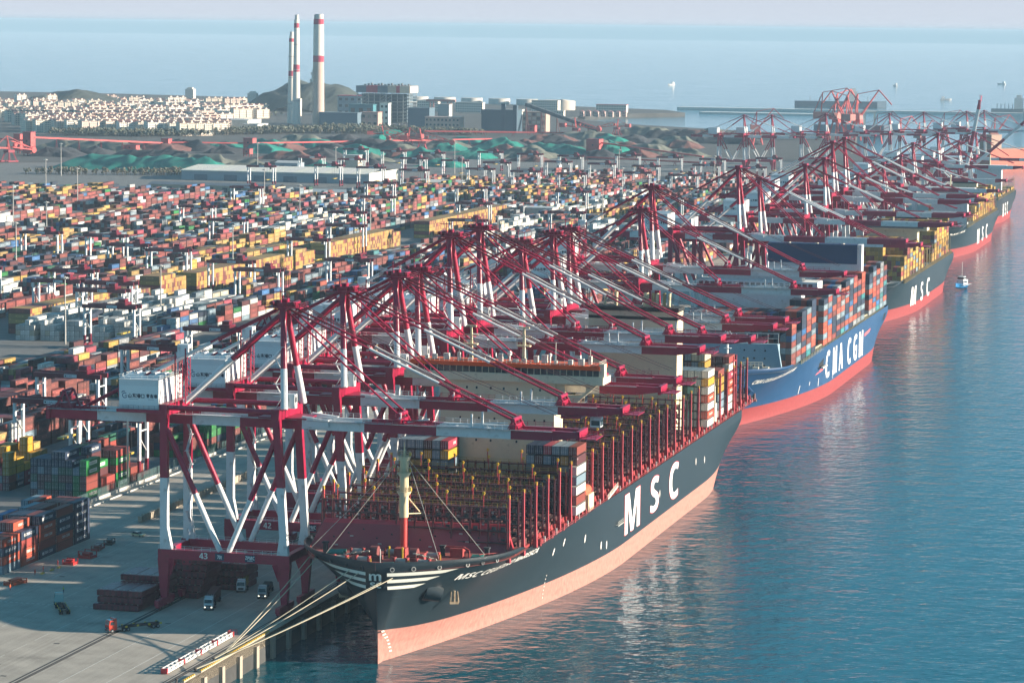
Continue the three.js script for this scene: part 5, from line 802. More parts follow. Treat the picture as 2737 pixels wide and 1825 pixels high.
  rowT.forEach(([a, b, low], i) => { for (let z = a; z > b; z -= 2.5) { const h = (z < b + 18 ? 4 : 5); for (let t = 0; t < h + (i === 1 ? 1 : 0); t++) { const k = rnd() < (t % 2 ? .5 : .7) ? 'yellow' : pick(['ochre', 'brick', 'brick', 'rust']); yard.add(40, [-373 - (i > 2 ? 4 : 0), t * 2.6 + .02, z], Math.PI / 2, k); } } });
  // white refrigerated boxes, doors towards us, in stepped groups
  for (let r = 0; r < 5; r++) for (let k = 0; k < 11; k++) { for (let c = 0; c < 4; c++) { const n = clamp(Math.round(2.6 + c * .55 + 2.2 * noise.noise(k * .9, r * .7, 3.3 + c * .4)), 1, 5); for (let t = 0; t < n; t++) { const p = [-303 - r * 12.6 - c * 2.55, t * 2.6 + .02, -1408 - k * 15.2 + r * 2]; if (visBox(p)) yard.add(40, p, 0, t === n - 1 || rnd() < .9 ? 'white' : 'cream'); } } }
  yard.build('container_yard', 'thousands of stacked shipping containers in rows across the port yard', 'containers');
}
deckPile.build('deck_cargo', 'inner containers of the stacks on the black ship', 'containers');

// ---------------------------------------------------------------- yard gantries on rubber tyres
function makeYardGantry(root, small) {
  const S = 26, h = 20, red = [.16, .012, .03];
  for (const z of [-3.6, 3.6]) P2(root, 'girder', (b) => { b.bx(-S / 2 - 1.2, S / 2 + 1.2, h, h + 1.9, z - .55, z + .55); if (!small) b.color([.14, .02, .03]).rail([[-S / 2, h + 1.9, z + Math.sign(z) * .9], [S / 2, h + 1.9, z + Math.sign(z) * .9]], 1.1, 2.4, .05); }, M.paint, red);
  for (const x of [-S / 2, S / 2]) for (const z of [-3.6, 3.6]) P2(root, 'leg', (b) => b.color(red).beam([x, 1.2, z * 1.05], [x, 6.6, z * 1.02], .9, 1.5).color([.74, .76, .76]).beam([x, 6.6, z * 1.02], [x, h, z], .9, 1.5), M.paint);
  for (const x of [-S / 2, S / 2]) { P2(root, 'sill_beam', (b) => { b.bx(x - .5, x + .5, 1.2, 2.4, -5.6, 5.6); if (!small) b.color([.7, .72, .72]).beam([x, 9, -3.6], [x, 15, 3.6], .3, .3).beam([x, 17, -3.6], [x, 17, 3.6], .4, .5).color([.4, .4, .42]).bx(x - 1.6, x - .6, 2.4, 5, -2.4, 2.4); }, M.paint, red); P2(root, 'wheel', (b) => { for (const z of [-5, -3.6, 3.6, 5]) b.bar([x - .35, .75, z], [x + .35, .75, z], .75, small ? 6 : 12); }, M.rubber); }
  const sgn = mesh('sign', new THREE.BoxGeometry(5.4, 1.3, .08), plateRow, root); sgn.position.set(1.5, h + 1, 4.2);
  const t = P2(root, 'trolley', (b) => { b.bx(-2.6, 2.6, h + 1.9, h + 3.2, -4, 4).bx(-1.8, 1.6, h + 3.2, h + 4.8, -2.4, 2).color([.5, .35, .06]).bx(-1.2, 1.2, 7.6, 8.3, -6, 6).color([.03, .03, .03]); for (const [x, z] of [[-1, -4], [1, -4], [-1, 4], [1, 4]]) b.bar([x, 8.3, z], [x, h + 1.9, z], .05, 4); }, M.paint, red); t.position.x = 6;
  const c = P2(t, 'operator_cabin', (b) => b.color([.72, .74, .74]).bx(3, 5, h - 2, h + .2, -1.2, 1.2).color([.04, .06, .07]).bx(3.2, 4.8, h - 1.6, h - .3, 1.2, 1.26), M.paint);
  return root;
}
const plateRow = std({ name: 'gantry sign', roughness: .6, map: canvasTex(256, 64, (x) => { x.fillStyle = '#c9d3d8'; x.fillRect(0, 0, 256, 64); x.fillStyle = '#24303c'; x.fillRect(14, 20, 36, 26); x.font = 'bold 26px sans-serif'; x.textBaseline = 'middle'; x.fillText('70.00.02', 62, 33); }) });
{
  // [block from the fence, distance]
  const RT = [[0, -985], [2, -1100], [1.2, -1022], [2.2, -1205], [2.3, -1290], [6.2, -1455], [1.5, -1500], [5, -1375], [6.6, -1498], [7.6, -1500], [8.2, -1565], [10, -1560], [5.2, -1610], [6.3, -1660], [4.4, -1700], [2.3, -1640], [8.4, -1730], [9.6, -1760], [11, -1830], [12.6, -1840], [6.8, -1850], [3.2, -1850], [7.4, -1990], [10.4, -2010], [8.8, -2130], [5.4, -2080], [12.8, -2150], [4, -2200], [7, -2280], [10, -2330], [3, -2420], [6, -2480], [9, -2500], [12, -2540], [14.6, -2420], [2, -2580]];
  let g0 = null, g1 = null;
  RT.forEach(([b, z], i) => {
    const x = -145 - 31.5 * b, p = [x, 0, z]; if (!inView(x, 10, z, 1.1, 1.2)) return;
    const l = `dark red yard gantry on white legs, ${ORD[i]} counting away from the quay crane numbered 43`, gr = 'yard gantries straddling the container blocks';
    if (i < 12) { if (g0) copyOf(g0, l, p); else makeYardGantry(g0 = thing('yard_gantry', l, 'crane', p, 0, gr)); }
    else if (g1) copyOf(g1, l, p); else makeYardGantry(g1 = thing('yard_gantry', l, 'crane', p, 0, gr), true);
  });
  // hazy ones in rows at the far edge of the yard, alike
  for (let i = 0; i < 30; i++) { const row = Math.floor(i / 10), x = -250 - (i % 10) * 52 - row * 20, z = -2780 - row * 190 - (i % 3) * 26; const c = copyOf(g1, 'small hazy yard gantry with white legs near the green heaps', [x, 0, z]); c.userData.group = 'hazy yard gantries at the far edge of the yard'; }
}
// ---------------------------------------------------------------- light masts
{
  const mk = (root) => { P2(root, 'pole', (b) => b.bar([0, 0, 0], [0, 34, 0], .48, 8, .26), M.paint, [.52, .50, .46]); P2(root, 'lamp_ring', (b) => { b.bar([0, 33.2, 0], [0, 33.5, 0], 1.5, 10); for (let k = 0; k < 8; k++) { const a = k * .785; b.box(Math.cos(a) * 1.7, 33, Math.sin(a) * 1.7, .7, .5, .6, -a); } }, M.paint, [.5, .5, .48]); };
  const LM = [[-131, -968], [-315, -1473], [-332, -1386], [-386, -1780], [-395.5, -2102], [-257, -1944], [-280, -2361], [-520, -2800], [-808, -3024], [-700, -2960], [-850, -2560], [-610, -2480], [-500, -2250], [-590, -1960], [-210, -1600], [-330, -2660], [-980, -2900], [-760, -2420], [-420, -3050], [-300, -2950], [-620, -3130], [-520, -1750], [-700, -2150], [-160, -2250]];
  const pl = ['beside the fence by the green containers', 'in the white container rows', 'by the end of the first yellow row', 'beside the second yellow row', 'beside the third yellow row', 'inland of the tall pair of cranes', 'near the low white office building', 'at the seaward end of the pale warehouse', 'behind the pale warehouse roof', 'in front of the pale warehouse', 'beside the long low shed', 'in the mixed rows before the warehouse', 'among the far mixed rows', 'by the inland yellow stacks', 'behind the cream funnel casing', 'inland of the hazy cranes', 'by the green covered heaps', 'beside the blue containers before the shed', 'at the far edge of the yard', 'among the hazy gantries', 'behind the warehouse by the brown heaps', 'among the inland mixed stacks', 'before the long shed roof', 'behind the second black ship\'s cranes'];
  let l0 = null; LM.forEach(([x, z], i) => { const l = `tall thin light mast ${pl[i]}`; if (l0) return copyOf(l0, l, [x, 0, z]); l0 = thing('light_mast', l, 'light mast', [x, 0, z], 0, 'light masts in the container yard'); mk(l0); });
}
// ---------------------------------------------------------------- fence along the yard road
{
  const f = thing('mesh_fence', 'long dark mesh fence with pale kerb along the yard road', 'fence', [-128.4, 0, -900]);
  P2(f, 'kerb', (b) => b.bx(-.5, .5, 0, 1.0, -620, 20).bx(3.8, 4.2, 0, .5, -620, 20), M.dull, [.5, .5, .47]);
  const pg = new THREE.BoxGeometry(.12, 3.2, .12), pan = new THREE.BoxGeometry(.03, 2.6, 3.8);
  const pm = std({ name: 'fence post steel', color: new THREE.Color().setRGB(.06, .09, .1), roughness: .7 }), meshT = dataTex(128, 128, (u, v) => { const k = ((u * 16) % 1 < .16) || ((v * 10) % 1 < .12) ? 1 : 0; return [k, k, k]; });
  const mm = std({ name: 'fence mesh', color: new THREE.Color().setRGB(.05, .10, .1), roughness: .8, alphaMap: meshT, alphaTest: .5, side: THREE.DoubleSide });
  for (let k = 0; k < 90; k++) { const p = mesh('post', pg, pm, f); p.position.set(0, 2.4, 18 - k * 4); const q = mesh('mesh_panel', pan, mm, f); q.position.set(0, 2.4, 16 - k * 4); }
  // second low wall of concrete blocks in the middle of the road with shrubs in tubs
  const w = thing('block_wall', 'line of pale concrete blocks dividing the apron behind crane 43', 'barrier', [-97.5, 0, -896]);
  for (let k = 0; k < 40; k++) { const q = mesh('block', k % 3 ? new THREE.BoxGeometry(1.1, 2.4, 2.5) : new THREE.BoxGeometry(1.3, 1.9, 2.4), M.wallc, w); q.position.set(0, 1.2, -k * 2.8); }
}
// ================================================================ things on the quay
const wheelG = (() => { const b = mb([.018, .018, .019]); b.bar([-.17, 0, 0], [.17, 0, 0], .52, 16).color([.3, .3, .31]).bar([-.18, 0, 0], [.18, 0, 0], .27, 12); return b.geo(); })();
function wheels(root, list) { for (const [x, z, w = 1] of list) { const m = mesh('wheel', wheelG, M.dull, root); m.position.set(x, .52, z); m.scale.x = w * 1.6; } }
// road tractor facing +z with its chassis trailing to -z; load: colour of a container, 'flat', or none
function truck(label, p, turn, cabC, load, lights) {
  const t = thing('container_truck', label, 'truck', p, turn);
  const cab = P2(t, 'cab', (b) => { const c = cabC; b.quad([-1.22, .6, 2], [1.22, .6, 2], [1.22, 2, 2.05], [-1.22, 2, 2.05]).quad([-1.22, 2, 2.05], [1.22, 2, 2.05], [1.15, 3.3, 1.75], [-1.15, 3.3, 1.75]).quad([1.22, .6, 2], [1.22, .6, -.3], [1.22, 2, -.3], [1.22, 2, 2.05]).quad([1.22, 2, 2.05], [1.22, 2, -.3], [1.15, 3.3, -.25], [1.15, 3.3, 1.75]).quad([-1.22, .6, -.3], [-1.22, .6, 2], [-1.22, 2, 2.05], [-1.22, 2, -.3]).quad([-1.22, 2, -.3], [-1.22, 2, 2.05], [-1.15, 3.3, 1.75], [-1.15, 3.3, -.25]).quad([1.22, .6, -.3], [-1.22, .6, -.3], [-1.15, 3.3, -.25], [1.15, 3.3, -.25]).color(load === 'none' ? [.6, .6, .58] : c).quad([-1.15, 3.3, 1.75], [1.15, 3.3, 1.75], [1.1, 3.5, -.25], [-1.1, 3.5, -.25]).quad([-1.1, 3.3, -.25], [1.1, 3.3, -.25], [1.1, 3.5, -.25], [-1.1, 3.5, -.25]).color(c).bx(-1.1, 1.1, 3.45, 3.8, -.2, .6); b.color([.08, .08, .085]).bx(-1.24, 1.24, .35, .75, 1.6, 2.1).bx(-.8, .8, .9, 1.5, 2.02, 2.07); }, M.gloss, cabC);
  P2(cab, 'windscreen', (b) => b.quad([-1.08, 2.05, 2.075], [1.08, 2.05, 2.075], [1.02, 3.05, 1.85], [-1.02, 3.05, 1.85]).quad([1.235, 2.05, 1.7], [1.235, 2.05, .5], [1.19, 2.9, .5], [1.19, 2.9, 1.55]).quad([-1.235, 2.05, .5], [-1.235, 2.05, 1.7], [-1.19, 2.9, 1.55], [-1.19, 2.9, .5]), M.glass);
  for (const x of [-.9, .9]) { const h = mesh('headlight', new THREE.BoxGeometry(.34, .22, .08), lights ? M.lampOn : M.lampOff, cab); h.position.set(x, .92, 2.06); }
  P2(t, 'chassis', (b) => { b.bx(-.45, .45, .7, 1.05, -4.2, 1.4).bx(-1.1, -.6, .9, 1.3, -13.6, -2.6).bx(.6, 1.1, .9, 1.3, -13.6, -2.6); for (const z of [-3, -6.4, -9.8, -13.2]) b.bx(-1.22, 1.22, 1.0, 1.28, z - .2, z + .2); b.color([.32, .3, .26]).bx(-1.2, -.5, .55, 1.15, -1.6, -.4).bx(.5, 1.2, .55, 1.15, -1.6, -.4); if (load === 'none') { b.color([.66, .46, .05]); for (const z of [-3, -6.4, -9.8, -13.2]) b.bx(1.22, 1.36, 1, 1.5, z - .3, z + .3).bx(-1.36, -1.22, 1, 1.5, z - .3, z + .3); } }, M.dull, [.03, .03, .033]);
  wheels(t, [[-1.05, 1.1], [1.05, 1.1], [-.95, -2.3, 2], [.95, -2.3, 2], [-.95, -3.5, 2], [.95, -3.5, 2], [-.95, -11, 2], [.95, -11, 2], [-.95, -12.3, 2], [.95, -12.3, 2]]);
  return t;
}
M.lampOff = std({ name: 'headlamp glass', color: new THREE.Color().setRGB(.5, .5, .48), roughness: .2 });
M.lampOn = std({ name: 'lit headlamp', color: new THREE.Color().setRGB(.8, .8, .7), emissive: new THREE.Color().setRGB(1, .9, .65), emissiveIntensity: 1.5 });
truck('red truck cab pulling an empty black chassis across the sunlit apron', [-39.6, .02, -730.5], -41 * R, [.48, .05, .03], 'none', false);
const tA = 12 * R;
truck('silver truck with a maroon container coming out under crane 43', [-26.4, .02, -767], tA, [.5, .55, .58], 'c', true);
truck('white truck with an ochre container, behind the silver truck under crane 43', [-26.6, .02, -794], tA, [.62, .66, .67], 'c', false);
truck('silver truck with a low dark load, beside the ochre container truck', [-17.8, .02, -787], tA, [.36, .42, .45], 'c', true);
truck('teal roofed yard tractor with black chassis, parked in the shadow on the apron', [-67.4, .02, -759], 210 * R, [.25, .42, .42], 'none', false);
{
  const on = (kind, x, z, a, l) => { nearBox(kind, 12.19, [x - Math.sin(a) * 8, 1.32, z - Math.cos(a) * 8], a, l, 'containers on trucks'); };
  on('maroon', -26.4, -767, tA, 'dark maroon container on the silver truck under crane 43'); on('ochre', -26.6, -794, tA, 'dull ochre container on the white truck under crane 43');
  const lo = tag(mesh('flat_load', (() => { const b = mb([.03, .045, .05]); b.bx(-1.2, 1.2, 1.3, 2.2, -13, -2.4); for (let k = 0; k < 5; k++) b.bx(-1.1, 1.1, 2.2, 2.5, -12.4 + k * 2.2, -11 + k * 2.2); return b.geo(); })(), M.dull), 'low dark tarped load on the truck beside the ochre container', 'cargo'); lo.position.set(-17.8, .02, -787); lo.rotation.y = tA;
  // white car and boxes
  const car = thing('parked_car', 'pale yellow and white car standing by the concrete blocks', 'car', [-88.6, .02, -871], 70 * R);
  P2(car, 'body', (b) => b.bx(-.9, .9, .35, .9, -2.2, 2.2).beam([0, .9, -1.3], [0, .9, .9], 1.7, .02), M.gloss, [.7, .66, .42]); P2(car, 'roof', (b) => { const q = (z0, z1, w0, w1) => 0; b.quad([-.75, 1.45, .3], [.75, 1.45, .3], [.75, 1.45, -1.2], [-.75, 1.45, -1.2]); }, M.gloss, [.75, .74, .66]);
  P2(car, 'window', (b) => b.quad([-.86, .9, 1.1], [.86, .9, 1.1], [.74, 1.44, .3], [-.74, 1.44, .3]).quad([.86, .9, -1.9], [-.86, .9, -1.9], [-.74, 1.44, -1.2], [.74, 1.44, -1.2]).quad([.88, .9, 1.1], [.88, .9, -1.9], [.76, 1.44, -1.2], [.76, 1.44, .3]).quad([-.88, .9, -1.9], [-.88, .9, 1.1], [-.76, 1.44, .3], [-.76, 1.44, -1.2]), M.glass); wheels(car, [[-.8, 1.4, .6], [.8, 1.4, .6], [-.8, -1.4, .6], [.8, -1.4, .6]]); car.traverse((m) => { if (m.name === 'wheel') { m.scale.multiplyScalar(.62); m.position.y = .33; } });
  // hatch covers lifted off the ship, lying in piles
  const slab = (() => { const b = mb([.17, .022, .035]); b.bx(-6.6, 6.6, .15, 1.6, -6.2, 6.2).color([.22, .035, .05]); for (const x of [-4.4, 0, 4.4]) b.bx(x - 2.05, x + 2.05, 1.6, 1.72, -6, 6); b.color([.45, .43, .4]); for (let i = 0; i < 8; i++) for (const z of [-5, 5]) b.bx(-6 + i * 1.7, -5.7 + i * 1.7, 1.7, 1.85, z - .2, z + .2); b.color([.1, .015, .025]); for (let k = 0; k < 8; k++) b.bx(-6.3 + k * 1.7, -5.7 + k * 1.7, .25, 1.5, 6.2, 6.28); return b.geo(); })();
  let s0 = null;
  [[-49.6, -763.4, 3, 'seaward pile'], [-49, -777, 4, 'second pile'], [-40.5, -786, 6, 'pile behind the land legs of crane 43'], [-33.5, -801, 4, 'pile deep under crane 43']].forEach(([x, z, n, w]) => { for (let k = 0; k < n; k++) { const l = `dark red hatch cover, ${ORD[k]} from the ground, ${w}`, p = [x + rr(-.5, .5) + k * .35, .02 + k * 1.86, z + rr(-.4, .4) - k * .5]; if (s0) copyOf(s0, l, p, rr(-.02, .02)); else { s0 = tag(mesh('hatch_cover', slab, M.paint), l, 'hatch cover', 'hatch covers piled on the apron'); s0.position.set(...p); } } });
  // accommodation ladder lying on the quay edge
  const g = thing('gangway_ladder', 'long white aluminium gangway with red joints lying on the quay edge', 'gangway', [-8.1, .02, -685.5]);
  for (let k = 0; k < 4; k++) { const z0 = -k * 12; P2(g, 'ladder_section', (b) => { b.color([.74, .75, .74]); for (const x of [-.75, .75]) { b.bx(x - .05, x + .05, .2, .55, z0 - 11.6, z0).bx(x - .05, x + .05, 1.25, 1.4, z0 - 11.6, z0); for (let i = 0; i <= 8; i++) b.bx(x - .045, x + .045, .5, 1.3, z0 - 11.6 + i * 1.42, z0 - 11.4 + i * 1.42); for (let i = 0; i < 4; i++) b.bx(x - .02, x + .02, .5, 1.2, z0 - 11 + i * 2.85, z0 - 9.6 + i * 2.85); } b.color([.3, .32, .34]).bx(-.7, .7, .25, .32, z0 - 11.6, z0); b.color([.62, .04, .05]).bx(-.85, .85, .1, 1.42, z0 - .5, z0); }, M.paint); }
  P2(g, 'end_frame', (b) => b.color([.55, .05, .05]).bx(-.85, .85, .1, 1.42, -48.6, -48.1).rail([[-.8, .2, -48.5], [-.8, .2, -51], [.8, .2, -51]], 1.2, 1.2, .05), M.paint);
  // mooring ropes from the bow to the bollards
  const bowP = [[-23.5, 18.6, 12.5], [-21.4, 18, 12], [-8.4, 17.4, 1.6], [-5.2, 17.2, .6], [1.5, 15.4, .3], [4.2, 16.4, .2]], bolZ = [-713, -713, -704, -704, -691, -691];
  const rp = ['steepest, landward-most', 'steep, second from the land', 'middle, upper of its pair', 'middle, lower of its pair', 'long, crossing the badge', 'longest, ending seaward of the badge'];
  bowP.forEach(([x, y, u], i) => { const uu = (() => { let a = -3, b = 60; for (let k = 0; k < 40; k++) { const m = (a + b) / 2; if (H1.half(m, y) < Math.abs(x)) a = m; else b = m; } return a; })(); const A = V(S1.x + x, y, S1.z - uu), B = V(-1.9 + (i % 2) * .3, .7, bolZ[i]), m = A.clone().lerp(B, .5); m.y -= 1.2; tag(mesh('mooring_rope', new THREE.TubeGeometry(new THREE.QuadraticBezierCurve3(A, m, B), 20, .13, 5), M.rope ??= std({ name: 'mooring rope', color: new THREE.Color().setRGB(.5, .45, .33), roughness: .95 })), `pale mooring rope from the black bow to the quay, ${rp[i]}`, 'rope', 'mooring ropes of the black ship'); });
  // small working gear: twist lock bins, red spreaders and frames
  const frame = (label, x, z, w, h, d, c) => { const t = thing('lifting_frame', label, 'equipment', [x, .02, z], rr(-.2, .2)); P2(t, 'frame', (b) => { for (const a of [-w / 2, w / 2]) for (const e of [-d / 2, d / 2]) b.bx(a - .12, a + .12, 0, h, e - .12, e + .12); b.bx(-w / 2, w / 2, h - .2, h, -d / 2 - .1, -d / 2 + .1).bx(-w / 2, w / 2, h - .2, h, d / 2 - .1, d / 2 + .1).bx(-w / 2, w / 2, 0, .8, -d / 2, d / 2); }, M.paint, c); P2(t, 'bin', (b) => b.bx(-w * .3, w * .3, .8, 1.6, -d * .3, d * .3), M.paint, c.map((v) => v * .8)); };
  frame('low red lifting frame at the edge of the sunlit apron, lower of two', -89.5, -819, 3.4, 1.7, 3, [.5, .03, .03]); frame('red lifting frame with a crate beside the navy stack, upper of two', -89, -831, 4, 2.2, 4, [.52, .03, .03]); frame('red tubs grouped beside the orange stacks', -92, -785, 3, 1.3, 7, [.5, .08, .03]); frame('dark red bins in line with the stacks', -91.4, -845, 2.4, 1.5, 6, [.3, .04, .03]); frame('dark frames by the end of the navy stack', -91.7, -855, 2.4, 1.6, 4, [.05, .05, .05]);
  // workers
  const size = 56, h = 1.0, pj = { hip: [0, .0, 0], chest: [0, .42, .02], neck: [0, .58, .02], head: [0, .74, .04] };
  const bones = [[[0, .02, 0], [0, .4, .02], .145, .165], [[-.1, .42, 0], [.1, .42, 0], .12, .12], [[0, .5, .02], [0, .62, .03], .07, .06], [[0, .70, .04], [0, .77, .05], .095, .1], [[-.19, .44, 0], [-.26, .18, .02], .065, .05], [[-.26, .18, .02], [-.22, -.04, .1], .048, .038], [[-.22, -.05, .1], [-.21, -.13, .13], .04, .03], [[.19, .44, 0], [.25, .17, -.02], .065, .05], [[.25, .17, -.02], [.25, -.06, .06], .048, .038], [[.25, -.07, .06], [.24, -.15, .08], .04, .03], [[-.09, 0, 0], [-.12, -.42, .06], .1, .07], [[-.12, -.42, .06], [-.12, -.82, -.03], .068, .045], [[-.12, -.85, -.03], [-.12, -.88, .14], .05, .04], [[.09, 0, 0], [.11, -.42, .02], .1, .07], [[.11, -.42, .02], [.12, -.82, -.1], .068, .045], [[.12, -.85, -.1], [.12, -.88, .07], .05, .04]];
  const { MarchingCubes } = await import('three/addons/objects/MarchingCubes.js');
  const mc = new MarchingCubes(size, new THREE.MeshBasicMaterial(), false, false, 60000); mc.isolation = 0;
  for (let z = 0; z < size; z++) for (let y = 0; y < size; y++) for (let x = 0; x < size; x++) {
    const p = [x, y, z].map((v) => (v - size / 2) / (size / 2) * h); let d = 9;
    for (const [a, b, ra, rb] of bones) { const ab = b.map((v, i) => v - a[i]), ap = p.map((v, i) => v - a[i]), t = clamp((ab[0] * ap[0] + ab[1] * ap[1] + ab[2] * ap[2]) / (ab[0] ** 2 + ab[1] ** 2 + ab[2] ** 2), 0, 1), e = Math.hypot(...ap.map((v, i) => v - ab[i] * t)) - lerp(ra, rb, t), k = .035, hh = clamp(.5 + .5 * (d - e) / k, 0, 1); d = lerp(d, e, hh) - k * hh * (1 - hh); }
    mc.field[x + y * size + z * size * size] = -d;
  }
  mc.update();
  const n = mc.count, pos = new Float32Array(mc.positionArray.slice(0, n * 3)), nor = new Float32Array(mc.normalArray.slice(0, n * 3));
  const person = (label, x, z, a, vest, legs) => {
    const col = new Float32Array(n * 3); for (let i = 0; i < n; i++) { const y = pos[i * 3 + 1], c = y > .82 ? [.6, .3, .05] : y > .64 ? [.42, .27, .2] : y > 0 && Math.abs(pos[i * 3]) < .4 ? (y > .02 && (y > .18 || Math.abs(pos[i * 3]) < .19) ? vest : legs) : y < -.84 ? [.03, .03, .03] : legs; col.set(c, i * 3); }
    const g = new THREE.BufferGeometry(); g.setAttribute('position', new THREE.BufferAttribute(pos, 3)); g.setAttribute('normal', new THREE.BufferAttribute(nor, 3)); g.setAttribute('color', new THREE.BufferAttribute(col, 3));
    const o = thing('person', label, 'person', [x, .02, z], a); const m = mesh('body', g, std({ name: 'work clothes', vertexColors: true, roughness: .9 }), o); m.position.y = .93;
    P2(o, 'helmet', (b) => b.bar([0, 1.72, .05], [0, 1.8, .05], .125, 12, .1).bar([0, 1.8, .05], [0, 1.84, .05], .1, 12, .03), M.gloss, [.6, .12, .03]);
    return o;
  };
  const OV = [.55, .05, .03], DK = [.4, .04, .03];
  person('worker in red overalls walking beside the orange stack', -92.3, -799.6, .4, OV, DK); person('worker in red overalls standing between the yellow studs and the stack', -92, -804.8, 2.1, OV, DK); person('worker in red clothes near the lower lifting frame', -92.2, -816, -1, OV, DK); person('worker in orange red among the red tubs', -89.6, -776, 1.2, [.62, .12, .03], DK); person('worker in red by the upper lifting frame', -91, -829.5, 2.8, OV, DK); person('worker in green yellow vest walking toward the teal tractor', -73.8, -777, 2.6, [.3, .5, .05], [.05, .06, .09]);
  for (const [i, [x, z]] of [[-91, -802], [-90.6, -808], [-90.4, -812.5]].entries()) tag(mesh('floor_marker', (() => { const b = mb([.66, .44, .05]); b.bx(x - .35, x + .35, .02, .32, z - .9, z + .9).bx(x - .2, x + .2, .32, .5, z - .5, z + .5); return b.geo(); })(), M.paint), `${ORD[i]} yellow floor block by the workers in red`, 'marker');
}
// ================================================================ the far shore: warehouse, coal yard, power station, town, hills
const far = (name, label, cat, p, turn, group) => thing(name, label, cat, p, turn, group);
{ // pale warehouse and sheds
  const w = far('warehouse', 'huge pale warehouse with low ribbed roof across the middle of the yard', 'warehouse', [-742, 0, -2935], 0);
  P2(w, 'wall', (b) => b.bx(-100, 100, 0, 10, -52, 48), M.dull, [.34, .40, .44]);
  for (let k = 0; k < 20; k++) P2(w, 'roof_panel', (b) => { const x0 = -100.6 + k * 10.06, x1 = x0 + 9.9; b.quad([x0, 10.1, 49], [x1, 10.1, 49], [x1, 13.6, -2], [x0, 13.6, -2]).quad([x1, 10.1, -53], [x0, 10.1, -53], [x0, 13.6, -2], [x1, 13.6, -2]).quad([x0, 9.2, 49], [x1, 9.2, 49], [x1, 10.1, 49], [x0, 10.1, 49]).bx(x1, x1 + .16, 10.1, 10.4, 48, 49); }, M.dull, [.86 - (k % 3) * .03, .81 - (k % 3) * .03, .68]);
  const end = P2(w, 'gable_wall', (b) => b.bx(100, 101, 0, 11, -52, 48), M.dull, [.66, .64, .56]); for (let k = 0; k < 6; k++) P2(w, 'door', (b) => b.bx(-86 + k * 32, -72 + k * 32, 0, 6, 48, 48.3), M.dull, [.16, .2, .24]);
  const shed = (label, x, z, L, wd, h, c, rc, turn = 0) => { const s = far('storage_shed', label, 'shed', [x, 0, z], turn); P2(s, 'wall', (b) => b.bx(-L / 2, L / 2, 0, h, -wd / 2, wd / 2), M.dull, c); P2(s, 'roof', (b) => b.quad([-L / 2 - .6, h, wd / 2 + .6], [L / 2 + .6, h, wd / 2 + .6], [L / 2 + .6, h + 2.2, 0], [-L / 2 - .6, h + 2.2, 0]).quad([L / 2 + .6, h, -wd / 2 - .6], [-L / 2 - .6, h, -wd / 2 - .6], [-L / 2 - .6, h + 2.2, 0], [L / 2 + .6, h + 2.2, 0]), M.dull, rc); for (let k = 0; k < L / 14; k++) P2(s, 'door', (b) => b.bx(-L / 2 + 5 + k * 14, -L / 2 + 10 + k * 14, 0, h * .7, wd / 2, wd / 2 + .2), M.dull, [.1, .12, .14]); };
  shed('long low shed with dark blue grey roof at the inland edge of the yard', -860, -2604, 150, 26, 6, [.42, .38, .30], [.10, .15, .19]); shed('long low shed with dark roof before the warehouse', -735, -2700, 130, 24, 6, [.42, .38, .3], [.1, .14, .18]); shed('low shed with pale grey ribbed roof by the rust stacks', -600, -2660, 48, 30, 5, [.4, .4, .38], [.36, .42, .45]); shed('blue grey shed with white end wall behind the warehouse', -802, -3112, 26, 22, 9, [.28, .36, .42], [.5, .52, .52]); shed('white shed beyond the far mixed rows', -556, -2860, 46, 30, 6, [.66, .66, .62], [.62, .62, .58]);
  const office = (label, x, z, L, wd, h, c, st) => { const o = far('office_building', label, 'building', [x, 0, z], .0); P2(o, 'wall', (b) => b.bx(-L / 2, L / 2, 0, h, -wd / 2, wd / 2), M.dull, c); P2(o, 'roof', (b) => b.bx(-L / 2 - .5, L / 2 + .5, h, h + .8, -wd / 2 - .5, wd / 2 + .5), M.dull, [.5, .52, .52]); for (let f = 0; f < st; f++) for (let k = 0; k < wd / 4 - 1; k++) P2(o, 'window', (b) => b.bx(L / 2, L / 2 + .1, f * 3.4 + 1.2, f * 3.4 + 2.8, -wd / 2 + 2 + k * 4, -wd / 2 + 4.2 + k * 4), M.glass); for (let k = 0; k < L / 5 - 1; k++) P2(o, 'window', (b) => b.bx(-L / 2 + 2 + k * 5, -L / 2 + 4.4 + k * 5, 1.2, 2.8, wd / 2, wd / 2 + .1), M.glass); };
  office('white two storey office with many windows inland of the tall cranes', -392, -2440, 26, 44, 9, [.62, .66, .68], 2); office('pale pink office block beside the white one', -345, -2405, 30, 22, 11, [.62, .50, .44], 3); office('cream gatehouse tower behind the warehouse', -716, -3072, 14, 14, 20, [.6, .5, .4], 5);
}
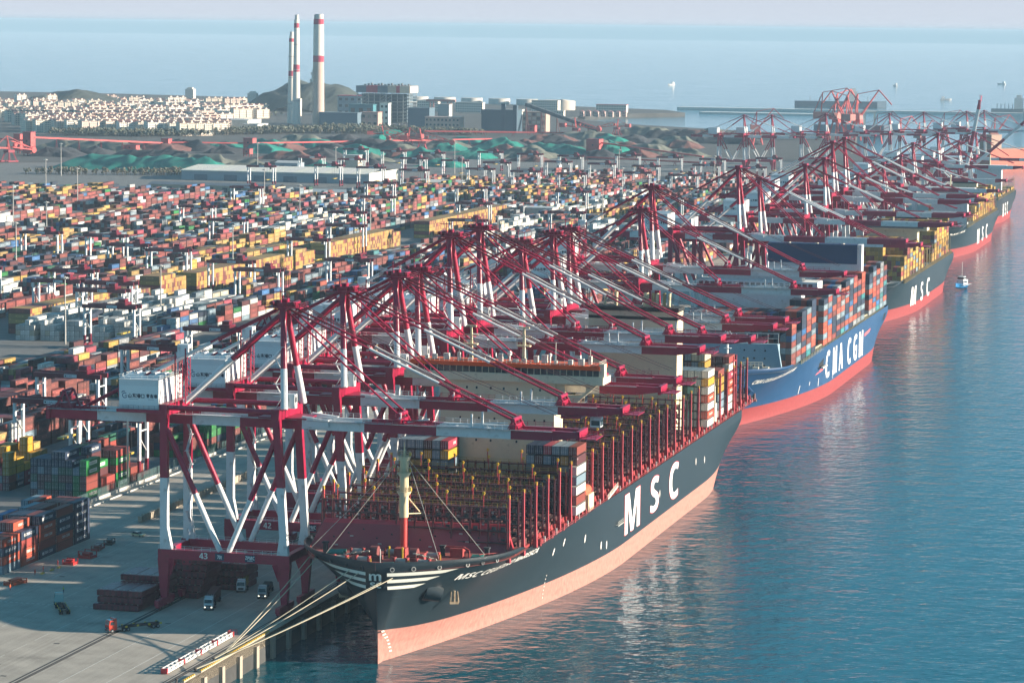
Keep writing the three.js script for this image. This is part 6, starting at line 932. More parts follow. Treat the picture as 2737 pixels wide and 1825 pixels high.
// heaps of ore and coal, several under green nets
{
  const kinds = { green: [[.008, .24, .19], 'green netted'], dark: [[.045, .05, .06], 'dark coal'], brown: [[.19, .085, .075], 'reddish ore'], grey: [[.16, .17, .14], 'grey green'] };
  const tex = dataTex(256, 256, (u, v) => { const n = fbm(u, v, 5, 61, 5), r = fbm(u, v * .3, 40, 3, 2); const g = .82 + n * .4 + r * .2; return [g, g, g]; });
  for (const k in kinds) kinds[k].push(std({ name: kinds[k][1] + ' heap', color: new THREE.Color().setRGB(...kinds[k][0]), map: rep(tex, 1 / 30), roughness: 1 }));
  const where = ['long one at the yard\'s inland edge', 'behind the pale warehouse', 'below the red conveyor', 'by the pink shed', 'behind the stacker', 'beside the conveyor tower', 'in the middle of the ore yard', 'under the stacker', 'by the dark silo', 'beyond the hazy gantries', 'below the sloping gallery', 'at the seaward end of the ore yard', 'beside the red tower'];
  const HP = [[-951, -3062, 210, 60, 13, 'green'], [-850, -3110, 70, 44, 15, 'grey'], [-896, -3385, 66, 50, 8, 'brown'], [-907, -3580, 60, 60, 10, 'dark'], [-861, -3540, 66, 56, 11, 'green'], [-831, -3626, 60, 50, 9, 'grey'], [-721, -3356, 52, 44, 14, 'dark'], [-793, -3722, 46, 50, 13, 'green'], [-729, -3614, 46, 46, 13, 'green'], [-736, -3755, 80, 56, 14, 'green'], [-644, -3565, 66, 58, 18, 'grey'], [-623, -3470, 52, 44, 13, 'brown'], [-634, -3742, 44, 46, 12, 'dark'], [-605, -3820, 60, 56, 15, 'green'], [-575, -3700, 60, 50, 14, 'green'], [-1027, -3820, 76, 60, 11, 'grey'], [-954, -4000, 70, 60, 12, 'green'], [-1194, -3490, 140, 60, 11, 'grey'], [-1120, -3520, 96, 50, 8, 'brown'], [-530, -3650, 50, 46, 12, 'brown'], [-785, -3360, 46, 44, 13, 'grey'], [-787, -3170, 44, 40, 12, 'green'], [-680, -3290, 54, 44, 9, 'green'], [-1040, -3330, 120, 44, 8, 'dark'], [-960, -3250, 90, 40, 8, 'grey'], [-690, -3880, 70, 60, 13, 'dark'], [-840, -3250, 60, 40, 10, 'dark'], [-760, -3480, 60, 50, 12, 'green'], [-560, -3560, 60, 46, 11, 'dark'], [-480, -3700, 60, 40, 10, 'grey'], [-900, -3720, 80, 60, 12, 'dark']];
  for (let k = 0; k < 34; k++) { const t = rnd(), z = lerp(-3260, -4120, t), xm = lerp(-930, -640, t); HP.push([xm + rr(-330, 230) * (1 - t * .3), z, rr(40, 90), rr(36, 60), rr(8, 14), pick(['green', 'dark', 'dark', 'grey', 'green', 'brown'])]); }
  for (let k = 0; k < 16; k++) HP.push([rr(-760, -470), rr(-3760, -4560), rr(50, 100), rr(40, 60), rr(7, 12), pick(['dark', 'brown', 'dark', 'grey'])]);
  HP.forEach(([x, z, L, wd, h0, k], i) => { const h = h0 * 1.35;
    const s = i * 3.7, g = sheet(48, 20, (a, b) => { const X = (a - .5) * L, Z = (b - .5) * wd, ex = Math.min(1, Math.min(a, 1 - a) * L / (h * 1.7)), ez = Math.min(1, Math.min(b, 1 - b) * wd / (h * 1.5)), e = Math.min(ex, ez), y = h * e * (.82 + .25 * noise.noise(X / 14 + s, Z / 14, s)) + (e > 0 ? noise.noise(X / 4, Z / 4, s) * .8 : 0); return [X + noise.noise(X / 20, Z / 20, s + 9) * 7, Math.max(0, y), Z + noise.noise(X / 16, Z / 16, s + 5) * 6]; }, (a, b) => [a * L, b * wd], true);
    const o = tag(mesh('ore_heap', g, kinds[k][2]), `${kinds[k][1]} heap, ${where[i % where.length]}, ${ORD[i % 50]}${i > 49 ? ' of the rear heaps' : ' of the front heaps'}`, 'heap', 'heaps in the ore yard'); o.position.set(x, -.05, z); o.rotation.y = noise.noise(s, 1, 2) * .3 - .1;
  });
}
// red conveyors, transfer towers and stacker machines
{
  const PR = [.56, .10, .10], PD = [.28, .05, .07];
  const tower = (label, x, z, w, h, d) => { const t = far('transfer_tower', label, 'tower', [x, 0, z], -.1); P2(t, 'wall', (b) => b.bx(-w / 2, w / 2, 3, h, -d / 2, d / 2), M.dull, PR); P2(t, 'roof', (b) => b.bx(-w / 2 - .4, w / 2 + .4, h, h + .7, -d / 2 - .4, d / 2 + .4), M.dull, PD); for (const a of [-1, 1]) for (const e of [-1, 1]) P2(t, 'leg', (b) => b.bx(a * w * .4 - .4, a * w * .4 + .4, 0, 3, e * d * .4 - .4, e * d * .4 + .4), M.dull, PD); P2(t, 'window', (b) => b.bx(-1, 1, h * .6, h * .6 + 1.6, d / 2, d / 2 + .1), M.glass); };
  tower('tallest red conveyor tower at the inland edge of the ore yard', -1195, -3308, 11, 28, 11); tower('slim dark red tower beside the tallest red tower', -1234, -3366, 9, 23, 9); tower('red tower in the middle of the long red conveyor', -1110, -3538, 10, 14, 10); tower('red tower between conveyor and green heap', -1018, -3590, 13, 15, 11); tower('red tower over the hazy gantries with sunlit side', -594, -3690, 17, 19, 16); tower('small red hut on the conveyor by the warehouse', -960, -3420, 9, 9, 9); tower('low red house under the conveyor', -1130, -3470, 18, 8, 10); tower('small red house at the foot of the dark silo', -830, -4300, 12, 14, 10);
  const conv = (label, a, b, r = 1.5) => { const c = far('conveyor', label, 'conveyor', a, 0), e = b.map((v, i) => v - a[i]); P2(c, 'gallery', (m) => m.beam([0, 0, 0], e, r * 1.6, r * 1.2), M.dull, PR); const n = Math.max(2, Math.round(Math.hypot(...e) / 40)); for (let k = 0; k <= n; k++) { const p = e.map((v) => v * k / n); P2(c, 'trestle', (m) => m.beam([p[0] - 2, -a[1], p[2]], [p[0], p[1] - 1, p[2]], .5, .5).beam([p[0] + 2, -a[1], p[2]], [p[0], p[1] - 1, p[2]], .5, .5), M.dull, PD); } };
  conv('long red conveyor sloping down from the tallest red tower', [-1190, 22, -3310], [-1112, 9, -3536]); conv('red conveyor from the middle tower to the green heap', [-1106, 10, -3540], [-1020, 9, -3588]); conv('red conveyor running inland behind the tallest tower', [-1200, 18, -3310], [-1330, 18, -3390]); conv('red conveyor along the back of the ore heaps', [-1014, 9, -3590], [-790, 8, -3920]); conv('red conveyor from the sunlit tower toward the far cranes', [-586, 15, -3690], [-430, 6, -3560]); conv('low red conveyor before the far cranes', [-560, 5, -3500], [-400, 5, -3420], 1.6); conv('red conveyor at the foot of the power station', [-960, 7, -4180], [-760, 6, -4260], 1.8);
  const stacker = (label, x, z, turn, k) => { const s = far('stacker_reclaimer', label, 'machine', [x, 0, z], turn); s.scale.setScalar(k); P2(s, 'boom', (b) => { for (const d of [-1.4, 1.4]) b.beam([4, 17, d], [38, 13, d], .9, 1.2).beam([4, 24, d], [38, 14.5, d], .6, .6); for (let i = 0; i < 6; i++) b.beam([6 + i * 5, 17 - i * .6, 0], [9 + i * 5, 22 - i * 1.4, 0], .5, .5); b.bar([38, 13, -2], [38, 13, 2], 3.6, 12); }, M.dull, PR); P2(s, 'mast', (b) => b.beam([0, 12, -2], [-3, 30, 0], 1.2, 1.2).beam([0, 12, 2], [-3, 30, 0], 1.2, 1.2).beam([-3, 30, 0], [36, 15, 0], .4, .4).beam([-3, 30, 0], [-22, 18, 0], .4, .4), M.dull, PR); P2(s, 'counterweight', (b) => b.bx(-28, -18, 15, 21, -3, 3).beam([0, 16, 0], [-20, 17, 0], 2, 1.6), M.dull, PR); P2(s, 'portal', (b) => { for (const a of [-7, 7]) for (const e of [-6, 6]) b.beam([a, 0, e], [a * .4, 12, e * .5], 1.4, 1.4); b.bx(-5, 5, 11, 14, -4, 4).bx(-8, 8, .5, 2, -7, -5).bx(-8, 8, .5, 2, 5, 7); }, M.dull, PD); const c = P2(s, 'cabin', (b) => b.bx(4, 8, 18, 21, 2, 5), M.dull, PR); };
  stacker('large red stacker machine standing over the green heaps', -806, -3640, .2, 1.0); stacker('red stacker half hidden behind the large one', -860, -3760, 2.7, .9); stacker('red stacker before the sloping dark gallery', -752, -4255, -.2, .95); stacker('red stacker at the seaward side of the ore yard', -719, -4376, 2.9, .8); stacker('big red reclaimer at the inland edge by the tallest tower', -1150, -3150, 1.2, 1.0); stacker('small red stacker by the brown heap', -930, -3880, .3, .8);
  // portal cranes with luffing jibs along the far basin
  const jib = (root) => { P2(root, 'portal', (b) => { for (const a of [-6, 6]) for (const e of [-6, 6]) b.beam([a, 0, e], [a * .45, 17, e * .45], 1.3, 1.3); b.bx(-3.4, 3.4, 16, 19, -3.4, 3.4); }, M.dull, PR); P2(root, 'machine_house', (b) => b.bx(-9, 3, 19, 25, -3.4, 3.4), M.dull, [.5, .2, .18]); P2(root, 'frame', (b) => b.beam([-2, 25, -2], [-1, 42, 0], .9, .9).beam([-2, 25, 2], [-1, 42, 0], .9, .9).beam([-8, 25, 0], [-1, 42, 0], .8, .8), M.dull, PR); P2(root, 'jib', (b) => b.beam([3, 23, -1.5], [20, 46, 0], .9, .9).beam([3, 23, 1.5], [20, 46, 0], .9, .9).beam([-1, 42, 0], [20, 46, 0], .6, .6).beam([20, 46, 0], [33, 33, 0], .9, .9), M.dull, PR); };
  const JB = [[-462, -4120, .3, 1.1, 'hazy red jib crane, first from the far quay cranes'], [-311, -4245, .1, 1.0, 'hazy red jib crane with its jib out to sea'], [-261, -4106, .9, .95, 'hazy red jib crane with a bright red tower'], [-225, -4020, -.4, .9, 'hazy red jib crane in the middle of the far basin'], [-223, -4298, .2, 1.05, 'hazy red jib crane before the open bay'], [-140, -4180, .5, 1, 'hazy red jib crane by the orange hull'], [-95, -4330, 2.4, .9, 'hazy red jib crane nearest the bay'], [-404, -4340, .2, 1.65, 'tall pink jib crane standing highest of its cluster'], [-385, -4350, 1.1, 1.6, 'tall pink jib crane leaning over its cluster'], [-370, -4335, 2.5, 1.55, 'tall pink jib crane turned inland in the cluster'], [-356, -4360, -.3, 1.6, 'tall pink jib crane at the seaward side of the cluster']];
  let j0 = null; JB.forEach(([x, z, a, k, l]) => { let o; if (j0) o = copyOf(j0, l, [x, 0, z], a); else { o = j0 = far('jib_crane', l, 'crane', [x, 0, z], a, 'red jib cranes of the far basin'); jib(o); } o.scale.setScalar(k); });
  const ob = far('bulk_ship', 'orange hulled bulk ship berthed in the far basin', 'ship', [-70, -7, -3800], .9); P2(ob, 'hull', (b) => b.beam([-70, 11, 0], [60, 11, 0], 26, 22).beam([60, 11, 0], [80, 12, 0], 26, 22, 1, 24), M.dull, [.56, .16, .11]); P2(ob, 'deck', (b) => b.bx(-68, 58, 22, 22.6, -12, 12).bx(-66, -48, 22, 40, -10, 10), M.dull, [.4, .28, .22]);
  const ws = far('bulk_ship', 'ship with white gantry lying behind the pink jib cranes', 'ship', [-425, -7, -4780], .2); P2(ws, 'hull', (b) => b.beam([-60, 8, 0], [50, 8, 0], 26, 16).beam([50, 8, 0], [72, 9, 0], 26, 16, 1, 18), M.dull, [.14, .18, .24]); P2(ws, 'bridge_house', (b) => b.bx(-14, 14, 16, 38, -10, 10), M.dull, [.66, .64, .58]); P2(ws, 'gantry', (b) => { for (const x of [20, 36]) for (const z of [-10, 10]) b.bx(x - 1, x + 1, 16, 38, z - 1, z + 1); b.bx(18, 38, 36, 38, -11, 11); }, M.dull, [.66, .64, .58]);
}
// power station
{
  const chim = (label, x, z, r0, r1, h, bands) => { const c = far('chimney', label, 'chimney', [x, 0, z]); let p = null; const R0 = (y) => lerp(r0, r1, Math.pow(y / h, .8)); P2(c, 'shaft', (b) => { const ys = [0, ...bands.map((q) => q[0] * h), h]; for (let k = 0; k + 1 < ys.length; k++) b.color(k ? bands[k - 1][1] : bands.base).bar([0, ys[k], 0], [0, ys[k + 1], 0], R0(ys[k]), 28, R0(ys[k + 1]), false); }, M.dull); P2(c, 'flue', (b) => { b.color([.62, .6, .56]).bar([r1 * .1, h, 0], [r1 * .1, h + h * .045, 0], r1 * .8, 20); if (r1 > 6) b.color([.12, .12, .13]).bar([-r1 * .6, h, r1 * .3], [-r1 * .6, h + h * .04, r1 * .3], r1 * .22, 10); }, M.dull); if (r1 < 6) P2(c, 'gallery', (b) => { for (const y of [.22, .52, .76]) b.bar([0, h * y, 0], [0, h * y + 1, 0], R0(h * y) + .7, 24); }, M.dull, [.45, .4, .38]); };
  const W = [.74, .70, .62], C = [.58, .44, .36], RB = [.42, .04, .08];
  let b3 = [[.60, RB], [.66, W], [.95, RB]]; b3.base = C; chim('widest chimney, concrete below and white above with two red bands', -1221, -4480, 9.6, 8, 167, b3);
  let b2 = [[.50, RB], [.57, W], [.92, RB], [.965, W]]; b2.base = W; chim('tall slim white chimney with two red bands', -1283, -4556, 7, 4, 166, b2);
  let b1 = [[.54, RB], [.60, W], [.93, RB], [.97, W]]; b1.base = W; chim('shortest slim chimney half behind the tall slim one', -1303, -4590, 6.6, 3.8, 140, b1);
  const b = far('boiler_house', 'open steel boiler house with red and cream top panels', 'building', [-1141, 0, -4580], -.02);
  for (let i = 0; i <= 9; i++) P2(b, 'column', (m) => m.bx(-44 + i * 9.6, -43 + i * 9.6, 0, 52, 14, 15).bx(-44 + i * 9.6, -43 + i * 9.6, 0, 52, -26, -25), M.dull, [.42, .45, .46]);
  for (let f = 0; f < 9; f++) P2(b, 'floor', (m) => m.bx(-44, 44, 5 + f * 5.4, 5.9 + f * 5.4, -26, 15.4), M.dull, f % 3 ? [.14, .18, .21] : [.34, .36, .36]);
  P2(b, 'boiler', (m) => { m.bx(-38, -6, 4, 50, -22, 8).bx(4, 38, 4, 50, -22, 8); }, M.dull, [.10, .15, .19]);
  P2(b, 'upper_wall', (m) => { const pan = [[-45, -28, [.12, .2, .26]], [-28, -9, [.46, .05, .09]], [-9, 8, [.1, .16, .21]], [8, 22, [.6, .5, .4]], [22, 28, [.46, .05, .09]], [28, 45, [.6, .5, .4]]]; for (const [a, c, q] of pan) m.color(q).bx(a, c, 52, 63, -27, 16); }, M.dull); P2(b, 'roof_vent', (m) => { for (let k = 0; k < 14; k++) m.bx(-38 + k * 5.6, -36 + k * 5.6, 63, 65 + (k % 3), -10, -4); }, M.dull, [.1, .11, .12]);
  P2(b, 'brace', (m) => { for (let f = 0; f < 8; f++) for (const x of [-34, -5, 6, 34]) m.beam([x, 5 + f * 5.4, 15.3], [x + 9, 10.4 + f * 5.4, 15.3], .5, .5); }, M.dull, [.5, .52, .5]);
  const blk = (name, label, x, z, w, h, d, c, roofC, win, extra) => { const o = far(name, label, 'building', [x, 0, z], 0); P2(o, 'wall', (m) => m.bx(-w / 2, w / 2, 0, h, -d / 2, d / 2), M.dull, c); P2(o, 'roof', (m) => m.bx(-w / 2 - .6, w / 2 + .6, h, h + 1, -d / 2 - .6, d / 2 + .6), M.dull, roofC ?? c.map((v) => v * .9)); if (win) for (let f = 0; f < win[1]; f++) for (let k = 0; k < win[0]; k++) P2(o, 'window', (m) => m.bx(-w / 2 + (k + .25) * w / win[0], -w / 2 + (k + .75) * w / win[0], (f + .3) * h / win[1], (f + .7) * h / win[1], d / 2, d / 2 + .2), M.glass); extra?.(o); return o; };
  blk('turbine_hall', 'long dark blue turbine hall between chimney and boiler house', -1180, -4470, 62, 22, 30, [.11, .17, .22], [.14, .2, .25]); blk('teal_tank', 'teal round topped plant building before the boiler house', -1160, -4520, 40, 34, 24, [.05, .2, .25], null, [3, 2]); blk('pink_house', 'pink gabled plant house at the foot of the boiler house', -1137, -4490, 28, 23, 22, [.6, .34, .28], [.5, .26, .22], [3, 2]); blk('red_roof_house', 'red topped plant house behind the widest chimney', -1350, -5060, 44, 34, 30, [.2, .28, .32], [.5, .06, .1], [4, 3]); blk('white_screen', 'bright glazed tower beside the open boiler house', -1128, -4535, 14, 36, 14, [.62, .66, .62], null, [2, 4]); blk('dark_cube', 'dark blue block seaward of the boiler house', -1036, -4422, 34, 33, 30, [.09, .15, .2], [.12, .18, .22]); blk('grey_block', 'grey lit block on top of the dark one', -1012, -4470, 18, 38, 18, [.46, .44, .42]); blk('pink_shed', 'long pink shed with small windows before the dark block', -979, -4352, 54, 22, 26, [.62, .40, .33], [.6, .42, .36], [9, 3]); blk('dark_silo', 'dark windowless silo block with stair tower', -894, -4366, 54, 34, 34, [.05, .10, .14], [.06, .11, .15], null, (o) => P2(o, 'stair_tower', (m) => m.bx(4, 10, 0, 44, 14, 18).bx(22, 28, 0, 42, 10, 18), M.dull, [.05, .09, .13])); 
  const fr = blk('lit_frame', 'pink open frame building lit beside the dark silo', -855, -4425, 36, 30, 26, [.5, .34, .28], null, null, (o) => { for (let k = 0; k < 5; k++) for (let f = 0; f < 5; f++) P2(o, 'panel', (m) => m.bx(-17 + k * 7, -12 + k * 7, 1 + f * 6, 5 + f * 6, 13, 13.8), M.dull, (k + f) % 3 ? [.68, .58, .5] : [.2, .16, .16]); });
  const ga = far('sloping_gallery', 'long dark sloping conveyor gallery running down from the silo', 'conveyor', [-865, 0, -4400], 0); P2(ga, 'gallery', (m) => m.beam([0, 42, 0], [125, 6, 40], 6, 5), M.dull, [.07, .09, .11]); for (let k = 0; k < 5; k++) P2(ga, 'trestle', (m) => m.beam([k * 26, 0, k * 8], [k * 26, 39 - k * 7.4, k * 8], 1.2, 1.2).beam([k * 26 + 5, 0, k * 8], [k * 26, 39 - k * 7.4, k * 8], .8, .8), M.dull, [.4, .16, .14]);
  const gf = far('pink_gantry', 'pink goliath gantry frame behind the pink shed', 'crane', [-1150, 0, -4930]); P2(gf, 'girder', (m) => m.bx(-26, 26, 30, 34, -2, 2), M.dull, [.56, .24, .2]); for (const x of [-19, -13, 12, 18]) P2(gf, 'leg', (m) => m.beam([x, 0, 3], [x, 30, 0], 1.6, 1.6), M.dull, [.56, .24, .2]);
  // far white blocks along the bay
  [['white long hotel block behind the pink gantry', -1303, -5380, 42, 19, 16, 4, 12], ['white stepped block beyond the power station', -1214, -5350, 52, 18, 16, 4, 12], ['white many windowed block before the round tank', -1092, -5440, 50, 22, 22, 5, 12], ['cream long block with red roof on the shore', -985, -5525, 58, 14, 16, 3, 12], ['low white warehouse on the far shore', -1120, -5300, 40, 8, 16, 1, 8], ['white gabled house group by the bay', -1010, -5210, 18, 10, 12, 2, 4]].forEach(([l, x, z, w, h, d, f, k]) => blk('apartment_block', l, x, z, w, h, d, [.70, .64, .56], /red/.test(l) ? [.5, .1, .1] : null, [k, f]));
  for (let i = 0; i < 9; i++) { const v = blk('villa', `${ORD[i]} pink villa with steep roof on the bay shore, counting seaward`, -975 + i * 9, -5235 - (i % 3) * 14, 7, 8, 8, [.55, .38, .34], null, [2, 2], (o) => P2(o, 'gable', (m) => m.quad([-4, 8.5, 4.4], [4, 8.5, 4.4], [0, 12, 0], [0, 12, 0]).quad([4, 8.5, -4.4], [-4, 8.5, -4.4], [0, 12, 0], [0, 12, 0]).quad([4, 8.5, 4.4], [4, 8.5, -4.4], [0, 12, 0], [0, 12, 0]).quad([-4, 8.5, -4.4], [-4, 8.5, 4.4], [0, 12, 0], [0, 12, 0]), M.dull, [.42, .2, .2])); }
  const tk = far('storage_tank', 'big round cream storage tank at the end of the white blocks', 'tank', [-1107, 0, -5630]); P2(tk, 'shell', (m) => m.bar([0, 0, 0], [0, 17, 0], 25, 32), M.dull, [.66, .58, .48]); P2(tk, 'roof', (m) => m.bar([0, 17, 0], [0, 20, 0], 25, 32, 2), M.dull, [.6, .54, .46]);
  for (let i = 0; i < 6; i++) { const t = far('storage_tank', `${ORD[i]} low white tank in the row along the skyline`, 'tank', [-1500 + i * 62, 0, -5980 + i * 14], 0, 'low white tanks on the far shore'); P2(t, 'shell', (m) => m.bar([0, 0, 0], [0, 12, 0], 22, 24), M.dull, [.66, .62, .56]); }
  const bk = far('breakwater', 'long pale breakwater line across the bay', 'breakwater', [-640, -7, -6080]); bk.userData.kind = 'structure'; P2(bk, 'wall', (m) => m.bx(-330, 560, 0, 5, -14, 14).bx(-230, 60, 0, 3.5, 250, 290), M.dull, [.80, .76, .70]);
}
// the town: rows of gabled blocks, all their fronts to the sea
{
  const kinds = [[26, 15, 5], [38, 17, 6], [52, 18, 6], [30, 12, 4], [20, 22, 7], [44, 11, 3]];
  const cols = [[.80, .68, .54], [.74, .62, .50], [.82, .74, .62], [.74, .56, .46], [.80, .72, .64]], roofs = [[.10, .065, .07], [.13, .07, .065], [.17, .075, .07], [.11, .10, .11]];
  const geos = kinds.map(([L, h, st]) => {
    const d = 12, wall = mb(), roof = mb(), win = mb([.08, .10, .13]), trim = mb();
    const n = Math.max(2, Math.round(L / 13)), bw = L / n;
    for (let k = 0; k < n; k++) { const z0 = -L / 2 + k * bw, s = (k % 2) * .8; wall.bx(-d / 2, d / 2 + s, 0, h, z0 + .1, z0 + bw - .1); roof.quad([d / 2 + s + .6, h, z0 + bw], [d / 2 + s + .6, h, z0], [0, h + 2.4, z0], [0, h + 2.4, z0 + bw]).quad([-d / 2 - .6, h, z0], [-d / 2 - .6, h, z0 + bw], [0, h + 2.4, z0 + bw], [0, h + 2.4, z0]); wall.face([[-d / 2, h, z0 + bw - .1], [d / 2, h, z0 + bw - .1], [0, h + 2.2, z0 + bw - .1]], [0, 0, 1]); wall.quad([d / 2 + s + .1, h, z0 + bw * .7], [d / 2 + s + .1, h, z0 + bw * .3], [d / 2 + s + .1, h + 3.4, z0 + bw * .5], [d / 2 + s + .1, h + 3.4, z0 + bw * .5]); for (let f = 0; f < st; f++) for (const q of [.14, .4, .66]) win.bx(d / 2 + s, d / 2 + s + .12, (f + .3) * h / st, (f + .72) * h / st, z0 + bw * q, z0 + bw * (q + .2)); for (let f = 0; f < st; f++) for (const x of [-3.6, 0, 3]) if (k === n - 1) win.bx(x, x + 1.5, (f + .35) * h / st, (f + .7) * h / st, z0 + bw - .1, z0 + bw); trim.bx(d / 2 + s, d / 2 + s + 1.1, h * .1, h * .9, z0 - .2, z0 + .25); }
    return [wall.geo(), roof.geo(), win.geo(), trim.geo()];
  });
  geos.forEach((g) => g.forEach((q) => q.deleteAttribute('color')));
  const wm = cols.map((c, i) => std({ name: 'rendered wall', color: new THREE.Color().setRGB(...c), roughness: .9 })), rm = roofs.map((c) => std({ name: 'roof tiles', color: new THREE.Color().setRGB(...c), roughness: .9 })), wn = std({ name: 'shaded windows', color: new THREE.Color().setRGB(.08, .10, .12), roughness: .4 });
  const looks = ['cream', 'buff', 'pale cream', 'pinkish', 'off white']; let n = 0;
  const rows = [['in the front row behind the trees', -4010, -1240, -1500, 22, 1], ['in the second row from the trees', -4120, -1270, -1540, 22, 2], ['in the third row from the trees', -4250, -1340, -1620, 24, 1], ['in the fourth row from the trees', -4400, -1380, -1700, 26, 3], ['in the middle of the town', -4570, -1400, -1800, 28, 2], ['in the rear half of the town', -4750, -1430, -1930, 28, 3], ['in the rear rows of the town', -4950, -1520, -2040, 28, 0], ['in the last rows before the hill', -5150, -1570, -2120, 28, 4], ['on the skyline of the town', -5380, -1600, -1990, 22, 0]];
  rows.forEach(([where, z, x1, x0, cnt, bias], r) => { for (let i = 0; i < cnt; i++) {
    const x = lerp(x0, x1, (i + rr(-.25, .25)) / (cnt - 1)), zz = z - rr(0, 34) - (i % 2) * 22; const k = r < 4 ? pick([1, 2, 2, 1]) : pick([0, 1, 3, 3, 5, 0, 1, bias === 4 ? 4 : 3]), ci = Math.floor(rnd() * 5), g = geos[k];
    if (x > -1420 && zz < -4330 && zz > -4700 || !inView(x, 10, zz, 1.06, 1.2)) continue;
    const o = far('town_house_block', `${looks[ci]} ${k === 2 ? 'long' : k === 3 || k === 5 ? 'low' : k === 4 ? 'high' : 'gabled'} block, ${ORD[i]} from inland ${where}`, 'building', [x, 0, zz], .0 - .72 + rr(-.14, .14), 'housing blocks of the far town');
    mesh('wall', g[0], wm[ci], o); mesh('roof', g[1], rm[Math.floor(rnd() * 4)], o); const w = mesh('window', g[2], wn, o); w.userData.kind = 'stuff'; mesh('pilaster', g[3], wm[(ci + 1) % 5], o); n++;
  } });
  const wh = (l, x, z, L, h, d, c) => { const o = far('pale_warehouse', l, 'warehouse', [x, 0, z], .0); P2(o, 'wall', (m) => m.bx(-L / 2, L / 2, 0, h, -d / 2, d / 2), M.dull, c); P2(o, 'roof', (m) => m.bx(-L / 2 - .5, L / 2 + .5, h, h + 1, -d / 2 - .5, d / 2 + .5), M.dull, [.56, .56, .54]); for (let k = 0; k < 9; k++) P2(o, 'pilaster', (m) => m.bx(L / 2, L / 2 + .5, 0, h, -d / 2 + k * d / 9, -d / 2 + k * d / 9 + 1), M.dull, [.5, .5, .48]); };
  wh('pale ribbed warehouse at the seaward end of the town', -1270, -4235, 60, 16, 60, [.66, .64, .56]); wh('blue grey warehouse beside the pale ribbed one', -1330, -4232, 40, 14, 30, [.30, .40, .48]); wh('white panelled shed before the pale warehouse', -1231, -4210, 26, 11, 46, [.70, .68, .6]);
  // two long roofs on the hill's foot
  wh('long cream building with red edge on the wooded hill', -1880, -5020, 60, 12, 20, [.66, .56, .46]);
  for (const [l, x, z, h] of [['white tower block on the town skyline', -1800, -5450, 32], ['pale tower block behind the town by the hill', -1620, -5300, 30], ['slim white tower block near the bay', -1585, -5360, 36], ['pinkish tower block before the tower hill', -1420, -4960, 30]]) { const o = far('tower_block', l, 'building', [x, 0, z], .1); P2(o, 'wall', (m) => m.bx(-8, 8, 0, h, -9, 9).bx(-5, 5, h, h + 3, -5, 5), M.dull, [.7, .62, .55]); P2(o, 'balcony', (m) => { for (let f = 1; f < h / 3.4; f++) m.bx(8, 9, f * 3.4, f * 3.4 + 1, -7, 7); }, M.dull, [.5, .45, .42]); }
  // hills with woods, and the lookout tower
  const hillM = std({ name: 'wooded hill', color: new THREE.Color().setRGB(.07, .085, .075), roughness: 1, map: rep(T.asphalt, 1 / 60) });
  const hill = (l, x, z, L, wd, h, s) => { const g = sheet(70, 40, (a, b) => { const X = (a - .5) * 2, Z = (b - .5) * 2, e = Math.max(0, 1 - X * X - Z * Z * .9); const y = h * Math.pow(e, .8) * (.8 + .3 * noise.noise(X * 2.4 + s, Z * 2, s)) + (e > 0 ? noise.noise(X * 22, Z * 20, s) * 2.6 + noise.noise(X * 50, Z * 45, s) * 1.6 : 0); return [X * L / 2, y - .5, Z * wd / 2]; }, (a, b) => [a * L, b * wd], true); const o = tag(mesh('hill', g, hillM), l, 'hill', null, 'structure'); o.position.set(x, 0, z); };
  hill('long dark wooded hill behind the inland side of the town', -1985, -5320, 210, 200, 34, 2); hill('wooded hill carrying the white lookout tower', -1505, -5300, 260, 220, 64, 8);
  const tw = far('lookout_tower', 'white tiered lookout tower on top of the wooded hill', 'tower', [-1500, 52, -5300]); for (const [y, r, hh] of [[0, 8, 6], [6, 4.6, 8], [14, 6.2, 4], [18, 3.4, 4]]) P2(tw, 'storey', (m) => m.bar([0, y, 0], [0, y + hh, 0], r, 16), M.dull, [.72, .64, .55]); P2(tw, 'roof', (m) => m.bar([0, 22, 0], [0, 26, 0], 4, 16, .3), M.dull, [.5, .42, .38]);
}
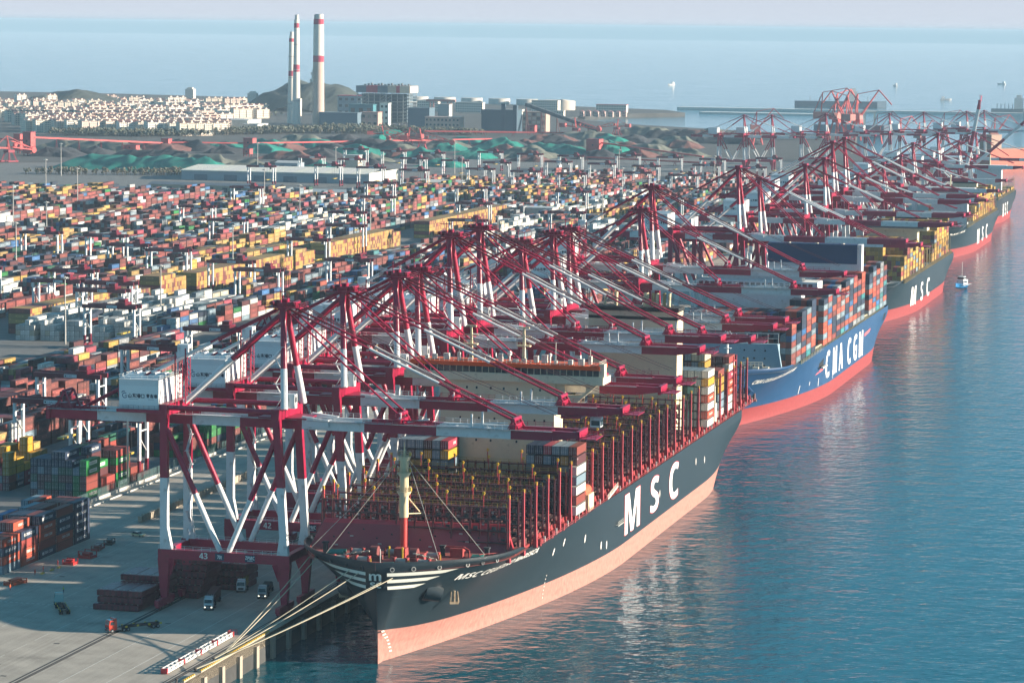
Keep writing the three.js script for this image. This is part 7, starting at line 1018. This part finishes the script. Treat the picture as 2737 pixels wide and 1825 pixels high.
// tree belts: leaf clumps on many small trunks, read as one mass from here
{
  const leaf = new THREE.IcosahedronGeometry(1, 1); { const p = leaf.attributes.position; for (let i = 0; i < p.count; i++) { const k = 1 + .45 * noise.noise(p.getX(i) * 2.3, p.getY(i) * 2.3, p.getZ(i) * 2.3 + 4); p.setXYZ(i, p.getX(i) * k, p.getY(i) * k * .8, p.getZ(i) * k); } leaf.computeVertexNormals(); }
  const trunk = new THREE.CylinderGeometry(.18, .3, 4, 5), lm = std({ name: 'winter foliage', color: new THREE.Color().setRGB(.10, .105, .085), roughness: 1 }), tm = std({ name: 'bark', color: new THREE.Color().setRGB(.1, .08, .06), roughness: 1 });
  const belt = (l, pts, n, w, hs) => {
    const root = thing('treeline', l, 'trees'); root.userData.kind = 'stuff'; const A = [], B = [];
    for (let i = 0; i < n; i++) { const t = rnd() * (pts.length - 1), k = Math.floor(t), f = t - k, a = pts[k], b = pts[k + 1], x = lerp(a[0], b[0], f) + rr(-w, w), z = lerp(a[1], b[1], f) + rr(-w, w), h = rr(...hs); B.push([x, 2, z]); for (let q = 0; q < 7; q++) A.push([x + rr(-1, 1) * h * .32, h * rr(.4, 1), z + rr(-1, 1) * h * .32, h * rr(.09, .22)]); }
    const m = new THREE.Matrix4(), q = new THREE.Quaternion(), im = new THREE.InstancedMesh(leaf, lm, A.length), it = new THREE.InstancedMesh(trunk, tm, B.length);
    A.forEach(([x, y, z, s], i) => { q.setFromAxisAngle(V(.3, .9, .3).normalize(), rnd() * 6); im.setMatrixAt(i, m.compose(V(x, y, z), q, V(s, s, s))); const v = rr(.6, 1.35); im.setColorAt(i, new THREE.Color().setRGB(v * rr(.85, 1.2), v, v * .9)); });
    B.forEach((p, i) => it.setMatrixAt(i, m.makeTranslation(...p))); im.name = 'foliage'; it.name = 'trunk'; root.add(im, it);
  };
  belt('dark belt of bare winter trees before the town', [[-1420, -3930], [-1290, -3960], [-1230, -4080], [-1150, -4200], [-1050, -4240]], 900, 26, [6, 11]);
  belt('trees round the foot of the power station', [[-1180, -4380], [-1060, -4330], [-960, -4270], [-900, -4250]], 320, 18, [5, 10]);
  belt('scattered trees among the town blocks', [[-1300, -4140], [-1500, -4330], [-1560, -4600], [-1750, -4800], [-1500, -4900]], 700, 90, [5, 10]);
  belt('dark trees along the inland edge of the yard', [[-1020, -2920], [-900, -2960], [-860, -3010]], 160, 16, [4, 8]);
  belt('trees covering the wooded hills', [[-2150, -5320], [-1880, -5300]], 1, 2, [2, 3]);
}
renderer.render(scene, camera);
